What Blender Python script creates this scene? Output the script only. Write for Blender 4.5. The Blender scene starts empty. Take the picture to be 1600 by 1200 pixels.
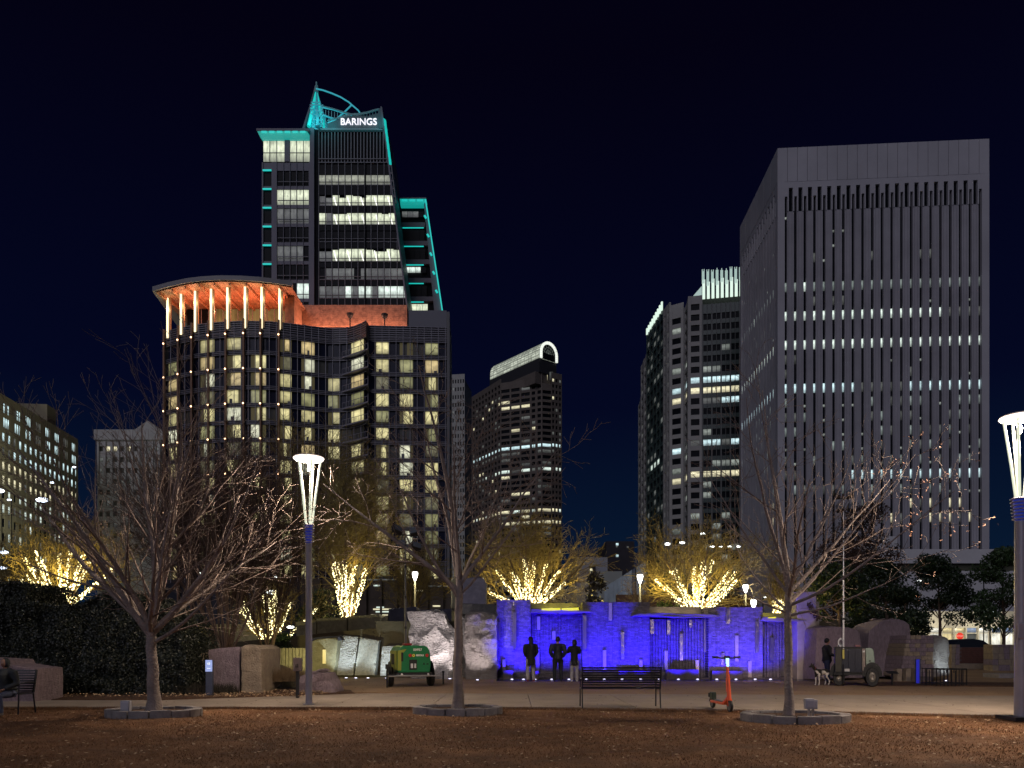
import bpy, bmesh, math, random
import numpy as np
from mathutils import Vector, Matrix, noise
R = math.radians
sc = bpy.context.scene
COL = sc.collection

# ------------------------------------------------------------------ camera, sky, city glow, exposure
F, HZ, CH = 1155.0, 1006.0, 1.5          # focal length and horizon row of the photograph, eye height
cam_d = bpy.data.cameras.new('camera'); cam = bpy.data.objects.new('camera', cam_d); COL.objects.link(cam)
cam.location = (0, 0, CH); cam.rotation_euler = (R(90), 0, 0)
cam_d.sensor_width = 36; cam_d.lens = 36*F/1600; cam_d.shift_y = (HZ-600)/1600
cam_d.clip_start = 0.1; cam_d.clip_end = 5000
sc.camera = cam

world = bpy.data.worlds.new('World'); sc.world = world; world.use_nodes = True
nt = world.node_tree; nt.nodes.clear()
wo = nt.nodes.new('ShaderNodeOutputWorld'); bg = nt.nodes.new('ShaderNodeBackground')
sky = nt.nodes.new('ShaderNodeTexSky'); sky.sky_type = 'NISHITA'; sky.sun_disc = False
sky.sun_elevation = R(-4.0); sky.sun_rotation = R(20); sky.air_density = 1.5
tc = nt.nodes.new('ShaderNodeTexCoord'); sp = nt.nodes.new('ShaderNodeSeparateXYZ')
rp = nt.nodes.new('ShaderNodeValToRGB')
nt.links.new(tc.outputs['Generated'], sp.inputs[0]); nt.links.new(sp.outputs['Z'], rp.inputs[0])
e = rp.color_ramp.elements
e[0].position = 0.0; e[0].color = (0.0020, 0.0120, 0.034, 1)
e[1].position = 0.62; e[1].color = (0.0010, 0.0006, 0.0055, 1)
m_ = e.new(0.30); m_.color = (0.0010, 0.0022, 0.0145, 1)
sm_ = nt.nodes.new('ShaderNodeMix'); sm_.data_type = 'RGBA'; sm_.blend_type = 'ADD'; sm_.inputs[0].default_value = 1
scl = nt.nodes.new('ShaderNodeMix'); scl.data_type = 'RGBA'; scl.blend_type = 'MULTIPLY'; scl.inputs[0].default_value = 1
scl.inputs[7].default_value = (0.004, 0.004, 0.004, 1)
nt.links.new(sky.outputs[0], scl.inputs[6]); nt.links.new(rp.outputs[0], sm_.inputs[6]); nt.links.new(scl.outputs[2], sm_.inputs[7])
nt.links.new(sm_.outputs[2], bg.inputs[0]); bg.inputs[1].default_value = 1.0
nt.links.new(bg.outputs[0], wo.inputs[0])

sun_d = bpy.data.lights.new('city_glow', 'SUN'); sun_d.energy = 0.55; sun_d.color = (0.87, 0.84, 1.0); sun_d.angle = R(40)
sun = bpy.data.objects.new('city_glow', sun_d); COL.objects.link(sun); sun.location = (0, 0, 300)
sun.rotation_euler = Vector((0.42, 1.0, -0.62)).to_track_quat('-Z', 'Y').to_euler()

sc.view_settings.view_transform = 'Standard'; sc.view_settings.look = 'None'
sc.view_settings.exposure = 0.0; sc.view_settings.gamma = 1.0; sc.view_settings.use_curve_mapping = False
sc.render.engine = 'CYCLES'
cy = sc.cycles
cy.use_denoising = True
try: cy.denoiser = 'OPENIMAGEDENOISE'
except Exception: pass
cy.max_bounces = 5; cy.diffuse_bounces = 2; cy.glossy_bounces = 2; cy.transmission_bounces = 3; cy.transparent_max_bounces = 6
cy.sample_clamp_indirect = 3.0; cy.sample_clamp_direct = 0.0; cy.caustics_reflective = False; cy.caustics_refractive = False

# ------------------------------------------------------------------ helpers
def gx(px, Y): return (px-800)/F*Y
def gz(py, Y): return CH+(HZ-py)/F*Y
def gy(py): return F*CH/(py-HZ)           # depth of a point of the ground seen at row py
def P(px, py, Y): return Vector((gx(px, Y), Y, gz(py, Y)))

MATS = {}
def mat(name, color, rough=0.8, metal=0.0, noise_scale=0, noise_amt=0.25, bump=0.0, bump_scale=None, emit=None, emit_s=0,
        color2=None, spec=0.5, detail=6):
    if name in MATS: return MATS[name]
    m = bpy.data.materials.new(name); m.use_nodes = True; MATS[name] = m
    n = m.node_tree; b = n.nodes['Principled BSDF']
    b.inputs['Base Color'].default_value = (*color, 1); b.inputs['Roughness'].default_value = rough
    b.inputs['Metallic'].default_value = metal; b.inputs['Specular IOR Level'].default_value = spec
    if noise_scale:
        t = n.nodes.new('ShaderNodeTexCoord'); x = n.nodes.new('ShaderNodeTexNoise')
        x.inputs['Scale'].default_value = noise_scale; x.inputs['Detail'].default_value = detail; x.inputs['Roughness'].default_value = 0.65
        n.links.new(t.outputs['Object'], x.inputs['Vector'])
        r = n.nodes.new('ShaderNodeValToRGB'); r.color_ramp.elements[0].position = 0.3; r.color_ramp.elements[1].position = 0.72
        c2 = color2 or tuple(min(1, c*(1+noise_amt)) for c in color)
        c1 = color if color2 else tuple(c*(1-noise_amt) for c in color)
        r.color_ramp.elements[0].color = (*c1, 1); r.color_ramp.elements[1].color = (*c2, 1)
        n.links.new(x.outputs[0], r.inputs[0]); n.links.new(r.outputs[0], b.inputs['Base Color'])
        if bump:
            y = n.nodes.new('ShaderNodeTexNoise'); y.inputs['Scale'].default_value = bump_scale or noise_scale*4
            y.inputs['Detail'].default_value = 6; n.links.new(t.outputs['Object'], y.inputs['Vector'])
            u = n.nodes.new('ShaderNodeBump'); u.inputs['Strength'].default_value = bump; u.inputs['Distance'].default_value = 0.05
            n.links.new(y.outputs[0], u.inputs['Height']); n.links.new(u.outputs[0], b.inputs['Normal'])
    if emit:
        b.inputs['Emission Color'].default_value = (*emit, 1); b.inputs['Emission Strength'].default_value = emit_s
        m.cycles.emission_sampling = 'NONE'
    return m

def lit_mat(name, color, strength, kind='office', var=0.6):
    """glass of a lit room: uneven light, furniture and curtains seen through it"""
    if name in MATS: return MATS[name]
    m = bpy.data.materials.new(name); m.use_nodes = True; MATS[name] = m; m.cycles.emission_sampling = 'NONE'
    n = m.node_tree; N = n.nodes.new; L = n.links.new
    b = n.nodes['Principled BSDF']; b.inputs['Base Color'].default_value = (0.02, 0.02, 0.02, 1); b.inputs['Roughness'].default_value = 0.25
    uv = N('ShaderNodeUVMap'); oi = N('ShaderNodeObjectInfo'); ge = N('ShaderNodeNewGeometry')
    ad = N('ShaderNodeMath'); ad.operation = 'ADD'; L(oi.outputs['Random'], ad.inputs[0]); L(ge.outputs['Random Per Island'], ad.inputs[1])
    fr = N('ShaderNodeMath'); fr.operation = 'FRACT'; L(ad.outputs[0], fr.inputs[0])
    s = N('ShaderNodeSeparateXYZ'); L(uv.outputs[0], s.inputs[0])
    off = N('ShaderNodeVectorMath'); off.operation = 'MULTIPLY_ADD'
    cb = N('ShaderNodeCombineXYZ'); 
    for i in range(3): L(fr.outputs[0], cb.inputs[i])
    off.inputs[1].default_value = (37, 91, 53); L(cb.outputs[0], off.inputs[0]); L(uv.outputs[0], off.inputs[2])
    nz = N('ShaderNodeTexNoise'); nz.inputs['Scale'].default_value = 3.0; nz.inputs['Detail'].default_value = 5; L(off.outputs[0], nz.inputs['Vector'])
    vo = N('ShaderNodeTexVoronoi'); vo.distance = 'CHEBYCHEV'; vo.inputs['Scale'].default_value = 3.3; L(off.outputs[0], vo.inputs['Vector'])
    # vertical profile: bright ceiling, darker furniture at the foot
    vr = N('ShaderNodeValToRGB'); el = vr.color_ramp.elements
    if kind == 'hotel':
        el[0].position = 0.0; el[0].color = (.35,)*3+(1,); el[1].position = 0.3; el[1].color = (.85,)*3+(1,); q = el.new(0.75); q.color = (1.1, 1.1, 1.1, 1); q = el.new(1.0); q.color = (.8,)*3+(1,)
    else:
        el[0].position = 0.0; el[0].color = (.25,)*3+(1,); el[1].position = 0.35; el[1].color = (.6,)*3+(1,); q = el.new(0.7); q.color = (1.0, 1.0, 1.0, 1); q = el.new(1.0); q.color = (.7,)*3+(1,)
    L(s.outputs['Y'], vr.inputs[0])
    def mul(a, c):
        x = N('ShaderNodeMath'); x.operation = 'MULTIPLY'
        for i, v in enumerate((a, c)):
            if isinstance(v, (int, float)): x.inputs[i].default_value = v
            else: L(v, x.inputs[i])
        return x.outputs[0]
    def ramp(src, stops):
        x = N('ShaderNodeValToRGB'); ee = x.color_ramp.elements
        ee[0].position = stops[0][0]; ee[0].color = (stops[0][1],)*3+(1,); ee[1].position = stops[-1][0]; ee[1].color = (stops[-1][1],)*3+(1,)
        for p_, v_ in stops[1:-1]: q = ee.new(p_); q.color = (v_,)*3+(1,)
        L(src, x.inputs[0]); return x.outputs[0]
    fac = mul(vr.outputs[0], ramp(nz.outputs[0], [(0.3, 0.65), (0.7, 1.15)]))
    fac = mul(fac, ramp(vo.outputs['Color'], [(0.1, 0.8), (0.5, 1.15)]))
    fac = mul(fac, ramp(fr.outputs[0], [(0.0, 1-var), (0.6, 1.0), (1.0, 0.8)]))
    if kind == 'hotel':   # curtains drawn in from the sides
        fac = mul(fac, ramp(s.outputs['X'], [(0.0, 0.45), (0.14, 0.95), (0.86, 1.0), (1.0, 0.5)]))
    fac = mul(fac, strength)
    b.inputs['Emission Color'].default_value = (*color, 1); L(fac, b.inputs['Emission Strength'])
    return m

def ray_mask(*a): pass

class MB:
    """collects boxes, prisms, tubes and lathes; build() links them as ONE mesh object"""
    def __init__(s): s.v = []; s.f = []; s.uv = None
    def poly(s, pts):
        i = len(s.v); s.v += [tuple(p) for p in pts]; s.f.append(tuple(range(i, i+len(pts)))); return s
    def box(s, x0, x1, y0, y1, z0, z1):
        i = len(s.v)
        s.v += [(x0,y0,z0),(x1,y0,z0),(x1,y1,z0),(x0,y1,z0),(x0,y0,z1),(x1,y0,z1),(x1,y1,z1),(x0,y1,z1)]
        s.f += [(i,i+3,i+2,i+1),(i+4,i+5,i+6,i+7),(i,i+1,i+5,i+4),(i+1,i+2,i+6,i+5),(i+2,i+3,i+7,i+6),(i+3,i,i+4,i+7)]; return s
    def hexa(s, p):          # 8 points: bottom ring then top ring
        i = len(s.v); s.v += [tuple(q) for q in p]
        s.f += [(i,i+3,i+2,i+1),(i+4,i+5,i+6,i+7),(i,i+1,i+5,i+4),(i+1,i+2,i+6,i+5),(i+2,i+3,i+7,i+6),(i+3,i,i+4,i+7)]; return s
    def bar(s, a, b, w, h=None, up=(0,0,1)):      # a box from a to b
        a = Vector(a); b = Vector(b); h = h or w; d = (b-a).normalized(); up = Vector(up)
        if abs(d.dot(up)) > 0.99: up = Vector((0, 1, 0))
        sx = d.cross(up).normalized()*w/2; sz = sx.cross(d).normalized()*h/2
        return s.hexa([a-sx-sz, a+sx-sz, b+sx-sz, b-sx-sz, a-sx+sz, a+sx+sz, b+sx+sz, b-sx+sz])
    def prism(s, pts, z0, z1):                    # plan polygon, counter clockwise
        n = len(pts); i = len(s.v)
        s.v += [(p[0], p[1], z0) for p in pts]+[(p[0], p[1], z1) for p in pts]
        s.f += [tuple(range(i+n-1, i-1, -1)), tuple(range(i+n, i+2*n))]
        s.f += [(i+k, i+(k+1)%n, i+n+(k+1)%n, i+n+k) for k in range(n)]; return s
    def slab(s, pts, d):                          # any planar polygon (3D points) thickened by vector d
        n = len(pts); i = len(s.v); d = Vector(d)
        s.v += [tuple(p) for p in pts]+[tuple(Vector(p)+d) for p in pts]
        s.f += [tuple(range(i, i+n)), tuple(range(i+2*n-1, i+n-1, -1))]
        s.f += [(i+(k+1)%n, i+k, i+n+k, i+n+(k+1)%n) for k in range(n)]; return s
    def tube(s, pts, rad, sides=8, cap=True):
        pts = [Vector(p) for p in pts]; n = len(pts)
        if isinstance(rad, (int, float)): rad = [rad]*n
        i0 = len(s.v); up = None
        for k, p in enumerate(pts):
            d = (pts[min(k+1, n-1)]-pts[max(k-1, 0)]).normalized()
            if up is None: up = Vector((0, 0, 1)) if abs(d.z) < 0.9 else Vector((1, 0, 0))
            sx = d.cross(up).normalized(); sy = sx.cross(d).normalized(); up = sy
            r = rad[k]; rx, ry = (r, r) if isinstance(r, (int, float)) else r
            for j in range(sides):
                a = 2*math.pi*j/sides; s.v.append(tuple(p+sx*math.cos(a)*rx+sy*math.sin(a)*ry))
        for k in range(n-1):
            for j in range(sides):
                a = i0+k*sides+j; b = i0+k*sides+(j+1) % sides
                s.f.append((a, b, b+sides, a+sides))
        if cap:
            s.f.append(tuple(range(i0+sides-1, i0-1, -1))); s.f.append(tuple(range(i0+(n-1)*sides, i0+n*sides)))
        return s
    def lathe(s, prof, c=(0,0,0), sides=24, axis='z', cap=True):     # prof: (radius, height)
        i0 = len(s.v); n = len(prof)
        for r, h in prof:
            for j in range(sides):
                a = 2*math.pi*j/sides; u, w = math.cos(a)*r, math.sin(a)*r
                q = (u, w, h) if axis == 'z' else ((h, u, w) if axis == 'x' else (w, h, u))
                s.v.append((c[0]+q[0], c[1]+q[1], c[2]+q[2]))
        for k in range(n-1):
            for j in range(sides):
                a = i0+k*sides+j; b = i0+k*sides+(j+1) % sides
                s.f.append((a, b, b+sides, a+sides))
        if cap:
            s.f.append(tuple(range(i0+sides-1, i0-1, -1))); s.f.append(tuple(range(i0+(n-1)*sides, i0+n*sides)))
        return s
    def ball(s, c, r, seg=10, ring=6):
        rx, ry, rz = (r, r, r) if isinstance(r, (int, float)) else r
        prof = [(max(1e-4, math.sin(math.pi*k/ring)), -math.cos(math.pi*k/ring)) for k in range(ring+1)]
        i0 = len(s.v); s.lathe(prof, (0, 0, 0), seg)
        for k in range(i0, len(s.v)):
            x, y, z = s.v[k]; s.v[k] = (c[0]+x*rx, c[1]+y*ry, c[2]+z*rz)
        return s
    def build(s, name, m, parent=None, smooth=False, bevel=0, world=False, uvq=False, fix=False):
        me = bpy.data.meshes.new(name); me.from_pydata(s.v, [], s.f); me.update()
        if uvq:
            ul = me.uv_layers.new(name='UVMap'); q = [(0, 0), (1, 0), (1, 1), (0, 1)]
            flat = np.array(q*(len(me.loops)//4+1), dtype=np.float32)[:len(me.loops)].ravel(); ul.data.foreach_set('uv', flat)
        if fix:
            bm = bmesh.new(); bm.from_mesh(me); bmesh.ops.recalc_face_normals(bm, faces=bm.faces); bm.to_mesh(me); bm.free()
        o = bpy.data.objects.new(name, me); COL.objects.link(o)
        if m: me.materials.append(m)
        if smooth:
            me.polygons.foreach_set('use_smooth', [True]*len(me.polygons))
            try: me.set_sharp_from_angle(angle=R(50))
            except Exception: pass
        if bevel:
            b = o.modifiers.new('bevel', 'BEVEL'); b.width = bevel; b.segments = 2; b.limit_method = 'ANGLE'; b.angle_limit = R(40)
        if parent is not None:
            o.parent = parent
            if world: o.matrix_parent_inverse = Matrix.Translation(-parent.location)
        return o

def tag(o, label=None, cat=None, group=None, kind=None):
    if label: o['label'] = label
    if cat: o['category'] = cat
    if group: o['group'] = group
    if kind: o['kind'] = kind
    return o
def thing(name, label, cat, loc=(0, 0, 0), rz=0, group=None):
    o = bpy.data.objects.new(name, None); COL.objects.link(o); o.empty_display_size = 0.2
    o.location = loc; o.rotation_euler = (0, 0, rz); return tag(o, label, cat, group)
CH_ = {}
def kids(o): return [c for c in COL.objects if c.parent == o]
def copy_tree(o, parent=None, loc=None, rz=None, label=None):
    c = o.copy(); COL.objects.link(c); c.parent = parent
    if loc is not None: c.location = loc
    if rz is not None: c.rotation_euler = (0, 0, rz)
    if label: c['label'] = label
    for ch in kids(o): copy_tree(ch, c)
    return c
def remeshed(o, vox, smooth_it=2):
    """fuse overlapping lofts into one continuous skin"""
    r = o.modifiers.new('r', 'REMESH'); r.mode = 'VOXEL'; r.voxel_size = vox; r.use_smooth_shade = True
    if smooth_it: s_ = o.modifiers.new('s', 'SMOOTH'); s_.factor = 0.5; s_.iterations = smooth_it
    bpy.context.view_layer.update()
    dg = bpy.context.evaluated_depsgraph_get(); me = bpy.data.meshes.new_from_object(o.evaluated_get(dg))
    old = o.data; o.modifiers.clear(); me.name = old.name
    if not me.materials and old.materials: me.materials.append(old.materials[0])
    o.data = me; bpy.data.meshes.remove(old); return o
def point(name, loc, power, color, r=0.1, parent=None):
    d = bpy.data.lights.new(name, 'POINT'); d.energy = power; d.color = color; d.shadow_soft_size = r
    o = bpy.data.objects.new(name, d); COL.objects.link(o); o.location = loc
    if parent is not None: o.parent = parent; o.matrix_parent_inverse = Matrix.Translation(-parent.location)
    return o
def spot(name, loc, to, power, color, cone=70, blend=0.6, r=0.05, parent=None):
    d = bpy.data.lights.new(name, 'SPOT'); d.energy = power; d.color = color; d.shadow_soft_size = r
    d.spot_size = R(cone); d.spot_blend = blend
    o = bpy.data.objects.new(name, d); COL.objects.link(o); o.location = loc
    o.rotation_euler = (Vector(to)-Vector(loc)).to_track_quat('-Z', 'Y').to_euler()
    if parent is not None: o.parent = parent; o.matrix_parent_inverse = Matrix.Translation(-parent.location)
    return o
def text_mesh(body, size, extrude, name, m, parent, loc, rot=(R(90), 0, 0), width=None, bold=0.0, world=True):
    cu = bpy.data.curves.new('t', 'FONT'); cu.body = body; cu.size = size; cu.extrude = extrude; cu.align_x = 'CENTER'; cu.align_y = 'CENTER'
    cu.offset = bold
    t = bpy.data.objects.new('t', cu); COL.objects.link(t); bpy.context.view_layer.update()
    me = bpy.data.meshes.new_from_object(t.evaluated_get(bpy.context.evaluated_depsgraph_get()))
    bpy.data.objects.remove(t); me.materials.clear(); me.materials.append(m)
    o = bpy.data.objects.new(name, me); COL.objects.link(o); o.location = loc; o.rotation_euler = rot
    if width:
        xs = [v.co.x for v in me.vertices]; k = width/(max(xs)-min(xs))
        for v in me.vertices: v.co.x *= k
    if parent is not None:
        o.parent = parent
        if world: o.matrix_parent_inverse = Matrix.Translation(-parent.location)
    return o

# unit pane, shared by every window of every building
_pm = {}
def pane_mesh(m):
    if m.name not in _pm:
        me = bpy.data.meshes.new('window'); me.from_pydata([(0,0,0),(1,0,0),(1,0,1),(0,0,1)], [], [(0,1,2,3)])
        ul = me.uv_layers.new(name='UVMap'); ul.data.foreach_set('uv', [0,0,1,0,1,1,0,1]); me.materials.append(m); _pm[m.name] = me
    return _pm[m.name]
def pane(parent, a, b, z0, z1, m, name='window'):
    """a, b: plan points left to right seen from outside"""
    o = bpy.data.objects.new(name, pane_mesh(m)); COL.objects.link(o)
    d = Vector((b[0]-a[0], b[1]-a[1])); o.parent = parent; o.matrix_parent_inverse = Matrix.Translation(-parent.location)
    o.location = (a[0], a[1], z0); o.rotation_euler = (0, 0, math.atan2(d.y, d.x)); o.scale = (d.length, 1, z1-z0)
    return o
# ------------------------------------------------------------------ materials of the setting
rng = random.Random(7)
def stone_mat(name, c, c2, scale=6, bump=0.6, bs=22, rough=0.85):
    return mat(name, c, rough, noise_scale=scale, color2=c2, bump=bump, bump_scale=bs)
M_lawn = mat('dormant lawn', (0.13, 0.062, 0.026), 0.95, noise_scale=1.3, color2=(0.24, 0.125, 0.058), bump=0.9, bump_scale=30)
_n = M_lawn.node_tree; _t = [q for q in _n.nodes if q.type == 'TEX_COORD'][0]; _x = _n.nodes.new('ShaderNodeTexNoise'); _x.inputs['Scale'].default_value = .45; _x.inputs['Detail'].default_value = 7; _x.inputs['Roughness'].default_value = .7
_n.links.new(_t.outputs['Object'], _x.inputs['Vector']); _r = _n.nodes.new('ShaderNodeValToRGB'); _r.color_ramp.elements[0].position = .38; _r.color_ramp.elements[0].color = (.58, .50, .42, 1); _r.color_ramp.elements[1].position = .62; _r.color_ramp.elements[1].color = (1.3, 1.2, 1.1, 1)
_m = _n.nodes.new('ShaderNodeMix'); _m.data_type = 'RGBA'; _m.blend_type = 'MULTIPLY'; _m.inputs[0].default_value = 1; _b = _n.nodes['Principled BSDF'].inputs['Base Color']; _n.links.new(_b.links[0].from_socket, _m.inputs[6]); _n.links.new(_x.outputs[0], _r.inputs[0]); _n.links.new(_r.outputs[0], _m.inputs[7]); _n.links.new(_m.outputs[2], _b)
M_path = mat('path concrete', (0.19, 0.155, 0.125), 0.85, noise_scale=0.9, color2=(0.27, 0.225, 0.185), bump=0.15, bump_scale=60)
M_plaza = mat('decomposed granite', (0.20, 0.125, 0.07), 0.9, noise_scale=0.7, color2=(0.30, 0.20, 0.115), bump=0.3, bump_scale=50)
M_mulch = mat('mulch', (0.035, 0.018, 0.010), 0.95, noise_scale=9, color2=(0.10, 0.045, 0.02), bump=1.0, bump_scale=40)
M_soil = mat('terrace soil', (0.06, 0.05, 0.03), 0.95, noise_scale=1, color2=(0.1, 0.08, 0.05), bump=0.5, bump_scale=10)
M_conc = mat('grey concrete', (0.22, 0.20, 0.20), 0.85, noise_scale=2.5, noise_amt=0.3, bump=0.25, bump_scale=30)
M_dkmetal = mat('dark metal', (0.02, 0.02, 0.022), 0.45, metal=0.3)
M_black = mat('black rubber', (0.012, 0.012, 0.013), 0.7)
M_steel = mat('galvanised steel', (0.45, 0.45, 0.47), 0.35, metal=0.8)
M_lampmetal = mat('painted pole', (0.30, 0.30, 0.36), 0.4, metal=0.2, noise_scale=3, noise_amt=0.08)
M_darkglass = mat('dark glass', (0.006, 0.008, 0.012), 0.3, spec=0.06)
M_hotelglass = mat('hotel dark glass', (0.010, 0.012, 0.030), 0.25, spec=0.15, noise_scale=0.35, color2=(0.025, 0.03, 0.06))
M_darkblind = mat('unlit room behind glass', (0.05, 0.05, 0.045), 0.5, noise_scale=0.5, color2=(0.09, 0.09, 0.075))

# ------------------------------------------------------------------ ground
def grid_sheet(name, x0, x1, y0, y1, nx, ny, z, amp, sc_, m, seed=0):
    vx = []; fs = []
    for j in range(ny+1):
        for i in range(nx+1):
            x = x0+(x1-x0)*i/nx; y = y0+(y1-y0)*j/ny
            vx.append((x, y, z+amp*noise.noise(Vector((x*sc_, y*sc_, seed)))))
    for j in range(ny):
        for i in range(nx):
            a = j*(nx+1)+i; fs.append((a, a+1, a+nx+2, a+nx+1))
    b = MB(); b.v = vx; b.f = fs
    return b.build(name, m, smooth=True)
g_ = MB(); g_.poly([(-3000, -200, -0.05), (3000, -200, -0.05), (3000, 4000, -0.05), (-3000, 4000, -0.05)])
tag(g_.build('ground', mat('city ground', (0.045, 0.045, 0.045), 0.9, noise_scale=0.2, noise_amt=0.3)), kind='structure')
tag(grid_sheet('lawn', -40, 40, -6, 27, 160, 90, -0.012, 0.03, 0.8, M_lawn), kind='structure')
# plaza behind the path
pz = MB(); pz.prism([(-4.8, 22.6), (0, 21.3), (8, 20.6), (60, 20.0), (60, 64), (15.2, 64), (15.2, 33.4), (-14, 33.4), (-14, 27.6), (-7.0, 24.2)], -0.04, 0.036)
tag(pz.build('plaza', M_plaza), kind='structure')
# concrete path: slabs with recessed joints, each slab a piece of the path
path = thing('path', None, None, (0, 18, 0)); tag(path, kind='structure')
def front(x):                              # front edge of the path
    return 17.0 if x < -2 else (17.0-0.0143*(x+2)**2 if x < 10 else 14.95-0.12*(x-10))
def back(x): return 19.0+0.0 if x < -9 else (19.0+(x+9)*0.55 if x < -4 else 21.75-(x+4)*0.06)
x = -16.0; k = 0
while x < 30:
    x2 = x+2.35; a, c = front(x), front(x2); b_, d_ = back(x), back(x2); g = 0.016
    for (f0, f1) in ((0, 1),) if b_-a < 2.6 else ((0, .5), (.5, 1)):
        pa = a+(b_-a)*f0+g/2; pb = a+(b_-a)*f1-g/2; pc = c+(d_-c)*f0+g/2; pd = c+(d_-c)*f1-g/2
        MB().prism([(x+g/2, pa), (x2-g/2, pc), (x2-g/2, pd), (x+g/2, pb)], -0.03, 0.052).build('slab', M_path, path, world=True)
    x = x2
# mulch beds
def bed(name, pts, h=0.09, m=M_mulch):
    b = MB(); n = len(pts); cx = sum(p[0] for p in pts)/n; cy_ = sum(p[1] for p in pts)/n
    dense = []
    for i in range(n):
        p, q = pts[i], pts[(i+1) % n]
        for t in range(6): dense.append((p[0]+(q[0]-p[0])*t/6, p[1]+(q[1]-p[1])*t/6))
    rings = [1.0, 0.97, 0.8, 0.55, 0.3, 0.02]; hs = [-0.02, 0.06, h, h*1.3, h*1.4, h*1.4]
    for s_, hh in zip(rings, hs):
        for p in dense:
            b.v.append((cx+(p[0]-cx)*s_, cy_+(p[1]-cy_)*s_, hh+0.03*noise.noise(Vector((p[0]*2, p[1]*2, s_*9)))))
    N_ = len(dense)
    for r_ in range(len(rings)-1):
        for i in range(N_): b.f.append((r_*N_+i, r_*N_+(i+1) % N_, (r_+1)*N_+(i+1) % N_, (r_+1)*N_+i))
    return tag(b.build(name, m, smooth=True), kind='structure')
bed('mulch_bed', [(-16, 19.1), (-9.2, 19.15), (-4.6, 22.0), (-4.9, 23.2), (-7.5, 25.2), (-14, 26.5), (-18, 26.5)], 0.08)
bed('grass_mound', [(-9.6, 22.4), (-7.2, 22.6), (-7.0, 25.0), (-9.8, 25.4)], 0.62, mat('dry grass mound', (0.09, 0.07, 0.035), 0.95, noise_scale=5, color2=(0.16, 0.13, 0.07), bump=1, bump_scale=40))
bed('mulch_bed', [(12.4, 25.6), (24, 24.4), (40, 24.5), (40, 26.6), (24, 27.8), (13, 28.0)], 0.04)
# terrace behind the walls, sloping down to the street on the right
tv = MB()
for (xa, xb, za, zb) in ((-80, -14, 1.2, 1.4), (-14, -6, 1.4, 2.2), (-6, 14.4, 2.5, 2.5), (14.4, 17.0, 2.2, 0.1)):
    tv.hexa([(xa, 32.6, -0.04), (xb, 32.6, -0.04), (xb, 78, -0.04), (xa, 78, -0.04), (xa, 32.6, za), (xb, 32.6, zb), (xb, 78, zb), (xa, 78, za)])
tag(tv.build('terrace', M_soil), kind='structure')
st = MB(); st.box(-300, 400, 80, 94, -0.04, 0.02); tag(st.build('street', mat('asphalt', (0.05, 0.05, 0.052), 0.8, noise_scale=2, noise_amt=0.3)), kind='structure')

# dead grass blades and fallen leaves, nobody could count them
def scatter_leaves(name, n, region, size, m, z, seed, flat=0.5, ylaw=1.0):
    r = np.random.default_rng(seed); x0, x1, y0, y1 = region
    y = y0+(y1-y0)*r.random(n)**ylaw; x = (x0+(x1-x0)*r.random(n))
    a = r.random(n)*6.283; s = size*(0.5+r.random(n)); tz = (r.random((n, 2))-0.5)*flat*2
    u = np.stack([np.cos(a), np.sin(a), tz[:, 0]], 1)*s[:, None]; v = np.stack([-np.sin(a), np.cos(a), tz[:, 1]], 1)*s[:, None]*0.6
    c = np.stack([x, y, np.full(n, z)+s*0.35], 1)
    V = np.stack([c-u, c-v, c+u, c+v], 1).reshape(-1, 3)
    return mesh_np(name, V, np.arange(4*n).reshape(-1, 4), m)
def mesh_np(name, V, Q, m, parent=None, world=True, smooth=False):
    me = bpy.data.meshes.new(name); k = Q.shape[1]
    me.vertices.add(len(V)); me.vertices.foreach_set('co', np.ascontiguousarray(V, dtype=np.float32).ravel())
    me.loops.add(Q.size); me.loops.foreach_set('vertex_index', np.ascontiguousarray(Q, dtype=np.int32).ravel())
    me.polygons.add(len(Q)); me.polygons.foreach_set('loop_start', np.arange(0, Q.size, k, dtype=np.int32))
    me.polygons.foreach_set('loop_total', np.full(len(Q), k, dtype=np.int32))
    if smooth: me.polygons.foreach_set('use_smooth', np.ones(len(Q), dtype=bool))
    me.update(calc_edges=True); me.materials.append(m)
    o = bpy.data.objects.new(name, me); COL.objects.link(o)
    if parent is not None:
        o.parent = parent
        if world: o.matrix_parent_inverse = Matrix.Translation(-parent.location)
    return o
M_leaf1 = mat('fallen leaf', (0.20, 0.12, 0.06), 0.8, noise_scale=0.7, color2=(0.60, 0.44, 0.28))
tag(scatter_leaves('fallen_leaves', 4200, (-14, 14, 8.3, 17), 0.025, M_leaf1, 0.012, 1, 0.4, 1.2), 'pale fallen leaves scattered over the brown dormant lawn', 'leaves', kind='stuff')
tag(scatter_leaves('fallen_leaves', 1200, (-9, 24, 17, 28), 0.022, mat('dark leaf', (0.05, 0.028, 0.015), 0.9), 0.056, 2, 0.25), 'dark fallen leaves lying on the path and plaza', 'leaves', kind='stuff')
def blades(n, seed):
    r = np.random.default_rng(seed); y = 8.2+9.0*r.random(n)**0.9; x = (r.random(n)-0.5)*2*(1+y*0.74)
    h = 0.012+0.03*r.random(n); a = r.random(n)*6.283; w = 0.004+0.003*r.random(n)
    c = np.stack([x, y, np.full(n, -0.012)], 1); d = np.stack([np.cos(a)*w, np.sin(a)*w, 0*a], 1)
    tip = c+np.stack([(r.random(n)-.5)*0.06, (r.random(n)-.5)*0.06, h], 1)
    V = np.stack([c-d, c+d, tip], 1).reshape(-1, 3)
    return mesh_np('grass', V, np.arange(3*n).reshape(-1, 3), mat('dead grass', (0.14, 0.07, 0.03), 0.95, noise_scale=1.1, color2=(0.28, 0.155, 0.075)))
tag(blades(90000, 3), 'short dead grass covering the brown lawn in front', 'grass', kind='stuff')

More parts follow.
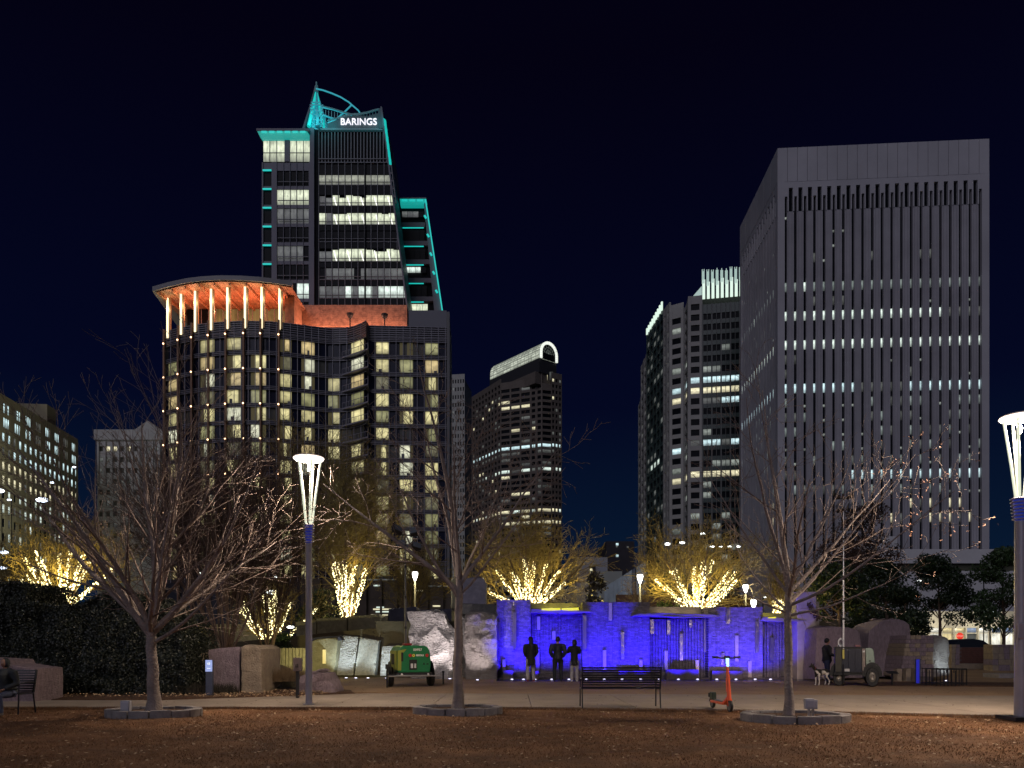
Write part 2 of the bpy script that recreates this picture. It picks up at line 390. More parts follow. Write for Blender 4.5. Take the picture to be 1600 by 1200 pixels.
# ------------------------------------------------------------------ facade builder for the towers
def interp(poly, px):
    """plan point on a facade line given as (px, depth) pairs"""
    for (a, da), (b, db) in zip(poly, poly[1:]):
        if a <= px <= b or (px < a and (a, da) == poly[0]) or (px > b and (b, db) == poly[-1]):
            A = Vector((gx(a, da), da)); B = Vector((gx(b, db), db))
            # intersection of the ray through px with the line AB
            s = (px-800)/F; dx, dy = B.x-A.x, B.y-A.y
            t = (s*A.y-A.x)/(dx-s*dy); return A+(B-A)*t
def strip(mb, A, B, z0, z1, off0, off1):
    """upright box between plan points A and B, from off0 to off1 behind the facade line"""
    d = (B-A).normalized(); n = Vector((-d.y, d.x))       # points away from the viewer's side
    a0, b0, a1, b1 = A+n*off0, B+n*off0, A+n*off1, B+n*off1
    mb.hexa([(*a0, z0), (*b0, z0), (*b1, z0), (*a1, z0), (*a0, z1), (*b0, z1), (*b1, z1), (*a1, z1)])
def lerp2(A, B, t): return A+(B-A)*t
def facade(root, A, B, z0, z1, opens, rows, wall, paint, rec=0.45, each=True, cap=300, sp_off=0.05, wallname='wall'):
    """A,B plan ends; opens: list of (t0,t1) along AB; rows: list of (z0,z1); paint(i,j)->material"""
    L = (B-A).length; d = (B-A)/L; n = Vector((-d.y, d.x))
    w = MB(); e0 = 0
    for (t0, t1) in opens+[(1.0, 1.0)]:
        if t0-e0 > 1e-4: strip(w, lerp2(A, B, e0), lerp2(A, B, t0), z0, z1, 0, rec)
        e0 = t1
    for (t0, t1) in opens:
        zz = z0
        for (r0, r1) in rows+[(z1, z1)]:
            if r0-zz > 1e-3: strip(w, lerp2(A, B, t0)+d*0.004, lerp2(A, B, t1)-d*0.004, zz, r0, sp_off, rec-0.004)
            zz = r1
    w.build(wallname, wall, root, world=True)
    groups = {}
    for i, (t0, t1) in enumerate(opens):
        a = lerp2(A, B, t0)+n*(rec-0.06); b = lerp2(A, B, t1)+n*(rec-0.06)
        for j, (r0, r1) in enumerate(rows):
            m = paint(i, j)
            if m is None: continue
            if each: pane(root, a, b, r0, r1, m)
            else: groups.setdefault(m.name, (m, []))[1].append([(*a, r0), (*b, r0), (*b, r1), (*a, r1)])
    for m, qs in groups.values():
        q = MB(); [q.poly(p) for p in qs]
        tag(q.build('windows', m, root, world=True, uvq=True), kind='stuff')
def core(root, pts, z0, z1, m, name='roof'):
    MB().prism(pts, z0, z1).build(name, m, root, world=True, fix=True)

L_white = lit_mat('lit office white', (0.85, 1.0, 0.90), 1.25, var=.35)
L_cool = lit_mat('lit office cool', (0.70, 0.95, 1.0), 1.3, var=.4)
L_warm = lit_mat('lit office warm', (1.0, 0.92, 0.60), 1.15, var=.4)
L_dim = lit_mat('dim office', (0.8, 0.85, 0.8), 0.15)
L_hotel = lit_mat('lit hotel room', (0.86, 0.77, 0.38), 1.0, 'hotel', 0.45)
L_hotel2 = lit_mat('dim hotel room', (0.75, 0.70, 0.42), 0.22, 'hotel', 0.5)
L_spec = lit_mat('scattered ceiling lamps', (0.9, 1.0, 0.9), 0.35)

# ------------------------------------------------------------------ big pale tower on the right
def slit_tower():
    A = Vector((gx(1215, 200), 200)); B = Vector((gx(1546, 196.2), 196.2)); C = Vector((gx(1156, 238), 238))
    D = B+(C-A); top = 135.6; zb = 0.0
    root = thing('office_tower', 'broad pale office tower at the right with tall narrow slits under a blank top band', 'tower', ((A.x+D.x)/2, (A.y+D.y)/2, 0))
    W = mat('pale precast concrete', (0.44, 0.43, 0.46), 0.85, noise_scale=0.06, noise_amt=0.13, bump=0.1, bump_scale=2)
    W2 = mat('pale precast ribs', (0.37, 0.36, 0.39), 0.85, noise_scale=0.10, noise_amt=0.16)
    cor = MB(); nA = (B-A).normalized(); nn = Vector((-nA.y, nA.x)); s = (C-A).normalized()
    core(root, [A+nn*1.3+nA*1.3, B+nn*1.3-nA*1.3, D-nn*1.3-nA*1.3, C-nn*1.3+nA*1.3], zb, top-0.5, mat('core dark', (0.01, 0.01, 0.012), 0.9), 'core')
    zf = gz(281, 199); zs = gz(318, 199); zh = gz(298, 199)
    # blank panels of the top band, one by one
    def band(P0, P1, z0, z1, n, off=0.0, nm='panel'):
        L = (P1-P0).length; dd = (P1-P0)/L
        for i in range(n):
            b = MB(); strip(b, P0+dd*(L*i/n+0.05), P0+dd*(L*(i+1)/n-0.05), z0, z1, off, 1.2); b.build(nm, W, root, world=True)
    band(A, B, zf, top, 21); 
    floors = [29.7+3.93*k for k in range(28)]
    def lit_rule(face, i, k, r):
        z = floors[k]; py = HZ-(z+1.75-CH)/200*F
        if abs(py-538) < 11.3: return L_white
        if abs(py-493) < 11.3: return L_white if i < 17 and face == 0 else (L_dim if r < .6 else None)
        if abs(py-605) < 11.3: return L_cool if (i < 8 or i > 12) or face == 1 else L_dim
        if abs(py-744) < 11: return L_cool if i > 6 and face == 0 else (L_dim if r < .4 else None)
        if abs(py-447) < 11: return L_dim2 if r < 0.85 else L_white
        if py > 780: return (L_warm if i > 10 and r < 0.35 else (L_dim if i > 6 and r < .6 else None))
        if py > 600: return L_dim2 if r < 0.25 else (L_spec if r < 0.42 else (L_dim if r < .6 else None))
        return L_spec if r < 0.06 else (L_dim if r < .14 else None)
    L_dim2 = lit_mat('half lit slit', (0.8, 0.95, 0.9), 0.32)
    def face(P0, P1, n, f, margin, gd=1.0):
        L = (P1-P0).length; dd = (P1-P0)/L; nrm = Vector((-dd.y, dd.x)); pitch = (L-2*margin)/n; w = pitch*(0.29 if f == 0 else .25)
        strip_mb = MB(); strip(strip_mb, P0+dd*0.02, P0+dd*(margin+ (pitch-w)/2 - 0.0), zb, zf-0.004, 0.02, 1.2)
        strip_mb.build('corner_pier', W, root, world=True)
        b = MB(); strip(b, P1-dd*(margin+(pitch-w)/2), P1-dd*0.02, zb, zf-0.004, 0.02, 1.2); b.build('corner_pier', W, root, world=True)
        for i in range(n):
            c = margin+(i+0.5)*pitch
            # the glass of this slit, dark
            a0 = P0+dd*(c-w/2)+nrm*gd; a1 = P0+dd*(c+w/2)+nrm*gd
            pane(root, a0, a1, zb, zs+3, M_darkglass, 'window_strip')
            if i < n-1:
                # fluted pier between two slits
                q0, q1 = c+w/2, c+pitch-w/2; b = MB(); ww = q1-q0
                for (u0, u1, o) in ((0, .20, .14), (.20, .36, .0), (.36, .64, .10), (.64, .80, 0.0), (.80, 1, .14)):
                    strip(b, P0+dd*(q0+ww*u0+0.01), P0+dd*(q0+ww*u1-0.01), zb, zs-1.6, o+0.1, 1.2)
                b.build('pier', W2, root, world=True)
                # arch piece over the pier with the short upper slit
                b = MB(); m0 = (q0+q1)/2
                strip(b, P0+dd*(q0), P0+dd*(m0-w*0.75), zs-1.6, zf-0.004, 0.05, 1.2); strip(b, P0+dd*(m0+w*0.75), P0+dd*(q1), zs-1.6, zf-0.004, 0.05, 1.2)
                strip(b, P0+dd*(m0-w*0.74), P0+dd*(m0+w*0.74), zf-1.6, zf-0.01, 0.07, 1.2)
                b.build('pier_head', W, root, world=True)
                pane(root, P0+dd*(m0-w*0.75)+nrm*0.9, P0+dd*(m0+w*0.75)+nrm*0.9, zs-1.6, zf-1.6, M_darkglass, 'window_strip')
            b = MB(); strip(b, P0+dd*(c-w/2+0.003), P0+dd*(c+w/2-0.003), zs+2.4, zf-0.004, 0.05, 1.2); b.build('lintel', W, root, world=True)
            for k in range(1, 27):
                if floors[k]+3 > zs: continue
                m = lit_rule(f, i, k, rng.random())
                if m: pane(root, P0+dd*(c-w/2+0.02)+nrm*(gd-.07), P0+dd*(c+w/2-0.02)+nrm*(gd-.07), floors[k]+0.5, floors[k]+(3.0 if m is not L_spec else 1.2), m)
    face(A, B, 21, 0, 1.0)
    face(C, A, 14, 1, 0.8, .42)
    band(C, A-(A-C).normalized()*0.03, zf, top, 6)
    for (z, i) in ((zs+0.2, 1), (zs+0.2, 2), (zs+0.3, 11), (zs+0.4, 13), (zs-0.5, 14)):
        pass
    # podium of the tower: stepped pale block, long white fascia, dark recess below
    return root
slit_tower()
pod = thing('podium_building', 'long low white podium with a raised square end block in front of the pale tower', 'building', (gx(1480, 185), 190, 0))
Wp = mat('white podium', (0.62, 0.61, 0.62), 0.8, noise_scale=0.2, noise_amt=0.08)
MB().box(gx(1401, 184), gx(1680, 184), 184, 194, gz(880, 184), gz(858, 184)).build('fascia', Wp, pod, world=True)
MB().box(gx(1401, 184)+.2, gx(1680, 184), 185, 194, gz(892, 184), gz(880, 184)-0.01).build('recess', mat('dim olive recess', (0.07, 0.07, 0.045), 0.8), pod, world=True)
MB().box(gx(1401, 184), gx(1680, 184), 183.6, 194, gz(1000, 184), gz(892, 184)-0.02).build('base', Wp, pod, world=True)
MB().hexa([(gx(1352, 186), 190, 0), (gx(1372, 181), 181, 0), (gx(1402, 181)-.05, 181, 0), (gx(1402, 192)-.05, 194, 0)]+
          [(gx(1352, 186), 190, gz(838, 181)), (gx(1372, 181), 181, gz(838, 181)), (gx(1402, 181)-.05, 181, gz(838, 181)), (gx(1402, 192)-.05, 194, gz(838, 181))]).build('end_block', Wp, pod, world=True)

# ------------------------------------------------------------------ masonry tower with the lit crown
def crown_tower():
    root = thing('office_tower', 'stepped masonry tower with glowing fins on its crown beside the pale tower', 'tower', (gx(1090, 285), 290, 0))
    W = mat('grey granite cladding', (0.33, 0.325, 0.315), 0.7, noise_scale=0.1, noise_amt=0.14)
    WG = mat('green black curtain wall', (0.02, 0.045, 0.04), 0.35)
    fl = 3.9
    segs = [  # px0,d0, px1,d1, ytop, windows, wall, lit bias
        (997, 352, 1001, 338, 620, 1, W), (1001, 338, 1010, 322, 552, 2, W), (1010, 322, 1036, 296, 530, 5, WG), (1036, 296, 1046, 289, 472, 2, W),
        (1046, 289, 1068, 286, 472, 1, W), (1068, 286, 1075, 276, 466, 1, W), (1075, 276, 1097.5, 275, 461, 1, W), (1097.5, 275, 1215, 270, 466, 8, WG)]
    sp_all = {}
    for si, (p0, d0, p1, d1, yt, nw, w) in enumerate(segs):
        A = Vector((gx(p0, d0), d0)); B = Vector((gx(p1, d1), d1)); zt = gz(yt, min(d0, d1)) if si != 2 else gz(482, 296)
        if si in (0, 1): zt = gz(yt, d1)
        rows = []; z = 8
        while z+fl < zt-1.0: rows.append((z+0.9, z+3.2)); z += fl
        if w is W:
            frac = {0: .55, 1: .55, 3: .45, 4: .62, 5: .5, 6: .60}[si]
            opens = [((i+0.5-frac/2)/nw, (i+0.5+frac/2)/nw) for i in range(nw)]
        else:
            opens = [((i+.06)/nw, (i+.94)/nw) for i in range(nw)]
        def paint(i, j, si=si):
            py = HZ-(rows[j][0]+1.2-CH)/275*F; r = rng.random()
            if si >= 4:
                if abs(py-597) < 8: return L_cool
                if abs(py-613) < 8: return L_warm
                if abs(py-630) < 8 and si == 7: return L_cool if r < .5 else L_dim
                if abs(py-695) < 8: return L_cool if r < .8 else L_dim
                if abs(py-743) < 8: return L_warm
                if abs(py-722) < 8 and r < .6: return L_spec
                return L_spec if r < 0.1 else M_darkglass
            if si == 2: 
                return L_dim if r < 0.25 else (L_white if abs(j-rows.__len__()*0.55) < 1 and r < .5 else M_darkglass)
            return L_dim if r < 0.35 else M_darkglass
        facade(root, A, B, 0, zt, opens, rows, w, paint, rec=0.6, each=(p1-p0)/nw >= 9, sp_off=0.12 if w is W else 0.2)
        if si == 7:   # projecting mullions
            mm = MB()
            for k in range(0, 2*nw+1):
                q = lerp2(A, B, k/(2*nw)); r_ = 0.07 if k % 2 else 0.24
                mm.box(q.x-r_, q.x+r_, q.y-0.35, q.y-0.02, 0, zt)
            tag(mm.build('mullions', mat('steel mullion', (0.16, 0.17, 0.17), 0.5), root, world=True), kind='stuff')
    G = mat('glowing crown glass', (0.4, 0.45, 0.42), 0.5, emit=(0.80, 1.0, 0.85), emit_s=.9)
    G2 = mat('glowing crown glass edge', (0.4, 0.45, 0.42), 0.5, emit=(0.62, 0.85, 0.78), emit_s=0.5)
    # crown: glass drum broken into fins, seen over the curtain wall
    A = Vector((gx(1097.5, 275), 275)); B = Vector((gx(1215, 270), 270)); zt = gz(466, 275)
    for i in range(16):
        a = lerp2(A, B, (i+0.02)/16); b = lerp2(A, B, (i+0.62)/16); h = gz(440 if i % 2 else 436, 275)
        x_ = MB(); strip(x_, a, b, zt+0.02, h, 0.5, 1.0); x_.build('crown_fin', G, root, world=True)
        for k in range(3):
            a = lerp2(A, B, (i+0.05+k*0.2)/16); x_ = MB(); x_.box(a.x-0.12, a.x+0.12, a.y+0.4, a.y+0.7, h-1.5, gz(422+(i*7+k*3) % 6, 275)+0.5)
            x_.build('crown_blade', G2, root, world=True)
    m = MB(); m.slab([(gx(1084, 275), 275.4, gz(461, 275)), (gx(1097, 275), 275.4, gz(461, 275)), (gx(1097, 275), 275.4, gz(446, 275))], (0, 1, 0)); m.build('crown_fin', G2, root, world=True)
    # glowing cornice on the left face
    A = Vector((gx(1010, 322), 322)); B = Vector((gx(1036, 296), 296))
    for i in range(9):
        a = lerp2(A, B, (i+.2)/9); b = lerp2(A, B, (i+.55)/9); m = MB(); strip(m, a, b, gz(482, 296), gz(482, 296)+3.4-0.1*(8-i), -0.3, 0.3); m.build('crown_fin', G, root, world=True)
    pts = [Vector((gx(p, d), d)) for p, d in ((1000, 338), (1012, 322), (1040, 298), (1071, 288), (1080, 278), (1215, 272))]
    core(root, [(p.x+1.2, p.y+1.6) for p in pts]+[(gx(1215, 272), 345), (gx(1003, 352), 352)], 0, gz(552, 322), mat('roof dark', (0.03, 0.03, 0.03), 0.9), 'core')
    pts = [Vector((gx(p, d), d)) for p, d in ((1040, 298), (1071, 288), (1080, 278), (1215, 272))]
    core(root, [(p.x+1.2, p.y+1.6) for p in pts]+[(gx(1215, 272), 330), (gx(1050, 330), 330)], gz(552, 322)+0.01, gz(474, 286), mat('roof dark', (0.03, 0.03, 0.03), 0.9), 'penthouse')
crown_tower()

# ------------------------------------------------------------------ tower with the lit arched roof
def arch_tower():
    root = thing('office_tower', 'distant slender tower with an illuminated barrel vault roof', 'tower', (gx(806, 500), 510, 0))
    W = mat('brown granite', (0.15, 0.125, 0.105), 0.8, noise_scale=0.3, noise_amt=0.15)
    fl = 3.9
    segs = [(733, 540, 782, 500, 592, 10, .62, 612), (782, 500, 829, 492, 592, 3, .84, 594), (829, 492, 847, 488, 583, 2, .6, 578), (847, 488, 862, 490, 600, 1, .9, 600), (862, 488, 878, 492, 585, 3, .62, 585)]
    for si, (p0, d0, p1, d1, yt, nw, frac, _) in enumerate(segs):
        A = Vector((gx(p0, d0), d0)); B = Vector((gx(p1, d1), d1)); zt = gz(yt, d1)
        rows = []; z = 14
        while z+fl < zt-.5: rows.append((z+0.9, z+3.1)); z += fl
        opens = [((i+0.5-frac/2)/nw, (i+0.5+frac/2)/nw) for i in range(nw)]
        def paint(i, j, si=si):
            py = HZ-(rows[j][0]+1.1-CH)/492*F; r = rng.random()
            if abs(py-698) < 4.5 and r < .97: return L_cool
            if abs(py-707) < 4.5 and r < .5: return L_dim
            if abs(py-731) < 4.5: return L_dim if r < .6 else L_white
            if abs(py-796) < 4.5: return L_warm if r < .7 else L_white
            if abs(py-818) < 4.5 and si: return L_warm
            if 610 < py < 640: return L_warm if r < .25 else (L_dim if r < .4 else M_darkglass)
            return L_warm if r < 0.05 else (L_dim if r < 0.16 else M_darkglass)
        facade(root, A, B, 0, zt, opens, rows, W, paint, rec=0.7, each=si in (1, 3))
    core(root, [(gx(736, 541), 541), (gx(783, 502), 502), (gx(830, 494), 494), (gx(877, 494), 494), (gx(877, 494)+3, 555), (gx(760, 560), 560)], 0, gz(600, 492), mat('roof dark', (0.03, 0.03, 0.03), 0.9), 'core')
    # stepped attic below the vault, following its axis
    c0 = Vector((gx(856.5, 491), 491, gz(554, 491))); r = 7.6; leg_h = 4.0; ax = Vector((gx(779, 532)-c0.x, 532-491, 0)); Lx = ax.length; ax.normalize()
    side = Vector((ax.y, -ax.x, 0))
    if side.x < 0: side = -side
    def ring(w, f0, f1): return [(c0-side*w+ax*f0).xy, (c0+side*w+ax*f0).xy, (c0+side*w+ax*(Lx+f1)).xy, (c0-side*w+ax*(Lx+f1)).xy]
    core(root, ring(10.5, 1.0, 2), gz(604, 492), gz(586, 492), W, 'attic')
    core(root, ring(7.7, .2, .5), gz(586, 492)+.01, c0.z-leg_h, mat('attic dark', (0.03, 0.03, 0.035), 0.7), 'attic')
    for k in range(4):
        q = 833+k*8.5; pane(root, (gx(q, 491.8), 491.8), (gx(q+5.5, 491.8), 491.8), gz(594, 491.8), gz(581, 491.8), L_warm if k < 3 else L_dim)
    # barrel vault, its axis running back and left; ribs and glowing glass bays
    n = 14; nb = 14
    Gv = lit_mat('glowing vault glass', (0.90, 0.97, 0.80), .75, 'office', 0.5); rib = mat('vault rib', (0.25, 0.27, 0.24), 0.6, emit=(0.7, 0.8, 0.7), emit_s=0.12)  # glow put into glass and ribs in place of lamps lighting the vault
    def pt(a, s, rr=r): return c0+ax*s+side*math.cos(a)*rr*1.0+Vector((0, 0, 1))*math.sin(a)*rr*1.05
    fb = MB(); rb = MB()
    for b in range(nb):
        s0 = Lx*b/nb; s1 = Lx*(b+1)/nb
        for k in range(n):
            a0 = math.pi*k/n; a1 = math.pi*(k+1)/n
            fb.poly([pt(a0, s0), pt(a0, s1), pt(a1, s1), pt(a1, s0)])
        rb.tube([pt(math.pi*k/n, s0, r+.08) for k in range(n+1)], 0.14, 4)
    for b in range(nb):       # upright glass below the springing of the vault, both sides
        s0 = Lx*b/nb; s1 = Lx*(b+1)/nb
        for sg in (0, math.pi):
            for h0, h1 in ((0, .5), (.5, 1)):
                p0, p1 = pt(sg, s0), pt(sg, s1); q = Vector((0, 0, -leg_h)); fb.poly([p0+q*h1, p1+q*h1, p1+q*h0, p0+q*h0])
            rb.tube([pt(sg, s0, r+.08), pt(sg, s0, r+.08)+Vector((0, 0, -leg_h))], .12, 4)
    for k in range(0, n+1, 1): rb.tube([pt(math.pi*k/n, 0, r+.08), pt(math.pi*k/n, Lx, r+.08)], 0.10, 4)
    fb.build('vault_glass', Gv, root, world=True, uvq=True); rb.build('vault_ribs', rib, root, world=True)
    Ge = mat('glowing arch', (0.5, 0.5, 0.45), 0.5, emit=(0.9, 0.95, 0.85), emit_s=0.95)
    for k in range(n):   # bright arch ring made of voussoir panes
        a0 = math.pi*(k+.06)/n; a1 = math.pi*(k+.94)/n
        MB().slab([pt(a0, -1.2, r*1.02), pt(a1, -1.2, r*1.02), pt(a1, -1.2, r*.80), pt(a0, -1.2, r*.80)], ax*0.8).build('arch_pane', Ge, root, world=True)
    for sg in (0, math.pi):
        for k in range(3):
            o0 = pt(sg, -1.2, r*1.02)-Vector((0, 0, leg_h*(k+.05)/3)); i0 = pt(sg, -1.2, r*.8)-Vector((0, 0, leg_h*(k+.05)/3)); dn = Vector((0, 0, -leg_h*.9/3))
            MB().slab([o0, i0, i0+dn, o0+dn], ax*.8).build('arch_pane', Ge, root, world=True, fix=True)
    fan = MB(); fan.slab([pt(0, -.4, r*.8)-Vector((0, 0, leg_h))]+[pt(math.pi*k/n, -0.4, r*.8) for k in range(n+1)]+[pt(math.pi, -.4, r*.8)-Vector((0, 0, leg_h))], ax*0.3); fan.build('fanlight', M_darkglass, root, world=True)
    sp_ = MB()
    for k in range(1, n, 2): sp_.bar(pt(0.5*math.pi, -0.6, 0.1), pt(math.pi*k/n, -0.6, r*.8), 0.12)
    for q in (.3, .55): sp_.tube([pt(math.pi*k/n, -0.6, r*q) for k in range(n+1)], 0.09, 4)
    sp_.build('fan_bars', rib, root, world=True)
arch_tower()

# ------------------------------------------------------------------ off-white building peeking out right of the hotel
def slim_building():
    root = thing('office_building', 'narrow off white office block visible between hotel and arched roof tower', 'building', (gx(715, 360), 365, 0))
    W = mat('off white stucco', (0.42, 0.42, 0.40), 0.8, noise_scale=0.2, noise_amt=0.1)
    A = Vector((gx(690, 362), 362)); B = Vector((gx(726, 360), 360)); rows = []
    z = 6
    while z < gz(590, 360)-3: rows.append((z+1, z+2.9)); z += 3.8
    facade(root, A, B, 0, gz(584, 360), [((i+.25)/9, (i+.75)/9) for i in range(9)], rows, W, lambda i, j: L_dim if rng.random() < .06 else M_darkglass, each=False)
    core(root, [A+Vector((1, 1)), B+Vector((-1, 1)), B+Vector((2, 25)), A+Vector((0, 25))], 0, gz(584, 360)-.3, W, 'core')
slim_building()

# ------------------------------------------------------------------ left edge office block and the classical block
def left_block():
    root = thing('office_building', 'long beige office block at the left edge with rows of lit windows', 'building', (gx(20, 225), 235, 0))
    W = mat('beige stone', (0.30, 0.27, 0.18), 0.85, noise_scale=0.25, noise_amt=0.15)
    A = Vector((gx(-60, 188), 188)); B = Vector((gx(122, 252), 252)); top = gz(628, 213)
    rows = []; z = top-5
    zs = [z-4.0*k for k in range(17)]
    rows = sorted([(q, q+ (2.7 if i < 2 else 2.3)) for i, q in enumerate(zs) if q > 3])
    nb = 22; opens = [((i+.30)/nb, (i+.68)/nb) for i in range(nb)]
    nr = len(rows)
    def paint(i, j):
        r = rng.random(); k = nr-1-j
        if k < 2: return None
        if k < 4: return L_cool if r < .85 else L_dim
        if k < 6: return L_warm if r < .8 else L_dim
        if k < 9: return L_white if r < .45 else (L_dim if r < .7 else M_darkglass)
        return L_white if r < .12 else (L_dim if r < .5 else M_darkglass)
    low = rows[:-2]
    facade(root, A, B, 0, low[-1][1]+1.0, opens, low, W, lambda i, j: paint(i, j), rec=0.16)
    hi = rows[-2:]; nb2 = 11
    op2 = [((i+.5+o)/nb2, (i+.5+o+.13)/nb2) for i in range(nb2) for o in (-.26, -.08, .10)]
    facade(root, A, B, low[-1][1]+1.004, top, op2, hi, W, lambda i, j: L_cool if rng.random() < .85 and (i//3) not in (6, 9) else L_dim, rec=0.16, each=True, wallname='attic_wall')
    d = (B-A).normalized(); n = Vector((-d.y, d.x))
    core(root, [A+n, B+n, B+n*30, A+n*30], 0, top-.6, W, 'core')
    b = MB(); strip(b, lerp2(A, B, .38), lerp2(A, B, .60), top+.01, gz(642, 215)+3.2, 2, 14); b.build('penthouse', W, root, world=True)
    b = MB(); strip(b, lerp2(A, B, .74), lerp2(A, B, .83), top+.01, top+6.5, 2, 12); b.build('penthouse', W, root, world=True)
    Wv = mat('pale louvre', (0.32, 0.33, 0.3), 0.7)
    for k in range(9):
        b = MB(); strip(b, lerp2(A, B, .20+.026*k), lerp2(A, B, .213+.026*k), top+.01, gz(604, 205), 4, 6); b.build('roof_fin', Wv, root, world=True)
    b = MB(); strip(b, lerp2(A, B, .1), lerp2(A, B, .43), top+.02, gz(608, 205), 6.2, 14); b.build('penthouse', mat('grey louvre', (0.15, 0.15, 0.14), 0.8), root, world=True)
left_block()
def classical():
    D = 262; root = thing('classical_building', 'old stone building with a small pediment beyond the left bare tree', 'building', (gx(200, D), D+8, 0))
    W = mat('grey limestone', (0.40, 0.39, 0.40), 0.8, noise_scale=0.3, noise_amt=0.15)
    A = Vector((gx(152, D), D)); B = Vector((gx(252, D), D)); zt = gz(672, D)
    rows = [(gz(y+8, D), gz(y, D)) for y in range(850, 690, -17)]
    facade(root, A, B, 0, gz(688, D), [((i+.2)/9, (i+.8)/9) for i in range(9)], rows, W, lambda i, j: (L_warm if (j == len(rows)-1 and i in (1, 2, 4)) else (L_dim if rng.random() < .3 else M_darkblind)), rec=0.8)
    MB().box(A.x-.8, B.x+.8, D-.8, D+16, gz(688, D)+.01, zt).build('cornice', W, root, world=True)
    MB().slab([(gx(212, D), D-.7, zt), (gx(252, D), D-.7, zt), (gx(232, D), D-.7, gz(658, D))], (0, 14, 0)).build('pediment', W, root, world=True)
    for i in range(10):
        MB().box(gx(154+i*10.6, D)-.35, gx(154+i*10.6, D)+.35, D-.5, D-.01, gz(758, D), gz(690, D)).build('pilaster', W, root, world=True)
    MB().box(A.x, B.x, D+1, D+16, 0, gz(688, D)).build('core', W, root, world=True)
classical()
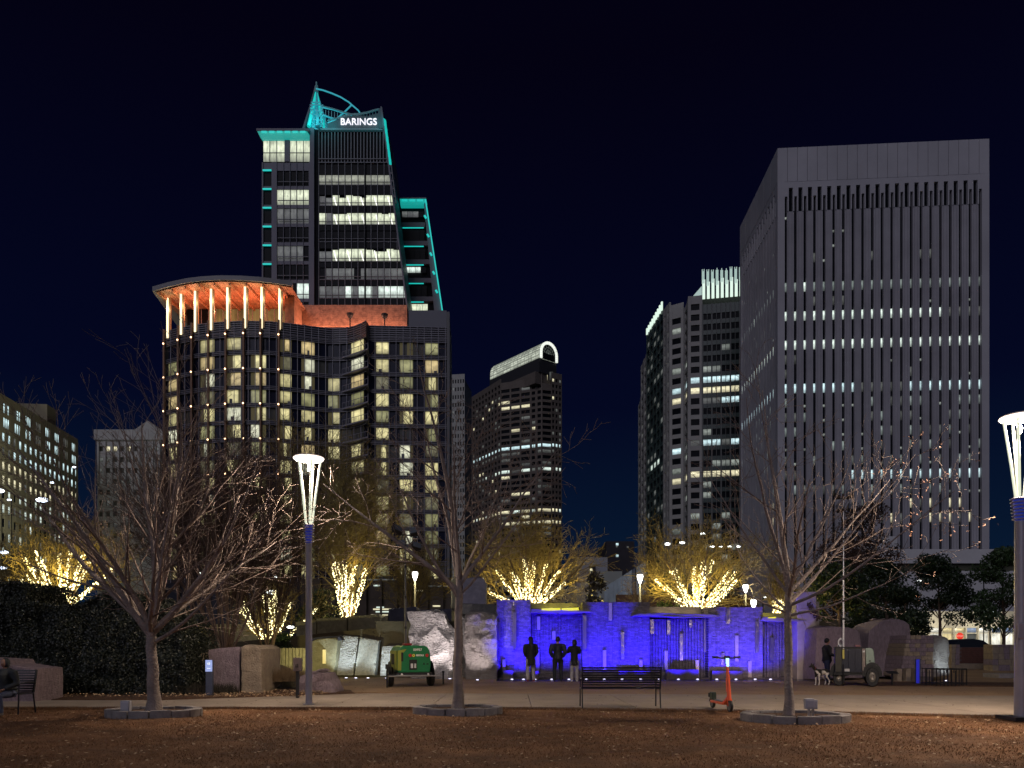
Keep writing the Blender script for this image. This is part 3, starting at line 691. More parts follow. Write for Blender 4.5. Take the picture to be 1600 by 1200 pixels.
# ------------------------------------------------------------------ the hotel with the curved glass front
def hotel():
    line = [(255, 153.5), (275, 151.6), (305, 149.8), (340, 148.6), (380, 148.0), (420, 148.2), (455, 149.2), (490, 150.6), (520, 151.6), (545, 151.2), (562, 149.6), (572, 147.8), (577, 150.2), (640, 150.6), (698, 151.0)]
    root = thing('hotel', 'glass fronted hotel with a wavy facade, warm lit rooms and an orange lit rooftop pavilion', 'hotel', (gx(480, 155), 158, 0))
    top = 66.2; fl = 3.49; zt = 62.9
    W = mat('hotel spandrel', (0.09, 0.085, 0.11), 0.45, noise_scale=0.4, noise_amt=0.15)
    Wd = mat('hotel dark spandrel', (0.03, 0.03, 0.04), 0.4)
    mul = mat('hotel mullion', (0.26, 0.25, 0.30), 0.5)
    hA = lit_mat('warm hotel room', (0.90, 0.70, 0.34), 0.75, 'hotel', 0.4); hB = lit_mat('pale hotel room', (0.85, 0.85, 0.62), 1.0, 'hotel', 0.3); hC = lit_mat('shaded hotel room', (0.72, 0.70, 0.34), 0.45, 'hotel', 0.5)
    curt = mat('drawn curtain', (0.10, 0.09, 0.06), 0.9, emit=(.5, .42, .2), emit_s=.10)
    # bays in pixels of the photograph: (left, right, chance of being lit)
    bays = []; lit = [(262, 279, .75), (312, 334, .85), (354, 376, .75), (391, 415, .55), (437, 455, .75), (470, 491, .8), (512, 531, .5), (548, 568, .85), (587, 607, .85), (624, 645, .8), (664, 685, .8)]
    e0 = 256
    for a, b, p in lit:
        if a-e0 > 4:
            k = max(1, round((a-e0)/20)); [bays.append((e0+(a-e0)*i/k, e0+(a-e0)*(i+1)/k, 0)) for i in range(k)]
        bays.append((a, b, p)); e0 = b
    bays.append((685, 697, 0))
    nfl = 14
    def ip(px): q = interp(line, px); return Vector((q.x, q.y))
    def band(z0, z1, o0, o1, m, name):
        """one storey-high-or-less ribbon following the curve"""
        pxs = [255+i*(698-255)/40 for i in range(41)]+[572, 576.9]; pxs = sorted(pxs)
        b = MB(); pts = [ip(p) for p in pxs]
        for p, q in zip(pts, pts[1:]):
            d = (q-p).normalized(); n = Vector((-d.y, d.x))
            n = Vector((n.x*0.0, 1.0))
            a0, b0, a1, b1 = p+n*o0, q+n*o0, p+n*o1, q+n*o1
            b.hexa([(*a0, z0), (*b0, z0), (*b1, z0), (*a1, z0), (*a0, z1), (*b0, z1), (*b1, z1), (*a1, z1)])
        return b.build(name, m, root, world=True)
    for k in range(nfl):
        z = zt-fl*k                        # head of the window row
        band(z+0.0, z+0.74, 0.0, 0.8, Wd, 'spandrel')
        for zz in (z+0.02, z+0.36, z+0.70): band(zz, zz+0.09, -0.16, 0.0, mul, 'ledge')
        for (a, b, p) in bays:
            ys = HZ-(z-1-CH)/150*F; r = rng.random()
            m = L_hotel if r < p else (L_hotel2 if r < p+0.12 and p else (M_darkblind if r > .93 else M_hotelglass))
            A, B = ip(a+.15), ip(b-.15); off = Vector((0, 0.35))
            if p and m is not M_hotelglass:
                m = rng.choice([m, m, m, hA, hB, hC]) if m is L_hotel else m
                c0, c1 = (rng.choice([0, 0, 0, .25, .4]), rng.choice([0, 0, 0, .2, .45])) if rng.random() < .6 else (0, 0)
                if c0+c1 > .7: c1 = 0
                A2 = A+(B-A)*c0; B2 = B-(B-A)*c1
                if c0: pane(root, A+off, A2+off, z-2.76, z+.01, curt)
                if c1: pane(root, B2+off, B+off, z-2.76, z+.01, curt)
                pane(root, A2+off, B2+off, z-2.76+rng.choice([0, 0, .0, .5]), z+0.01, m)
                if rng.random() < .25:      # a lamp or a piece of furniture near the glass
                    q = A2+(B2-A2)*rng.uniform(.2, .8)+off-Vector((0, .03)); MB().box(q.x-.3, q.x+.3, q.y-.02, q.y, z-2.74, z-2.74+rng.uniform(.5, 1.1)).build('furniture', Wd, root, world=True)
                continue
            pane(root, A+off, B+off, z-2.76, z+0.01, m)
            if p and rng.random() < 0.55:      # dark side curtain standing inside
                pass
    # base storeys down to the ground
    band(-0.02, zt-fl*nfl+0.72, 0.1, 0.8, Wd, 'podium_wall')
    for px in range(256, 699, 11):         # vertical mullions, one part each
        q = ip(px); MB().box(q.x-.055, q.x+.055, q.y-0.12, q.y+0.0, zt-fl*nfl, top).build('mullion', mul, root, world=True)
    # parapet screen of horizontal rails
    band(zt+0.74, top, 0.15, 0.35, mat('parapet glass', (0.03, 0.03, 0.04), 0.3), 'parapet')
    for k in range(6): band(zt+0.95+k*0.44, zt+1.07+k*0.44, -0.1, 0.15, mul, 'rail')
    # copper fins with little lamps
    cop = mat('copper fin', (0.16, 0.085, 0.045), 0.5, metal=0.3); star = mat('small warm lamp', (0.8, 0.5, 0.3), 0.5, emit=(1.0, 0.62, 0.34), emit_s=5)
    for i, px in enumerate((258, 280, 301, 327, 354, 382, 408.5, 437)):
        q = ip(max(px, 256)); MB().box(q.x-.17, q.x+.17, q.y-0.75, q.y-.17, 8, top+.2).build('fin', cop, root, world=True)
        for k in range(nfl):
            if (k+i) % 2 == (0 if i % 2 else 1) or k > 10: continue
            MB().ball((q.x, q.y-0.85, zt+.5-fl*k), 0.17, 6, 4).build('lamp', star, root, world=True)
    # balconies at the concave corner
    for k in range(nfl-1):
        z = zt-fl*(k+1)+0.74
        A, B, C = ip(535), ip(572), ip(577)
        MB().prism([(A.x, A.y-.3), (B.x+.6, B.y-1.2), (C.x, C.y+.2), (A.x, A.y+1.2)], z-.3, z-.02).build('balcony', mul, root, world=True)
        r_ = MB(); r_.bar((A.x, A.y-.3, z+1), (B.x+.5, B.y-1.1, z+1), .07)
        for t in range(8): r_.bar((A.x+(B.x-A.x)*t/7, A.y-.3+(B.y-.8-A.y)*t/7, z), (A.x+(B.x-A.x)*t/7, A.y-.3+(B.y-.8-A.y)*t/7, z+1), .05)
        r_.build('balcony_rail', mul, root, world=True)
    # body behind the glass
    body = [ip(p)+Vector((0, .9)) for p in range(256, 572, 12)]+[ip(577)+Vector((0, .9)), ip(698)+Vector((-.1, .9)), Vector((gx(706, 172), 172)), Vector((gx(265, 178), 178))]
    core(root, body, 0, zt+1.2, mat('hotel body', (0.10, 0.10, 0.11), 0.7), 'body')
    MB().hexa([(gx(698, 151), 151, 0), (gx(702.5, 151), 151, 0), (gx(706, 171), 171, 0), (gx(700, 171), 171, 0), (gx(698, 151), 151, gz(487, 151)), (gx(702.5, 151), 151, gz(487, 151)), (gx(706, 171), 171, gz(487, 151)), (gx(700, 171), 171, gz(487, 151))]).build('side_wall', mat('hotel side', (0.14, 0.14, 0.15), 0.6), root, world=True)
    # rooftop: bluish plant block right, orange slatted wall
    MB().box(gx(638, 152), gx(697.5, 152), 152.5, 165, zt+1.3, gz(485, 152.5)).build('plant_block', mat('roof block', (0.16, 0.165, 0.2), 0.6), root, world=True)
    wood = mat('cedar boards', (0.24, 0.11, 0.06), 0.6, noise_scale=1.2, color2=(0.66, 0.33, 0.19))
    for k in range(11):
        z = gz(510, 158)+k*0.42; MB().box(gx(461, 158), gx(636, 158), 158, 158.4, z, z+0.39).build('board', wood, root, world=True)
    MB().box(gx(461, 158), gx(636, 158), 158.42, 158.8, gz(512, 158), gz(478.5, 158)).build('rear_wall', Wd, root, world=True)
    heat = mat('heater metal', (0.03, 0.03, 0.03), 0.5)
    for px, y in ((547, 490), (601, 491)):
        b = MB(); z0 = top-1.6; q = gx(px, 155); zh = gz(y+2, 155); b.tube([(q, 155, z0), (q, 155, zh)], .12, 8); b.lathe([(.35, zh-.6), (.62, zh-.2), (.75, zh+.25), (.1, zh+.45)], (q, 155, 0), 12)
        o = b.build('patio_heater', heat, None, world=True); tag(o, 'black patio heater on the hotel terrace, %s one' % ('left' if px < 560 else 'right'), 'patio heater', 'patio heaters on the hotel roof')
    for px in (472, 580, 618, 628):
        o = thing('potted_palm', {472: 'bushy dark potted plant beside the pavilion on the hotel roof', 580: 'little palm between the two patio heaters on the hotel roof', 618: 'low rooftop plant right of both patio heaters', 628: 'rightmost little plant on the hotel roof terrace'}[px], 'plant', (gx(px, 155.5), 155.5, top-1.7), 0, 'plants on the hotel roof')
        MB().lathe([(.35, 0), (.45, .7)], (0, 0, 0), 10).build('pot', heat, o); MB().tube([(0, 0, .5), (0.05, 0, 2.3 if px == 580 else 1.8)], .08, 6).build('stem', heat, o)
        lf = MB(); r2 = random.Random(px); zt2 = 2.3 if px == 580 else 1.8
        for k in range(14):
            a = r2.random()*6.28; l = .7+.5*r2.random(); u = Vector((math.cos(a), math.sin(a), 0)); w_ = Vector((-u.y, u.x, 0))*.1; c = Vector((0, 0, zt2))
            lf.poly([c-w_*.4, c+u*l*.5-w_+Vector((0, 0, .35)), c+u*l*1.1+Vector((0, 0, -.15)), c+u*l*.5+w_+Vector((0, 0, .35))])
        lf.build('fronds', mat('dark frond', (0.02, 0.04, 0.015), 0.6), o)
    for k in range(3): point('terrace_lamp', (gx(500+k*52, 155.6), 155.8, top-0.4), 1900, (1, .46, .32), .3, root)
    # pavilion: curved flat roof, boarded ceiling, eight lit columns, glass room
    slabm = mat('pavilion roof', (0.30, 0.29, 0.30), 0.6)
    zc = 74.0
    edge = [(238, 150.0, 0), (262, 148.2, 0), (290, 146.6, 0), (315, 145.8, 0), (343, 145.4, 0), (375, 145.5, 0), (405, 146.0, 0), (435, 146.9, 0), (457, 147.8, 0)]
    fr = [Vector((gx(p, d), d)) for p, d, _ in edge]; backp = [Vector((gx(462, 166), 166)), Vector((gx(280, 168), 168))]
    MB().prism([tuple(p) for p in fr]+[tuple(p) for p in backp], zc-.9, zc).build('roof', slabm, root, world=True, fix=True)
    inset = [Vector((p.x+.35*(1 if i < 2 else 0), p.y+.35)) for i, p in enumerate(fr)]
    lo = MB(); nb = 26
    xs0, xs1 = inset[0].x+.2, inset[-1].x-.2
    def fy(x):
        for p, q in zip(inset, inset[1:]):
            if p.x <= x <= q.x: return p.y+(q.y-p.y)*(x-p.x)/(q.x-p.x)
        return inset[-1].y
    for i in range(nb):
        a = xs0+(xs1-xs0)*i/nb; b = xs0+(xs1-xs0)*(i+1)/nb-.06
        yb = 166 if a > gx(285, 167) else 160
        MB().hexa([(a, fy(a), zc-1.12), (b, fy(b), zc-1.12), (b, yb, zc-1.12), (a, yb, zc-1.12), (a, fy(a), zc-.92), (b, fy(b), zc-.92), (b, yb, zc-.92), (a, yb, zc-.92)]).build('ceiling_board', wood, root, world=True)
    for i in range(9):     # beams under the ceiling, fanning back
        a = xs0+(xs1-xs0)*(i+.3)/9; MB().bar((a, fy(a)+.3, zc-1.4), (a+1.5, 164, zc-1.4), .25, .45).build('beam', wood, root, world=True)
    glow = mat('column light strip', (0.8, 0.75, 0.6), 0.5, emit=(1.0, 0.83, 0.50), emit_s=1.7)
    colm = mat('pavilion column', (0.35, 0.27, 0.17), 0.6)
    for i, px in enumerate((262, 283, 305, 330, 355.5, 383, 409, 437)):
        q = ip(max(px, 258)); yc = q.y-.25
        x_ = gx(px, yc)
        MB().box(x_-.1, x_+.55, yc+.02, yc+.5, top-1.4, zc-1.1).build('column', colm, root, world=True)
        MB().box(x_-.2, x_+.16, yc-.14, yc+.015, top-1.6, zc-1.15).build('light_strip', glow, root, world=True)
        point('column_lamp', (x_, yc-.5, 70.5), 120, (1, .78, .42), .5, root)
    gl = mat('bar room glass', (0.02, 0.02, 0.02), 0.15, emit=(0.35, 0.2, 0.07), emit_s=0.25)
    yw = 157.5; bar_l = lit_mat('pavilion room glow', (0.75, 0.45, 0.14), 0.32, 'office')
    n = 14; xa, xb = gx(292, yw), gx(452, yw)
    for i in range(n):
        a = xa+(xb-xa)*i/n; b = xa+(xb-xa)*(i+1)/n
        pane(root, (a+.06, yw), (b-.06, yw), top-1.5, zc-1.2, bar_l if i > 2 else M_darkglass); MB().box(b-.06, b+.06, yw-.15, yw+.1, top-1.5, zc-1.15).build('mullion', mul, root, world=True)
    MB().box(gx(446, 152), gx(461, 152), 151.5, 157, top-1.5, zc-1.15).build('side_wall', wood, root, world=True)
    MB().box(xa, xb, yw+.15, yw+.5, top-1.5, zc-1.2).build('rear_wall', Wd, root, world=True)
    for (px, d, pw) in ((300, 151.5, 650), (345, 151, 800), (395, 151, 800), (435, 152, 560)):
        point('pavilion_lamp', (gx(px, d), d, top+3.2), pw*1.15, (1, .31, .16), .4, root)
hotel()

# ------------------------------------------------------------------ the glass tower with the teal crown
def teal_tower():
    D = 182.0
    root = thing('office_tower', 'glass office tower with a teal lit spire and the word BARINGS at its crown', 'tower', (gx(540, D), D+12, 0))
    X = lambda px: gx(px, D)
    Z = lambda py: gz(py, D)
    W = mat('grey tower cladding', (0.17, 0.165, 0.21), 0.55, noise_scale=0.3, noise_amt=0.08)
    Wd = mat('tower dark spandrel', (0.008, 0.009, 0.013), 0.6, spec=.1)
    mu = mat('tower mullion', (0.20, 0.20, 0.23), 0.5)
    teal = mat('teal light strip', (0.1, 0.6, 0.6), 0.5, emit=(0.01, 0.66, 0.58), emit_s=.75)
    tealS = mat('teal glow steel', (0.25, 0.55, 0.6), 0.45, emit=(0.01, 0.30, 0.40), emit_s=0.3)  # teal floodlighting put into the steel as colour and glow
    tealS2 = mat('arc with teal glow', (0.25, 0.55, 0.6), 0.45, emit=(0.03, 0.42, 0.52), emit_s=0.6)  # arcs glow to carry the teal floodlighting
    soff = mat('teal glow soffit', (0.3, 0.5, 0.5), 0.5, emit=(0.01, 0.66, 0.58), emit_s=.42)  # teal wash of light put into the soffit as glow
    def xr(py): return 597+(py-172)*39.5/308          # slanting right edge
    # left wing
    A = Vector((X(409), D)); B = Vector((X(485), D))
    rows = []; opens = [(.03, .20), (.31, .44), (.45, .575), (.585, .71), (.72, .845), (.855, .965)]
    yr = [(266+29.3*k, 290+29.3*k) for k in range(9)]
    rws = sorted([(Z(b), Z(a)) for a, b in yr])
    Lb = lit_mat('bright office', (0.92, 1.0, 0.72), 1.0, 'office', 0.12)
    def pl(i, j):
        k = 8-j; r = rng.random()
        if i == 0: return M_darkglass
        return {0: M_darkglass, 1: Lb, 2: L_dim, 3: M_darkglass, 4: L_dim, 5: M_darkglass, 6: L_white, 7: M_darkglass, 8: M_darkglass}[k] if r < .85 else M_darkglass
    facade(root, A, B, 0, Z(253.5), opens, rws, W, pl, rec=0.5, sp_off=0.2)
    for (a, b) in yr:    # balcony edge lights
        MB().box(X(410.5), X(424), D-.12, D+.1, Z(a+1.2)-.0, Z(a-1)).build('light_strip', teal, root, world=True)
        MB().box(X(434), X(482), D-.1, D+.12, Z(b-6)-.06, Z(b-6)+.06).build('transom', mu, root, world=True)
    # bright top storey under the teal canopy
    for i, (a, b) in enumerate([(411, 421), (421.6, 432), (432.6, 444.5), (453, 463), (463.6, 473.5), (474, 484)]):
        pane(root, (X(a), D+.3), (X(b), D+.3), Z(251.5), Z(219), Lb)
        MB().box(X(b)-.05, X(b)+.05, D+.1, D+.35, Z(251.5), Z(219)).build('mullion', mu, root, world=True)
    MB().box(X(411), X(484), D+.12, D+.28, Z(238)-.07, Z(238)+.07).build('transom', mu, root, world=True)
    MB().box(X(445), X(452.5), D+.05, D+.6, Z(252), Z(218.5)).build('pier', W, root, world=True)
    MB().hexa([(X(404), D-1.6, Z(211)), (X(486), D-1.6, Z(211)), (X(486), D+20, Z(211)), (X(404), D+20, Z(211)), (X(404), D-1.6, Z(207.5)), (X(486), D-1.6, Z(207.5)), (X(486), D+20, Z(207.5)), (X(404), D+20, Z(207.5))]).build('canopy', W, root, world=True)
    MB().hexa([(X(410), D+.0, Z(218.3)), (X(485.5), D+.0, Z(218.3)), (X(485.5), D+1, Z(218.3)), (X(410), D+1, Z(218.3)), (X(405), D-1.4, Z(211.1)), (X(482), D-1.4, Z(211.1)), (X(485), D+1, Z(211.1)), (X(405), D+1, Z(211.1))]).build('canopy_soffit', soff, root, world=True)
    for k in range(6): MB().box(X(412+12*k), X(420+12*k), D-1.72, D-1.5, Z(214.5), Z(212)).build('light_strip', teal, root, world=True)
    for k in range(3): MB().box(gx(629+12*k, 194), gx(638+12*k, 194), 192.2, 192.4, gz(320.5, 194), gz(318, 194)).build('light_strip', teal, root, world=True)
    core(root, [A+Vector((.1, .7)), B+Vector((0, .7)), B+Vector((0, 24)), A+Vector((.1, 24))], 0, Z(214), Wd, 'core')
    # tall pier and recessed dark joint
    MB().box(X(485.2), X(492), D-.8, D+14, 0, Z(203)).build('pier', W, root, world=True)
    MB().box(X(492.1), X(497), D-.1, D+14, 0, Z(203)).build('pier', Wd, root, world=True)
    # main body: rows of offices, right edge slanting
    rows = [(254.5, 271.5, None), (272, 288, .35), (289, 303, None), (303.5, 320.5, 1), (321.5, 331, None), (331.5, 350, 1), (351, 359, None), (360, 377, 0), (378.5, 387, None), (387.5, 407.5, 1), (409, 417, None), (418, 436, .3), (437, 445, None), (446, 465, .6), (466, 478, None), (478.5, 486, .3)]
    for (a, b, lit) in rows:
        xe = xr((a+b)/2)-1.0
        if lit is None:
            MB().hexa([(X(497.2), D+.35, Z(b)), (X(xr(b)-1), D+.35, Z(b)), (X(xr(b)-1), D+.7, Z(b)), (X(497.2), D+.7, Z(b)), (X(497.2), D+.35, Z(a)), (X(xr(a)-1), D+.35, Z(a)), (X(xr(a)-1), D+.7, Z(a)), (X(497.2), D+.7, Z(a))]).build('spandrel', M_darkglass, root, world=True); continue
        n = int(round((xe-498)/10.6))
        for i in range(n):
            p0 = 498+(xe-498)*i/n; p1 = 498+(xe-498)*(i+1)/n; r = rng.random()
            if lit == 1: m = Lb if (a < 340 and i < 11) or (a > 380) else L_white
            elif lit == .6: m = L_white if r < .6 else L_dim
            elif lit == .35: m = lit_mat('half lit office', (0.85, 0.9, 0.7), 0.42)
            elif lit == .3: m = L_dim if r < .7 else M_darkglass
            else: m = M_darkglass
            if lit == 1 and i in (0, 1) and r < .7: m = L_dim
            if m in (Lb, L_white) and lit == 1 and i % 2 == 0 and i > 1:
                MB().bar((X(p0+2), D+.40, Z(a+3)), (X(p0+6), D+.40, Z(b-1)), .22).build('ceiling_lamp', mat('office lamp row', (.8, .8, .8), .5, emit=(1, 1, .9), emit_s=1.5), root, world=True)
            o = rng.choice([0, 0, 1.5, 4]) if lit == 1 else 0
            pane(root, (X(p0), D+.45), (X(p1)-.0, D+.45), Z(b), Z(a+o), m)
        MB().box(X(497.2), X(xr(b)-1), D+.25, D+.44, Z(b)-.05, Z(b)+.09).build('transom', mu, root, world=True)
        MB().box(X(497.2), X(xr(b)-1), D+.25, D+.44, Z(b-5)-.05, Z(b-5)+.05).build('transom', mu, root, world=True)
    for k in range(14):
        px = 498+10.2*k; yt = max(254, 172+(px-597+1.5)*308/39.5) if px > 597 else 254
        MB().box(X(px)-.07, X(px)+.07, D+.05, D+.4, Z(486), Z(yt)).build('mullion', mu, root, world=True)
    MB().box(X(569.5), X(571.5), D-.1, D+.4, Z(486), Z(254)).build('pier', Wd, root, world=True)
    # louvred plant storey
    MB().slab([(X(497.2), D+.5, Z(253)), (X(xr(253)-1), D+.5, Z(253)), (X(xr(203)-1), D+.5, Z(203)), (X(497.2), D+.5, Z(203))], (0, .5, 0)).build('louvre_backing', Wd, root, world=True)
    for k in range(22):
        px = 497.8+5.05*k; yt = 203 if px < 600 else 203+(px-600)*7
        MB().box(X(px)-.11, X(px)+.11, D+.1, D+.5, Z(253), Z(yt)).build('louvre', mu, root, world=True)
    for y in (248, 253.6): MB().box(X(497.2), X(xr(y)-1), D-.02, D+.5, Z(y)-.09, Z(y)+.09).build('transom', mu, root, world=True)
    # slanted body behind
    q = [(X(497), D+1, 0), (X(xr(486)-1), D+1, 0), (X(xr(486)-1), D+1, Z(486)), (X(xr(203)-1), D+1, Z(203)), (X(497), D+1, Z(203))]
    MB().slab(q, (0, 20, 0)).build('core', Wd, root, world=True)
    # slanting fin
    MB().slab([(X(xr(486)-1), D-1.2, Z(486)), (X(xr(486)+1.2), D-1.2, Z(486)), (X(xr(172)+1.2), D-1.2, Z(172)), (X(xr(172)-1.5), D-1.2, Z(172))], (0, 22, 0)).build('slanted_fin', W, root, world=True)
    n = 12
    for k in range(26):
        y0 = 190+k*12; y1 = y0+9
        if y1 > 480: break
        if k < 6:
            MB().slab([(X(xr(y1)+1.25), D-1.3, Z(y1+3)), (X(xr(y1)+4.2), D-.6, Z(y1+3)), (X(xr(y0)+4.2), D-.6, Z(y0)), (X(xr(y0)+1.25), D-1.3, Z(y0))], (0, .6, 0)).build('light_strip', teal, root, world=True)
        elif k < 11:
            MB().bar((X(xr(y0)+1), D-1, Z(y0)), (X(xr(y0)+4), D-1, Z(y0+2)), .25).build('bracket', mu, root, world=True)
            MB().bar((X(xr(y0)+4), D-1, Z(y0)), (X(xr(y1)+4), D-1, Z(y1+3)), .2).build('fin_rail', mu, root, world=True)
    # crown frame
    fr = mat('crown steel', (0.26, 0.32, 0.35), 0.5, emit=(0.02, 0.10, 0.12), emit_s=0.35)  # faint teal floodlight put into the frame as glow
    def arcy(px): t = (px-497)/(592-497); return 168+30*math.sin(math.pi*min(1, max(0, t))**0.9)*0.4 if False else 0
    # sign board behind the letters, its top edge an arc
    top_arc = [(512, 190), (525, 186.5), (540, 182), (552, 179.5), (562, 179), (575, 176.5), (586, 173), (593, 171.5)]
    b = MB(); b.slab([(X(512), D-.2, Z(202)), (X(594), D-.2, Z(202))]+[(X(p), D-.2, Z(y+6 if p > 562 else y+2)) for p, y in reversed(top_arc)], (0, .35, 0)); b.build('sign_board', mat('crown panel', (0.10, 0.17, 0.19), 0.6), root, world=True)
    arc = MB(); arc.tube([(X(p), D-.2, Z(y)) for p, y in top_arc], .22, 6)
    arc.tube([(X(p), D-.2, Z(y)) for p, y in ((504, 167), (520, 171), (536, 176), (548, 179.5), (560, 180), (570, 177))], .2, 6)
    arc.build('crown_arc', fr, root, world=True)
    for k in range(20):
        px = 504+k*4.6; yt = 170+(px-504)*.2 if px < 562 else 179-(px-562)*.25
        MB().bar((X(px), D+.2, Z(202)), (X(px), D+.2, Z(yt)), .14).build('crown_post', fr, root, world=True)
    for y in (202, 203.5): MB().box(X(497), X(598), D-.3, D+.4, Z(y)-.1, Z(y)+.1).build('transom', fr, root, world=True)
    MB().slab([(X(592), D-.4, Z(202)), (X(600), D-.4, Z(202)), (X(597.5), D-.4, Z(171)), (X(592), D-.4, Z(171))], (0, .8, 0)).build('crown_end_panel', mat('crown panel', (0.10, 0.17, 0.19), 0.6), root, world=True)
    # spire: four legs meeting at the tip, cross braces, tip rod
    tip = Vector((X(491), D+2, Z(133)))
    for i, (p, y, dy) in enumerate(((484, 202, -1), (489.5, 202, 0), (498.5, 202, -1), (505, 200, 1), (509, 196, 2), (486.5, 202, 3))):
        a = Vector((X(p), D+dy, Z(y))); MB().tube([a, a.lerp(tip, .55), tip], [.42, .36, .24], 6).build('spire_leg', teal if i in (0, 3) else tealS, root, world=True)  # two legs take the strip glow in place of floodlighting
    MB().tube([(X(474.5), D, Z(203)), (X(484), D+1, Z(160)), (X(489.5), D+2, Z(124))], [.45, .3, .15], 5).build('spire_mast', W, root, world=True)
    MB().tube([(X(490.5), D+2, Z(136)), (X(491.5), D+2, Z(124))], [.7, .35], 6).build('spire_tip', fr, root, world=True)
    MB().tube([(X(491), D+2, Z(125)), (X(491), D+2, Z(118.5))], .2, 5).build('antenna', fr, root, world=True)
    for k, y in enumerate((160, 164, 171, 178, 186, 194, 200)):
        x0 = 484.5-(200-y)*-.0; MB().bar((X(483+(202-y)*.08), D, Z(y)), (X(503.5-(202-y)*.06), D, Z(y+3 if k > 1 else y)), .22).build('spire_brace', tealS, root, world=True)
    zz = MB()
    for k in range(6):
        y = 165+k*6; zz.bar((X(485), D-.3, Z(y)), (X(490.5), D-.3, Z(y+6)), .16); zz.bar((X(490.5), D-.3, Z(y)), (X(485), D-.3, Z(y+6)), .16)
        zz.bar((X(500), D-.3, Z(y)), (X(505), D-.3, Z(y+6)), .16); zz.bar((X(505), D-.3, Z(y)), (X(500), D-.3, Z(y+6)), .16)
    zz.build('lattice', tealS, root, world=True)
    big = [(494, 139), (505, 141.5), (518, 146), (532, 152), (545, 160), (550, 164.5), (560, 173), (563, 178)]
    MB().tube([(X(p), D-.1, Z(y)) for p, y in big], .17, 6).build('crown_arc', tealS2, root, world=True)
    MB().tube([(X(550), D-.1, Z(164)), (X(538, ), D-.1, Z(176)), (X(524), D-.1, Z(188)), (X(512), D-.1, Z(193))], .17, 6).build('crown_arc', tealS2, root, world=True)
    MB().tube([(X(503), D-.1, Z(168)), (X(520), D-.1, Z(171.5)), (X(538), D-.1, Z(177)), (X(550), D-.1, Z(181))], .17, 6).build('crown_arc', tealS2, root, world=True)
    MB().tube([(X(505), D-.1, Z(180)), (X(515), D-.1, Z(184)), (X(525), D-.1, Z(187))], .22, 6).build('crown_arc', tealS, root, world=True)
    for p, y, pw in ((490, 196, 110), (500, 188, 130), (520, 196, 80), (595, 195, 70)): point('teal_floodlight', (X(p), D-2.5, Z(y)), pw, (.02, .75, .8), .3, root)
    sg = mat('white sign letters', (0.8, 0.8, 0.8), 0.5, emit=(0.95, 0.90, 1.0), emit_s=1.15)
    text_mesh('BARINGS', 2.3, 0.08, 'sign_lettering', sg, root, (X(561), D-.5, Z(192.8)), width=X(589.5)-X(533.5), bold=0.012)
    # rear right wing with the teal edges
    D2 = 194.0
    X2 = lambda px: gx(px, D2); Z2 = lambda py: gz(py, D2)
    def xr2(y): return 665+(y-318)*25/165
    q = [(X2(625), D2+1, 0), (X2(xr2(490)), D2+1, 0), (X2(xr2(490)), D2+1, Z2(490)), (X2(xr2(318)), D2+1, Z2(316)), (X2(625), D2+1, Z2(316))]
    MB().slab(q, (0, 14, 0)).build('rear_wing', Wd, root, world=True)
    for k in range(6):
        y0 = 327+29*k; a, b = y0+2, y0+19
        for i in range(4):
            p0 = 628+8.6*i+(k*1.2); p1 = p0+8.1
            m = {0: L_dim, 3: L_white, 5: Lb}.get(k, M_darkglass) if i < 3 or k == 5 else M_darkglass
            pane(root, (X2(p0), D2+.4), (X2(p1), D2+.4), Z2(b if k not in (0, 3) else y0+11), Z2(a), m)
        MB().box(X2(626), X2(664+k*4), D2+.1, D2+.9, Z2(y0+27), Z2(b+1)).build('spandrel', W, root, world=True)
        if k: MB().box(X2(629), X2(662), D2-.0, D2+.09, Z2(y0+.6), Z2(y0-.9)).build('light_strip', teal, root, world=True)
    MB().hexa([(X2(626), D2-.5, Z2(322)), (X2(662), D2-.5, Z2(322)), (X2(662), D2+1, Z2(322)), (X2(626), D2+1, Z2(322)), (X2(626), D2-1.5, Z2(316)), (X2(667), D2-1.5, Z2(316)), (X2(667), D2+1, Z2(316)), (X2(626), D2+1, Z2(316))]).build('canopy_soffit', soff, root, world=True)
    MB().box(X2(626), X2(667), D2-1.6, D2+8, Z2(315.9), Z2(314)).build('canopy', W, root, world=True)
    rl = MB(); rl.bar((X2(624), D2+3, Z2(304)), (X2(656), D2+3, Z2(304)), .2)
    for p in (624, 632, 640, 648, 656): rl.bar((X2(p), D2+3, Z2(304)), (X2(p), D2+3, Z2(315)), .2)
    rl.build('roof_rail', mu, root, world=True)
    MB().slab([(X2(xr2(490)), D2-1.6, Z2(490)), (X2(xr2(490)+1.9), D2-1.6, Z2(490)), (X2(xr2(317)+1.9), D2-1.6, Z2(317)), (X2(xr2(317)), D2-1.6, Z2(317))], (0, .8, 0)).build('light_strip', teal, root, world=True)
    MB().slab([(X2(xr2(490)-12), D2-.7, Z2(490)), (X2(xr2(490)-.2), D2-.7, Z2(490)), (X2(xr2(317)-.2), D2-.7, Z2(317)), (X2(xr2(317)-2), D2-.7, Z2(322))], (0, 1.5, 0)).build('slanted_fin', W, root, world=True)
    for k in range(5): 
        y = 340+29*k; MB().bar((X2(xr2(y)-4.5), D2-.9, Z2(y)), (X2(xr2(y)-2), D2-.9, Z2(y+4)), .45).build('bracket_light', teal, root, world=True)
teal_tower()

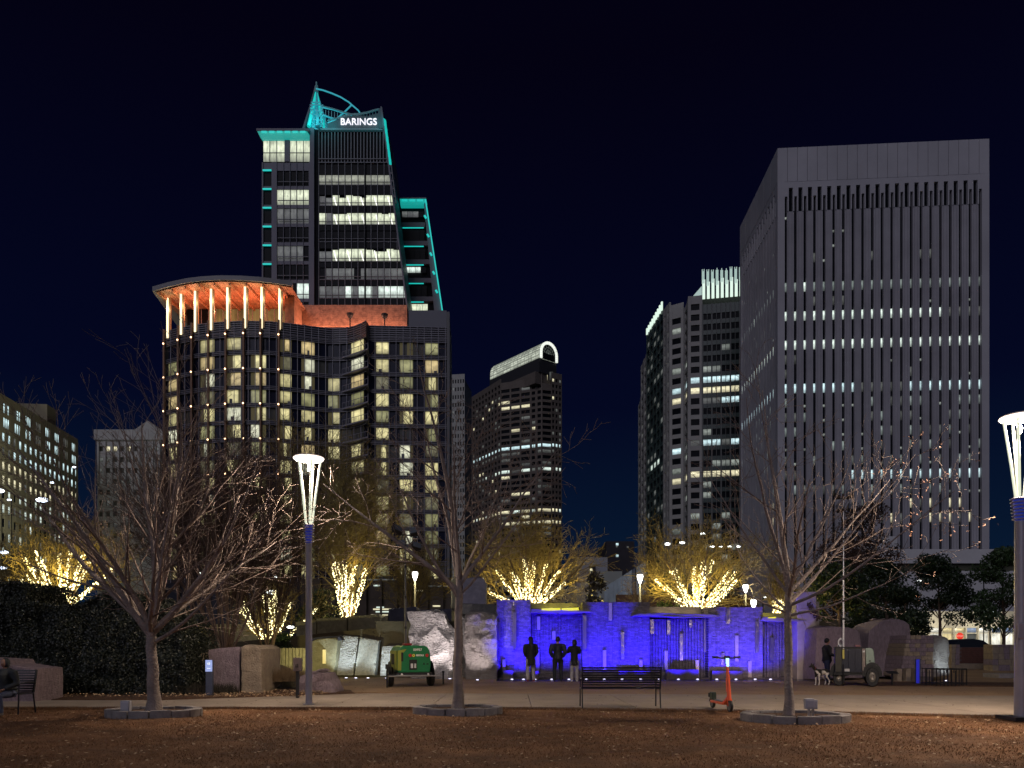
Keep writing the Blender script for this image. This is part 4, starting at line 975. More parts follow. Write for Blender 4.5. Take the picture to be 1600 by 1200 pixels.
# ------------------------------------------------------------------ low buildings between the towers
def low_buildings():
    o = thing('dark_building', 'small dark block with two pale windows behind the ribbed wall', 'building', (gx(970, 140), 145, 0))
    dk = mat('dark brick', (0.035, 0.032, 0.04), 0.85, noise_scale=.5)
    MB().box(gx(948, 140), gx(992, 140), 140.6, 155, 0, gz(845, 140)).build('wall', dk, o, world=True)
    for y in (848, 866):
        for p in (963,): pane(o, (gx(p, 140), 140.5), (gx(p+4, 140), 140.5), gz(y+4, 140), gz(y, 140), L_cool)
    for p, y in ((963, 852), (980, 853)): pane(o, (gx(p, 140), 140.5), (gx(p+3, 140), 140.5), gz(y+3, 140), gz(y, 140), L_dim)
    o = thing('white_building', 'plain whitish annex with one yellow window behind the magnolia', 'building', (gx(925, 120), 125, 0))
    wh = mat('bluish render', (0.30, 0.32, 0.36), 0.8, noise_scale=.3, noise_amt=.1)
    MB().box(gx(902, 120), gx(950, 120), 120.6, 138, 0, gz(870, 120)).build('wall', wh, o, world=True)
    MB().box(gx(921, 120), gx(931, 120), 120.3, 120.58, gz(912, 120), gz(884, 120)).build('door_recess', dk, o, world=True)
    pane(o, (gx(922, 120), 120.25), (gx(926, 120), 120.25), gz(896, 120), gz(888, 120), L_warm)
    MB().box(gx(930, 110), gx(973, 110), 110.6, 120, 0, gz(892, 110)).build('wing', mat('cream render', (0.34, 0.36, 0.33), 0.8), o, world=True)
    o = thing('ribbed_wall', 'blue white panelled wall with a rising sloped top beside the lamp post', 'wall', (gx(975, 95), 97, 0))
    rb = mat('pale metal panel', (0.34, 0.39, 0.45), 0.6, noise_scale=.6, noise_amt=.2)
    n = 9
    for i in range(n):
        a = 944+i*7.2; b = a+7.0; ya = 918-(a-944)*.62; yb = 918-(b-944)*.62; D_ = 95-i*.9
        if i == 6: continue
        MB().slab([(gx(a, D_), D_, 0), (gx(b, D_-.8), D_-.8, 0), (gx(b, D_-.8), D_-.8, gz(yb, D_)), (gx(a, D_), D_, gz(ya, D_))], (.6, 1.4, 0)).build('panel', rb, o, world=True)
    D_ = 95-6*.9; MB().slab([(gx(987.2, D_), D_+.3, 0), (gx(994.2, D_-.8), D_, 0), (gx(994.2, D_-.8), D_, gz(887, D_)), (gx(987.2, D_), D_+.3, gz(891, D_))], (.6, 1.4, 0)).build('panel', mat('dark joint', (0.08, 0.09, 0.12), .7), o, world=True)
    for px in (962, 990): point('wall_floodlight', (gx(px, 80)+1, 82, 3.2), 420, (.75, .88, 1), .2, o)
    o = tag(MB().box(gx(938, 88), gx(1020, 88), 74, 75, 0, gz(930, 75)).build('low_wall', mat('rust brown wall', (0.14, 0.075, 0.05), .85, noise_scale=1), None), 'low rust brown wall below the ribbed blue white wall', 'wall')
    # podium level glow left of the fountain: bright shop strips under the hotel
    o = thing('low_building', 'low dark building under the hotel with thin bright shop strips', 'building', (gx(640, 110), 112, 0))
    MB().box(gx(470, 112), gx(760, 112), 112, 124, 0, gz(905, 112)).build('wall', mat('brown stone', (0.08, 0.06, 0.045), .85, noise_scale=.4), o, world=True)
    for (a, b, y, m) in ((588, 600, 948, L_white), (583, 612, 951, L_warm), (587, 615, 955, L_white), (580, 606, 960, L_warm), (650, 661, 922, L_warm), (584, 594, 914, L_white), (676, 688, 946, L_warm), (560, 640, 905, L_dim), (640, 700, 915, L_dim)):
        pane(o, (gx(a, 111.8), 111.8), (gx(b, 111.8), 111.8), gz(y+2.5, 112), gz(y, 112), m)
    for k in range(12): MB().box(gx(474+k*24, 111.7), gx(477+k*24, 111.7), 111.4, 111.95, 0, gz(905, 112)-.05).build('pilaster', mat('brown stone', (0.08, 0.06, 0.045)), o, world=True)
low_buildings()

# shop front across the street on the right
def shops():
    D = 96; o = thing('shop_building', 'brightly lit shop front across the street behind the evergreens', 'shop', (gx(1500, D), D+4, 0))
    W = mat('cream shop wall', (0.5, 0.46, 0.36), .8, noise_scale=.5)
    A = Vector((gx(1395, D), D)); B = Vector((gx(1625, D), D)); zt = gz(955, D)
    n = 12; Ls = lit_mat('shop window', (1.0, .97, .82), 1.25, 'office', .3); Ls2 = lit_mat('yellow shop window', (1, .82, .42), .9, 'office', .4); Lb = lit_mat('blue shop window', (.45, .6, .9), .6, 'office', .3)
    facade(o, A, B, 0, zt, [((i+.06)/n, (i+.94)/n) for i in range(n)], [(0.5, gz(990, D)), (gz(988.5, D), gz(981, D))], W, lambda i, j: (Lb if i in (6, 8, 9) and j else (Ls if i in (3, 7, 8, 9, 10) else (Ls2 if i in (1, 2, 4, 5) else L_dim))), rec=.5)
    MB().box(A.x, B.x, D+.6, D+14, 0, zt).build('body', W, o, world=True)
    for px in (1430, 1475, 1530, 1570): point('shop_lamp', (gx(px, D-2), D-2.5, 3.6), 220, (1, .93, .75), .3, o)
shops()
# ------------------------------------------------------------------ stones
def outline_x(pts, z):
    xs = []
    n = len(pts)
    for i in range(n):
        (x0, z0), (x1, z1) = pts[i], pts[(i+1) % n]
        if (z0 <= z < z1) or (z1 <= z < z0): xs.append(x0+(x1-x0)*(z-z0)/(z1-z0))
    return (min(xs), max(xs)) if len(xs) >= 2 else None
def stone(name, label, cat, px, D, depth, m, disp=0.06, freq=1.2, rows=26, rnd=0.12, group=None, rot=0.0, facet=0.0, seed=0, ringn=12, lean=0.0):
    """block of stone whose face has the outline px (pixels of the photograph at depth D), rounded box section, rough faces"""
    pts = [(gx(x, D), max(gz(y, D), -0.05)) for x, y in px]
    zs = [p[1] for p in pts]; z0, z1 = min(zs)-0.001, max(zs); cx = sum(p[0] for p in pts)/len(pts)
    b = MB(); rings = []
    prof = []                     # unit section, counter clockwise seen from above, front side y=0
    for a, c in (((0, 0), (1, 0)), ((1, 0), (1, 1)), ((1, 1), (0, 1)), ((0, 1), (0, 0))):
        k = ringn if a[1] == c[1] else max(4, ringn//2)
        for t in range(k): prof.append((a[0]+(c[0]-a[0])*t/k, a[1]+(c[1]-a[1])*t/k))
    for r in range(rows+1):
        t = r/rows; z = z0+(z1-z0)*min(0.997, max(0.003, t)); ol = outline_x(pts, z) or (cx-.05, cx+.05)
        w = ol[1]-ol[0]; top = max(0, (t-0.94)/0.06)**2*rnd
        ring = []
        for (u, v) in prof:
            du = min(u, 1-u)*w; dv = min(v, 1-v)*depth
            cr = rnd*0.6; push = 0
            x = ol[0]+u*w; y = D+v*depth
            if du < cr and dv < cr:     # soften vertical edges
                k = (1-du/cr)*(1-dv/cr)*cr*0.35; x += k*(1 if u < .5 else -1); y += k*(1 if v < .5 else -1)
            x += top*(1 if u < .5 else -1)*min(1, abs(u-.5)*2); y += top*(1 if v < .5 else -1)*min(1, abs(v-.5)*2)+lean*t
            p = Vector((x*freq, y*freq, z*freq+seed*7.3))
            nv = noise.noise(p)*disp+noise.noise(p*2.7)*disp*.5+noise.noise(p*6.1)*disp*.3
            if facet:
                q = p*0.9; vor = noise.voronoi(q)[0]; nv += (vor[0])*facet-.3*facet
            sx = -1 if u < 1e-6 else (1 if u > 1-1e-6 else 0); sy = -1 if v < 1e-6 else (1 if v > 1-1e-6 else 0)
            ring.append((x+sx*nv*.6, y+sy*nv, z+(nv*.4 if t > .9 else 0)))
        rings.append(ring)
    n = len(prof); cen = Vector((cx, D+depth/2, 0))
    for ring in rings: b.v += ring
    for r in range(rows):
        for i in range(n): b.f.append((r*n+i, r*n+(i+1) % n, (r+1)*n+(i+1) % n, (r+1)*n+i))
    # top: inner rings to the centre
    base = rows*n; tc = Vector((sum(v[0] for v in rings[-1])/n, sum(v[1] for v in rings[-1])/n, 0))
    zt_ = sum(v[2] for v in rings[-1])/n; prev = base
    for s_ in (.7, .35):
        st_ = len(b.v)
        for v in rings[-1]:
            x = tc.x+(v[0]-tc.x)*s_; y = tc.y+(v[1]-tc.y)*s_
            b.v.append((x, y, zt_+noise.noise(Vector((x*2, y*2, seed)))*disp*.7))
        for i in range(n): b.f.append((prev+i, prev+(i+1) % n, st_+(i+1) % n, st_+i))
        prev = st_
    b.f.append(tuple(range(prev, prev+n)))
    o = b.build(name, m, None, smooth=True)
    o.data.transform(Matrix.Translation((-cen.x, -cen.y, 0))); o.location = (cen.x, cen.y, 0); o.rotation_euler = (0, 0, rot)
    return tag(o, label, cat, group)

S_white = stone_mat('pale split granite', (0.30, 0.29, 0.29), (0.50, 0.48, 0.47), 5, 1.0, 9)
S_ridge = mat('chiselled granite', (0.30, 0.27, 0.26), 0.85, noise_scale=4, color2=(0.46, 0.42, 0.40), bump=1.0, bump_scale=13)
S_purple = stone_mat('mauve lit granite', (0.24, 0.18, 0.215), (0.42, 0.33, 0.37), 6, 0.8, 26)  # mauve of the light on these stones put into their colour
S_tan = stone_mat('tan granite', (0.20, 0.155, 0.115), (0.32, 0.26, 0.19), 5, 0.8, 20)
S_olive = stone_mat('olive lit granite', (0.17, 0.155, 0.10), (0.28, 0.26, 0.17), 5, 0.8, 18)  # olive of the light on the slabs put into the stone colour
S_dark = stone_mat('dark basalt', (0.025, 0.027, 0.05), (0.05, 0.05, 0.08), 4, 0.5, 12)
G1 = 'rough granite blocks in the park walls'
# stretched chisel marks: anisotropic noise along the rock
for mm, scx in ((S_ridge, (1, 1, 4.5)), (S_purple, (2.5, 2.5, .8)), (S_white, (1, 1, 2.2))):
    n_ = mm.node_tree
    mp = n_.nodes.new('ShaderNodeMapping'); mp.inputs['Scale'].default_value = scx; mp.inputs['Rotation'].default_value = (0, R(14), 0)
    t_ = [q for q in n_.nodes if q.type == 'TEX_COORD'][0]; n_.links.new(t_.outputs['Object'], mp.inputs['Vector'])
    for q in n_.nodes:
        if q.type == 'TEX_NOISE': n_.links.new(mp.outputs[0], q.inputs['Vector'])
        if q.type == 'BUMP': q.inputs['Distance'].default_value = 0.22

D = 30.6
stone('granite_block', 'tall ridged granite block left of the blue wall with wavy relief', 'stone', [(727, 1064), (778, 1064), (777.5, 985), (776, 962), (765, 958), (735, 955), (726, 960), (724, 1000)], 30.4, 2.4, S_ridge, .16, 1.9, 60, .10, G1, seed=1, ringn=36)
stone('granite_block', 'big faceted granite boulder standing behind the green trailer', 'stone', [(645, 1064), (706, 1064), (707, 1010), (703, 982), (690, 962), (683, 955), (660, 959), (645, 961), (644, 1000)], 31.0, 2.2, S_white, .16, 1.2, 60, .15, G1, facet=.75, seed=2, ringn=40)
stone('granite_block', 'left one of the two tilted white lit granite blocks', 'stone', [(524, 1055), (552, 1055), (561, 994), (534, 992)], 32.3, 1.6, S_white, .05, 1.5, 20, .08, G1, seed=3)
stone('granite_block', 'right one of the two tilted pale granite blocks', 'stone', [(553, 1055), (586, 1055), (592, 1001), (562.5, 995)], 32.1, 1.6, mat('mottled granite', (0.2, 0.2, 0.19), .85, noise_scale=9, color2=(0.34, 0.33, 0.30), bump=.9, bump_scale=14), .05, 1.5, 20, .08, G1, seed=4)
stone('granite_block', 'small bright lit granite block partly hidden by the green trailer', 'stone', [(594, 1056), (640, 1056), (640, 1015), (622, 1008), (598, 1009), (593, 1030)], 32.0, 1.4, S_white, .07, 1.5, 20, .1, G1, seed=5)
stone('granite_block', 'dark navy panel filling the gap behind the green trailer mast', 'stone', [(603, 1058), (650, 1058), (650, 962), (608, 961)], 34.5, 1.0, S_dark, .03, 1.5, 20, .05, G1, seed=6)  # dark slab added to stand for the dark gap
stone('granite_block', 'thin pale stone edge between the faceted boulder and the ridged block', 'stone', [(706, 1062), (727, 1062), (725, 960), (716, 958), (710, 965)], 32.4, 1.0, S_white, .04, 1.5, 24, .05, G1, seed=16)
# upper course; olive light put into the stone colour, and thrown by a floodlight
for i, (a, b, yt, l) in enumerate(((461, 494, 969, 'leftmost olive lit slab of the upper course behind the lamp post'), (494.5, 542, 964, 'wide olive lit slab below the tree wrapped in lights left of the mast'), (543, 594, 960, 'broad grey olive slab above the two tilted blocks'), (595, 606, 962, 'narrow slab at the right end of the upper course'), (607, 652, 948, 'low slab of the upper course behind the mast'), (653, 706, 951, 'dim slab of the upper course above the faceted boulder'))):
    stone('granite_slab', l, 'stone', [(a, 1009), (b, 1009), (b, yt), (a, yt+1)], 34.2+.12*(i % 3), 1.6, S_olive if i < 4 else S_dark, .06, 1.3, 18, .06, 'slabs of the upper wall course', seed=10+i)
stone('granite_slab', 'dark grey slab above the ridged block next to the blue wall', 'stone', [(712, 959), (776, 959), (776, 944), (712, 942)], 32.2, 2, stone_mat('charcoal granite', (0.06, .06, .065), (.12, .12, .12), 5, .6, 16), .04, 1.3, 10, .06, 'slabs of the upper wall course', seed=18)
stone('standing_stone', 'round topped grey standing stone rising over the wall by the middle tree', 'stone', [(722, 946), (760, 946), (760.5, 912), (756, 904), (748, 901), (736, 902), (722, 905)], 33.0, .7, stone_mat('blue grey granite', (0.15, .15, .20), (.24, .23, .30), 5, .4, 20), .03, 1.3, 20, .12, seed=19)
stone('standing_stone', 'yellowish lit narrow stone beside the round topped standing stone', 'stone', [(704, 950), (724, 950), (724, 903), (705, 902)], 35.5, .8, S_olive, .04, 1.3, 16, .08, seed=20)
stone('granite_block', 'dim tan stone with a narrow glowing slot left of the tilted blocks', 'stone', [(478, 1056), (522, 1056), (528, 1000), (527, 996), (487, 1000)], 31.8, 1.4, S_olive, .05, 1.3, 20, .08, G1, seed=7)
tag(MB().box(gx(504, 31.6), gx(508, 31.6), 31.6, 31.75, gz(1037, 31.6), gz(1015, 31.6)).build('slot_light', mat('slot light', (.5, .4, .2), .5, emit=(.75, .6, .2), emit_s=.7)), 'slim yellow slot light in the tan stone', 'light')
stone('granite_slab', 'low dark cap stone lying over the slot lit stone', 'stone', [(484, 1003), (536, 1001), (530, 993), (500, 995), (486, 997)], 31.9, 1.5, S_dark, .04, 1.3, 8, .06, 'slabs of the upper wall course', seed=21)
# nearer blocks on the left
D = 21.3
stone('granite_block', 'large block left of the grass mound with mauve left face behind the info bollard', 'stone', [(328, 1092), (374, 1092), (376, 1010), (350, 1011), (326, 1016)], 21.6, 1.8, S_purple, .05, 1.2, 26, .05, G1, seed=8, rot=R(0))
stone('granite_block', 'tan lit half of the large block beside the grass mound', 'stone', [(374.5, 1092), (410, 1092), (409, 1014), (400, 1008), (376.5, 1008)], 21.45, 1.8, S_tan, .05, 1.2, 26, .08, G1, seed=9)  # warm lit side of the same block, light put into its tan colour
stone('granite_block', 'brown block half hidden by the right end of the hedge', 'stone', [(270, 1092), (325, 1090), (318, 1020), (300, 1015), (272, 1012)], 22.4, 1.6, S_tan, .06, 1.2, 22, .1, G1, seed=22)
stone('granite_boulder', 'low jagged mauve boulder at the foot of the left lamp post', 'stone', [(466, 1087), (526, 1085), (523, 1068), (512, 1053), (492, 1051), (470, 1056)], 21.9, 1.3, S_purple, .14, 1.6, 18, .2, seed=23, facet=.25)
stone('granite_block', 'pale stone block at the left edge behind the blurred person', 'stone', [(-40, 1112), (55, 1108), (54, 1043), (10, 1040), (3, 1030), (-40, 1028)], 18.6, 1.2, S_purple, .03, 1.3, 22, .06, G1, seed=24)
# low olive palisade of upright planks
pl = thing('palisade', 'low yellow lit palisade of upright stone planks behind the grass mound', 'wall', (gx(440, 30), 30, 0))
for i in range(13):
    a = 408+i*5.4; MB().box(gx(a, 30), gx(a+4.6, 30), 30+.03*(i % 2), 30.3, 0.2, gz(1012+rng.random(), 30)).build('plank', S_olive, pl, world=True, bevel=.01)
o = tag(MB().hexa([(gx(262, 40), 40, .5), (gx(286, 40), 40, .5), (gx(286, 40), 40.3, .5), (gx(262, 40), 40.3, .5), (gx(262, 40), 40, gz(968, 40)), (gx(300, 40), 40, gz(968, 40)), (gx(300, 40), 40.3, gz(968, 40)), (gx(262, 40), 40.3, gz(968, 40))]).build('panel_wall', mat('white panel', (.55, .58, .6), .7)), 'bright white panel glimpsed between hedge and multi stemmed shrub tree', 'panel')
spot('panel_lamp', (gx(290, 38), 37.6, 1.0), (gx(278, 40), 40, 2.4), 120, (.85, .95, 1), 90, .6, .1, None)
o = tag(MB().box(gx(287, 42), gx(402, 42), 42, 42.5, .5, gz(975, 42)).build('rear_wall', S_olive), 'dull yellow wall behind the multi stemmed shrub tree', 'wall')

# right side blocks
stone('granite_block', 'mauve block right of the blue wall with a dark blue left side', 'stone', [(1272, 1062), (1349, 1060), (1347, 990), (1340, 982), (1323, 979), (1290, 977), (1276, 981)], 29.6, 2.0, S_purple, .07, 1.2, 28, .12, G1, seed=31)
stone('granite_block', 'tall mauve block leaning with an eroded shoulder, right of the dark trailer', 'stone', [(1351, 1059), (1417, 1056), (1421, 995), (1416, 976), (1404, 969), (1396, 966), (1375, 972), (1358, 985)], 30.8, 2.0, S_purple, .10, 1.0, 28, .15, G1, seed=32, facet=.2)
bk = thing('coursed_stone_block', 'sloping block of coursed mauve stone beside the iron fence guard', 'stone', (gx(1445, 29.5), 30.2, 0))
Db = 29.4
for j in range(10):
    z0 = gz(1057, Db)+j*.165; py = HZ-(z0-CH)/Db*F; xl = gx(1407+(1057-py)*.17, Db); xr_ = gx(1459, Db); n = 5; off = (j % 2)*.5
    if z0+.15 > gz(992, Db): break
    cuts = [xl]+[xl+(xr_-xl)*(k+1-off*.6)/n for k in range(n-1)]+[xr_]
    for a, b in zip(cuts, cuts[1:]):
        MB().box(a+.008, b-.008, Db+rng.random()*.04, Db+1.6, z0, z0+.153).build('stone', S_purple if rng.random() < .6 else S_tan, bk, world=True)
MB().box(gx(1408, Db)+.35, gx(1459, Db)-.01, Db+.05, Db+1.55, 0, gz(994, Db)-.12).build('mortar_core', mat('mortar', (.10, .08, .085), .9), bk, world=True)
stone('granite_block', 'rounded end stone lit white by a ground spot behind the iron fence guard', 'stone', [(1460, 1058), (1485, 1056), (1487, 1010), (1484, 996), (1477, 992), (1460, 992)], 29.4, 1.6, S_ridge, .05, 2.0, 26, .25, G1, seed=33)
for i, a in enumerate((1395, 1409, 1423)):
    MB
wl = thing('low_wall', 'low garden wall with a slatted foot in front of the mauve stones', 'wall', (gx(1405, 29), 29, 0))
for i in range(3): MB().box(gx(1402+i*14, 29), gx(1409.5+i*14, 29), 29, 29.3, 0, gz(1045, 29)).build('pillar', S_tan, wl, world=True, bevel=.01)

# far right: brick wall, stone pier, planter block
fw = thing('brick_wall', 'dark red brick wall with lettering between the stone piers at the right', 'wall', (gx(1520, 43), 43.2, 0))
Bk = mat('dark red brick', (.06, .022, .018), .85, noise_scale=6, color2=(.11, .045, .035))
for j in range(8):
    for i in range(10):
        a = 1500+i*5.2+(2.6 if j % 2 else 0); MB().box(gx(a, 43), gx(min(a+5.0, 1552), 43), 43, 43.3, .38+j*.115, .38+j*.115+.107).build('brick', Bk, fw, world=True)
MB().box(gx(1500, 43)+.01, gx(1552, 43)-.01, 43.02, 43.28, .0, 1.30).build('mortar_core', mat('mortar', (.10, .08, .085)), fw, world=True)
MB().box(gx(1486, 43), gx(1552, 43), 42.7, 42.98, 0, .36).build('step', S_tan, fw, world=True)
sp1 = thing('stone_pier', 'square pier of mixed tan stones at the right end of the brick wall', 'pier', (gx(1570, 41), 41.4, 0))
sp2 = thing('stone_pier', 'narrow tan stone pier at the left end of the brick wall', 'pier', (gx(1493, 42), 42.4, 0))
def pier(o, a, b, D_, yt, nx):
    z = 0; zt_ = gz(yt, D_); j = 0
    while z < zt_-.05:
        h = .26+.1*rng.random(); h = min(h, zt_-z); cuts = [0]+sorted(rng.uniform((k+.75)/nx, (k+1.2)/nx) for k in range(nx-1))+[1]
        for c, d in zip(cuts, cuts[1:]):
            xa = gx(a, D_)+(gx(b, D_)-gx(a, D_))*c; xb = gx(a, D_)+(gx(b, D_)-gx(a, D_))*d
            MB().box(xa+.008, xb-.008, D_+rng.random()*.03, D_+.8, z+.006, z+h-.006).build('stone', rng.choice([S_tan, S_purple, S_tan]), o, world=True, bevel=.008)
        z += h
    MB().box(gx(a, D_)+.02, gx(b, D_)-.02, D_+.05, D_+.78, 0, zt_-.02).build('mortar_core', mat('mortar', (.10, .08, .085)), o, world=True)
pier(sp1, 1551, 1600, 40, 1007, 5); pier(sp2, 1487, 1500, 41, 1007, 2)
tag(MB().box(gx(1561, 31.5), gx(1610, 31.5), 31.5, 32.6, 0, gz(1053, 31.5)).build('bench_block', M_conc, bevel=.02), 'rectangular dark stone bench block by the right lamp post', 'bench')

# ------------------------------------------------------------------ the blue lit fountain wall
S_wall = mat('ledger stone', (.17, .145, .16), .8, noise_scale=7, color2=(.30, .26, .28), bump=.9, bump_scale=16)
n_ = S_wall.node_tree; t_ = [q for q in n_.nodes if q.type == 'TEX_COORD'][0]
bt = n_.nodes.new('ShaderNodeTexBrick'); bt.inputs['Scale'].default_value = 4.2; bt.inputs['Mortar Size'].default_value = .012; bt.inputs['Brick Width'].default_value = .75; bt.inputs['Row Height'].default_value = .22
bt.inputs['Color1'].default_value = (1, 1, 1, 1); bt.inputs['Color2'].default_value = (.45, .45, .45, 1); bt.inputs['Mortar'].default_value = (.12, .12, .12, 1); bt.offset = .37
mp = n_.nodes.new('ShaderNodeMapping'); mp.inputs['Rotation'].default_value = (R(90), 0, 0); n_.links.new(t_.outputs['Object'], mp.inputs[0]); n_.links.new(mp.outputs[0], bt.inputs['Vector'])
b2 = n_.nodes.new('ShaderNodeBump'); b2.inputs['Strength'].default_value = 1.0; b2.inputs['Distance'].default_value = .06; n_.links.new(bt.outputs['Color'], b2.inputs['Height'])
b1 = [q for q in n_.nodes if q.type == 'BUMP' and q != b2][0]; n_.links.new(b1.outputs[0], b2.inputs['Normal']); n_.links.new(b2.outputs[0], n_.nodes['Principled BSDF'].inputs['Normal'])
mixn = n_.nodes.new('ShaderNodeMix'); mixn.data_type = 'RGBA'; mixn.blend_type = 'MULTIPLY'; mixn.inputs[0].default_value = .85
bs_ = n_.nodes['Principled BSDF'].inputs['Base Color'].links[0].from_socket; n_.links.new(bs_, mixn.inputs[6]); n_.links.new(bt.outputs['Color'], mixn.inputs[7]); n_.links.new(mixn.outputs[2], n_.nodes['Principled BSDF'].inputs['Base Color'])
S_cap = stone_mat('wall cap', (.16, .145, .125), (.24, .215, .185), 3, .4, 20)
wall = thing('fountain_wall', 'long stepped fountain wall washed in deep blue light', 'wall', (gx(1010, 31), 31.5, 0))
Dw = 31.0
def wz(y): return gz(y, Dw)
# projecting ledger stone bays made of upright panels; recessed ribbed bays between
proj = [(776, 829, 937.5, 4, 0.0), (910, 1015, 941, 9, 0.0), (1106, 1190.5, 949, 7, -.1)]
for (a, b, yt, n, o) in proj:
    for i in range(n):
        x0 = gx(a+(b-a)*i/n, Dw); x1 = gx(a+(b-a)*(i+1)/n, Dw)
        MB().box(x0+.003, x1-.003, Dw+o+.015*rng.random(), Dw+1.2, 0, wz(yt)+rng.random()*.012).build('panel', S_wall, wall, world=True)
rec_ = [(829, 910, 956, 957, 34), (1015, 1106, 967, 962, 38), (1190.5, 1241, 971, 966, 20)]
for (a, b, yt, ycap, n) in rec_:
    o = .42
    for i in range(n):
        x0 = gx(a+(b-a)*i/n, Dw); x1 = gx(a+(b-a)*(i+1)/n, Dw); w = x1-x0
        MB().box(x0, x0+w*.78, Dw+o-.05*(i % 2)-.02*rng.random(), Dw+1.2, 0, wz(yt)).build('rib', S_wall, wall, world=True)
    MB().box(gx(a, Dw), gx(b, Dw), Dw+o+.05, Dw+1.19, 0, wz(yt)-.01).build('rib_backing', S_wall, wall, world=True)
# coping wall behind the recessed bays
for (a, b, yt, yb) in ((829, 906, 941, 956), (1015, 1106, 947, 966), (1190.5, 1241, 957, 970)):
    MB().box(gx(a, Dw)+.01, gx(b, Dw)-.01, Dw+1.0, Dw+1.6, wz(yb)-.2, wz(yt)+.02).build('upper_wall', S_cap, wall, world=True)
# overhanging rough ledges
def ledge(px, label, seed):
    return stone('ledge_rock', label, 'rock', px, Dw-.28, 1.2, S_cap, .05, 1.8, 6, .05, 'rock ledges over the fountain wall', seed=seed)
ledge([(828, 957.5), (924, 958.5), (924, 955), (905, 953), (860, 952), (838, 950.5), (830, 952)], 'flat rock ledge with yellow glow over the left fountain bay', 41)
ledge([(985, 963), (1125, 965.5), (1124, 962), (1105, 959), (1070, 959), (1020, 957), (1000, 958)], 'long rock ledge over the middle fountain bay', 42)
ledge([(1189, 970), (1261, 971.5), (1261, 968.5), (1240, 967), (1215, 965), (1192, 963)], 'rock ledge over the right fountain bay ending at the tall pillar', 43)
Yg = mat('yellow lit ledge rock', (.5, .5, .05), .5, emit=(.75, .72, 0.0), emit_s=.95)  # yellow light on the ledge rocks put in as glow
for k, (a, b, y0, y1, l) in enumerate(((846, 876, 954, 950, 'left rock with painted yellow glow on the left rock ledge'), (878, 905, 954, 949.5, 'right and thicker rock with painted yellow glow on the left rock ledge'), (1200, 1213, 966, 964, 'small rock with painted yellow glow on the right rock ledge'))):
    stone('lit_ledge_rock', l, 'light', [(a, y0), (b, y0), (b-1, y1), (a+1, y1+.6)], Dw-.34, .25, Yg, .03, 3, 6, .03, seed=50+k)
for (px, y) in ((862, 950), (892, 949), (1207, 963)): point('ledge_lamp', (gx(px, Dw), Dw+.55, wz(y)+.12), 7, (1, .9, .05), .05, wall)
for px in (1040, 1062, 1088): point('ledge_lamp', (gx(px, Dw), Dw+.62, wz(955)), 3.5, (1, .75, .45), .05, wall)
# tall strips of mirror steel and stone set into the wall
st_b = mat('polished steel strip', (.40, .36, .33), .28, metal=.9, noise_scale=4, color2=(.35, .34, .36), bump=.5, bump_scale=5)
st_l = mat('pale lit strip', (.30, .26, .24), .4, metal=.6, noise_scale=3, color2=(.55, .5, .45))  # paler copy of the strip metal, lit look put into its colour
strips = [(804, 957, 1014), (840.5, 1014, 1048), (842, 963, 984), (866, 986, 1000), (913, 962, 1015), (953, 942, 970), (972, 988, 1030), (944, 1016, 1048), (1000.5, 1031, 1048), (1021, 967, 990), (1047, 967, 992), (1081.5, 967, 980),
          (1043, 1017, 1047), (1067, 990, 1032), (1105.5, 965, 1019), (1136, 951, 975), (1149.5, 993, 1033), (1181, 971, 1020), (1170, 1033, 1058), (1192.5, 1020, 1058), (1209.5, 996, 1032), (1226.5, 1033, 1057), (1236, 975, 1020), (1195.5, 976, 996), (787.5, 1030, 1050), (1092, 1032, 1060), (1128, 1020, 1040), (779, 972, 1000)]
for (px, y0, y1) in strips:
    w = 2.6; rec_bay = any(a < px < b for a, b, *_ in rec_)
    o = Dw+(.26 if rec_bay else -.16)
    MB().box(gx(px-w, Dw), gx(px+w, Dw), o, o+.5, wz(y1), wz(y0)).build('steel_strip', st_b if rng.random() < .7 else st_l, wall, world=True)
# dark stone seats and weir boxes at the foot
Sd = mat('dark stone seat', (.07, .055, .06), .7, noise_scale=5, noise_amt=.3, bump=.3)
for k, (a, b, yt, yb, l) in enumerate(((786.5, 802, 1047, 1062, 'small dark stone seat at the left end of the blue wall'), (833, 842, 1048, 1062, 'narrow dark stone seat behind the long coated person'), (1041, 1091.5, 1046, 1061, 'long dark stone seat between the bench and the scooter'), (1112, 1160.5, 1048, 1061, 'dark stone seat right behind the orange scooter'), (966, 1016, 1047, 1061, 'dark stone seat seen through the back of the iron bench'))):
    o = MB().box(gx(a, 30.5), gx(b, 30.5), 30.45, 30.7, 0, gz(yt, 30.5)).build('stone_bench', Sd, bevel=.015)
    tag(o, l, 'seat', 'stone seats along the fountain wall')
tag(MB().box(gx(779, 30.4), gx(1244, 30.4), 30.72, 30.98, .0, .09).build('fountain_curb', Sd), 'dark wet curb running along the foot of the blue wall', 'curb')
wf = mat('wet paving', (.05, .045, .05), .22, noise_scale=3, noise_amt=.3)
tag(MB().box(gx(776, 30), gx(1262, 30), 28.9, 30.7, .0, .042).build('wet_paving', wf), kind='structure')
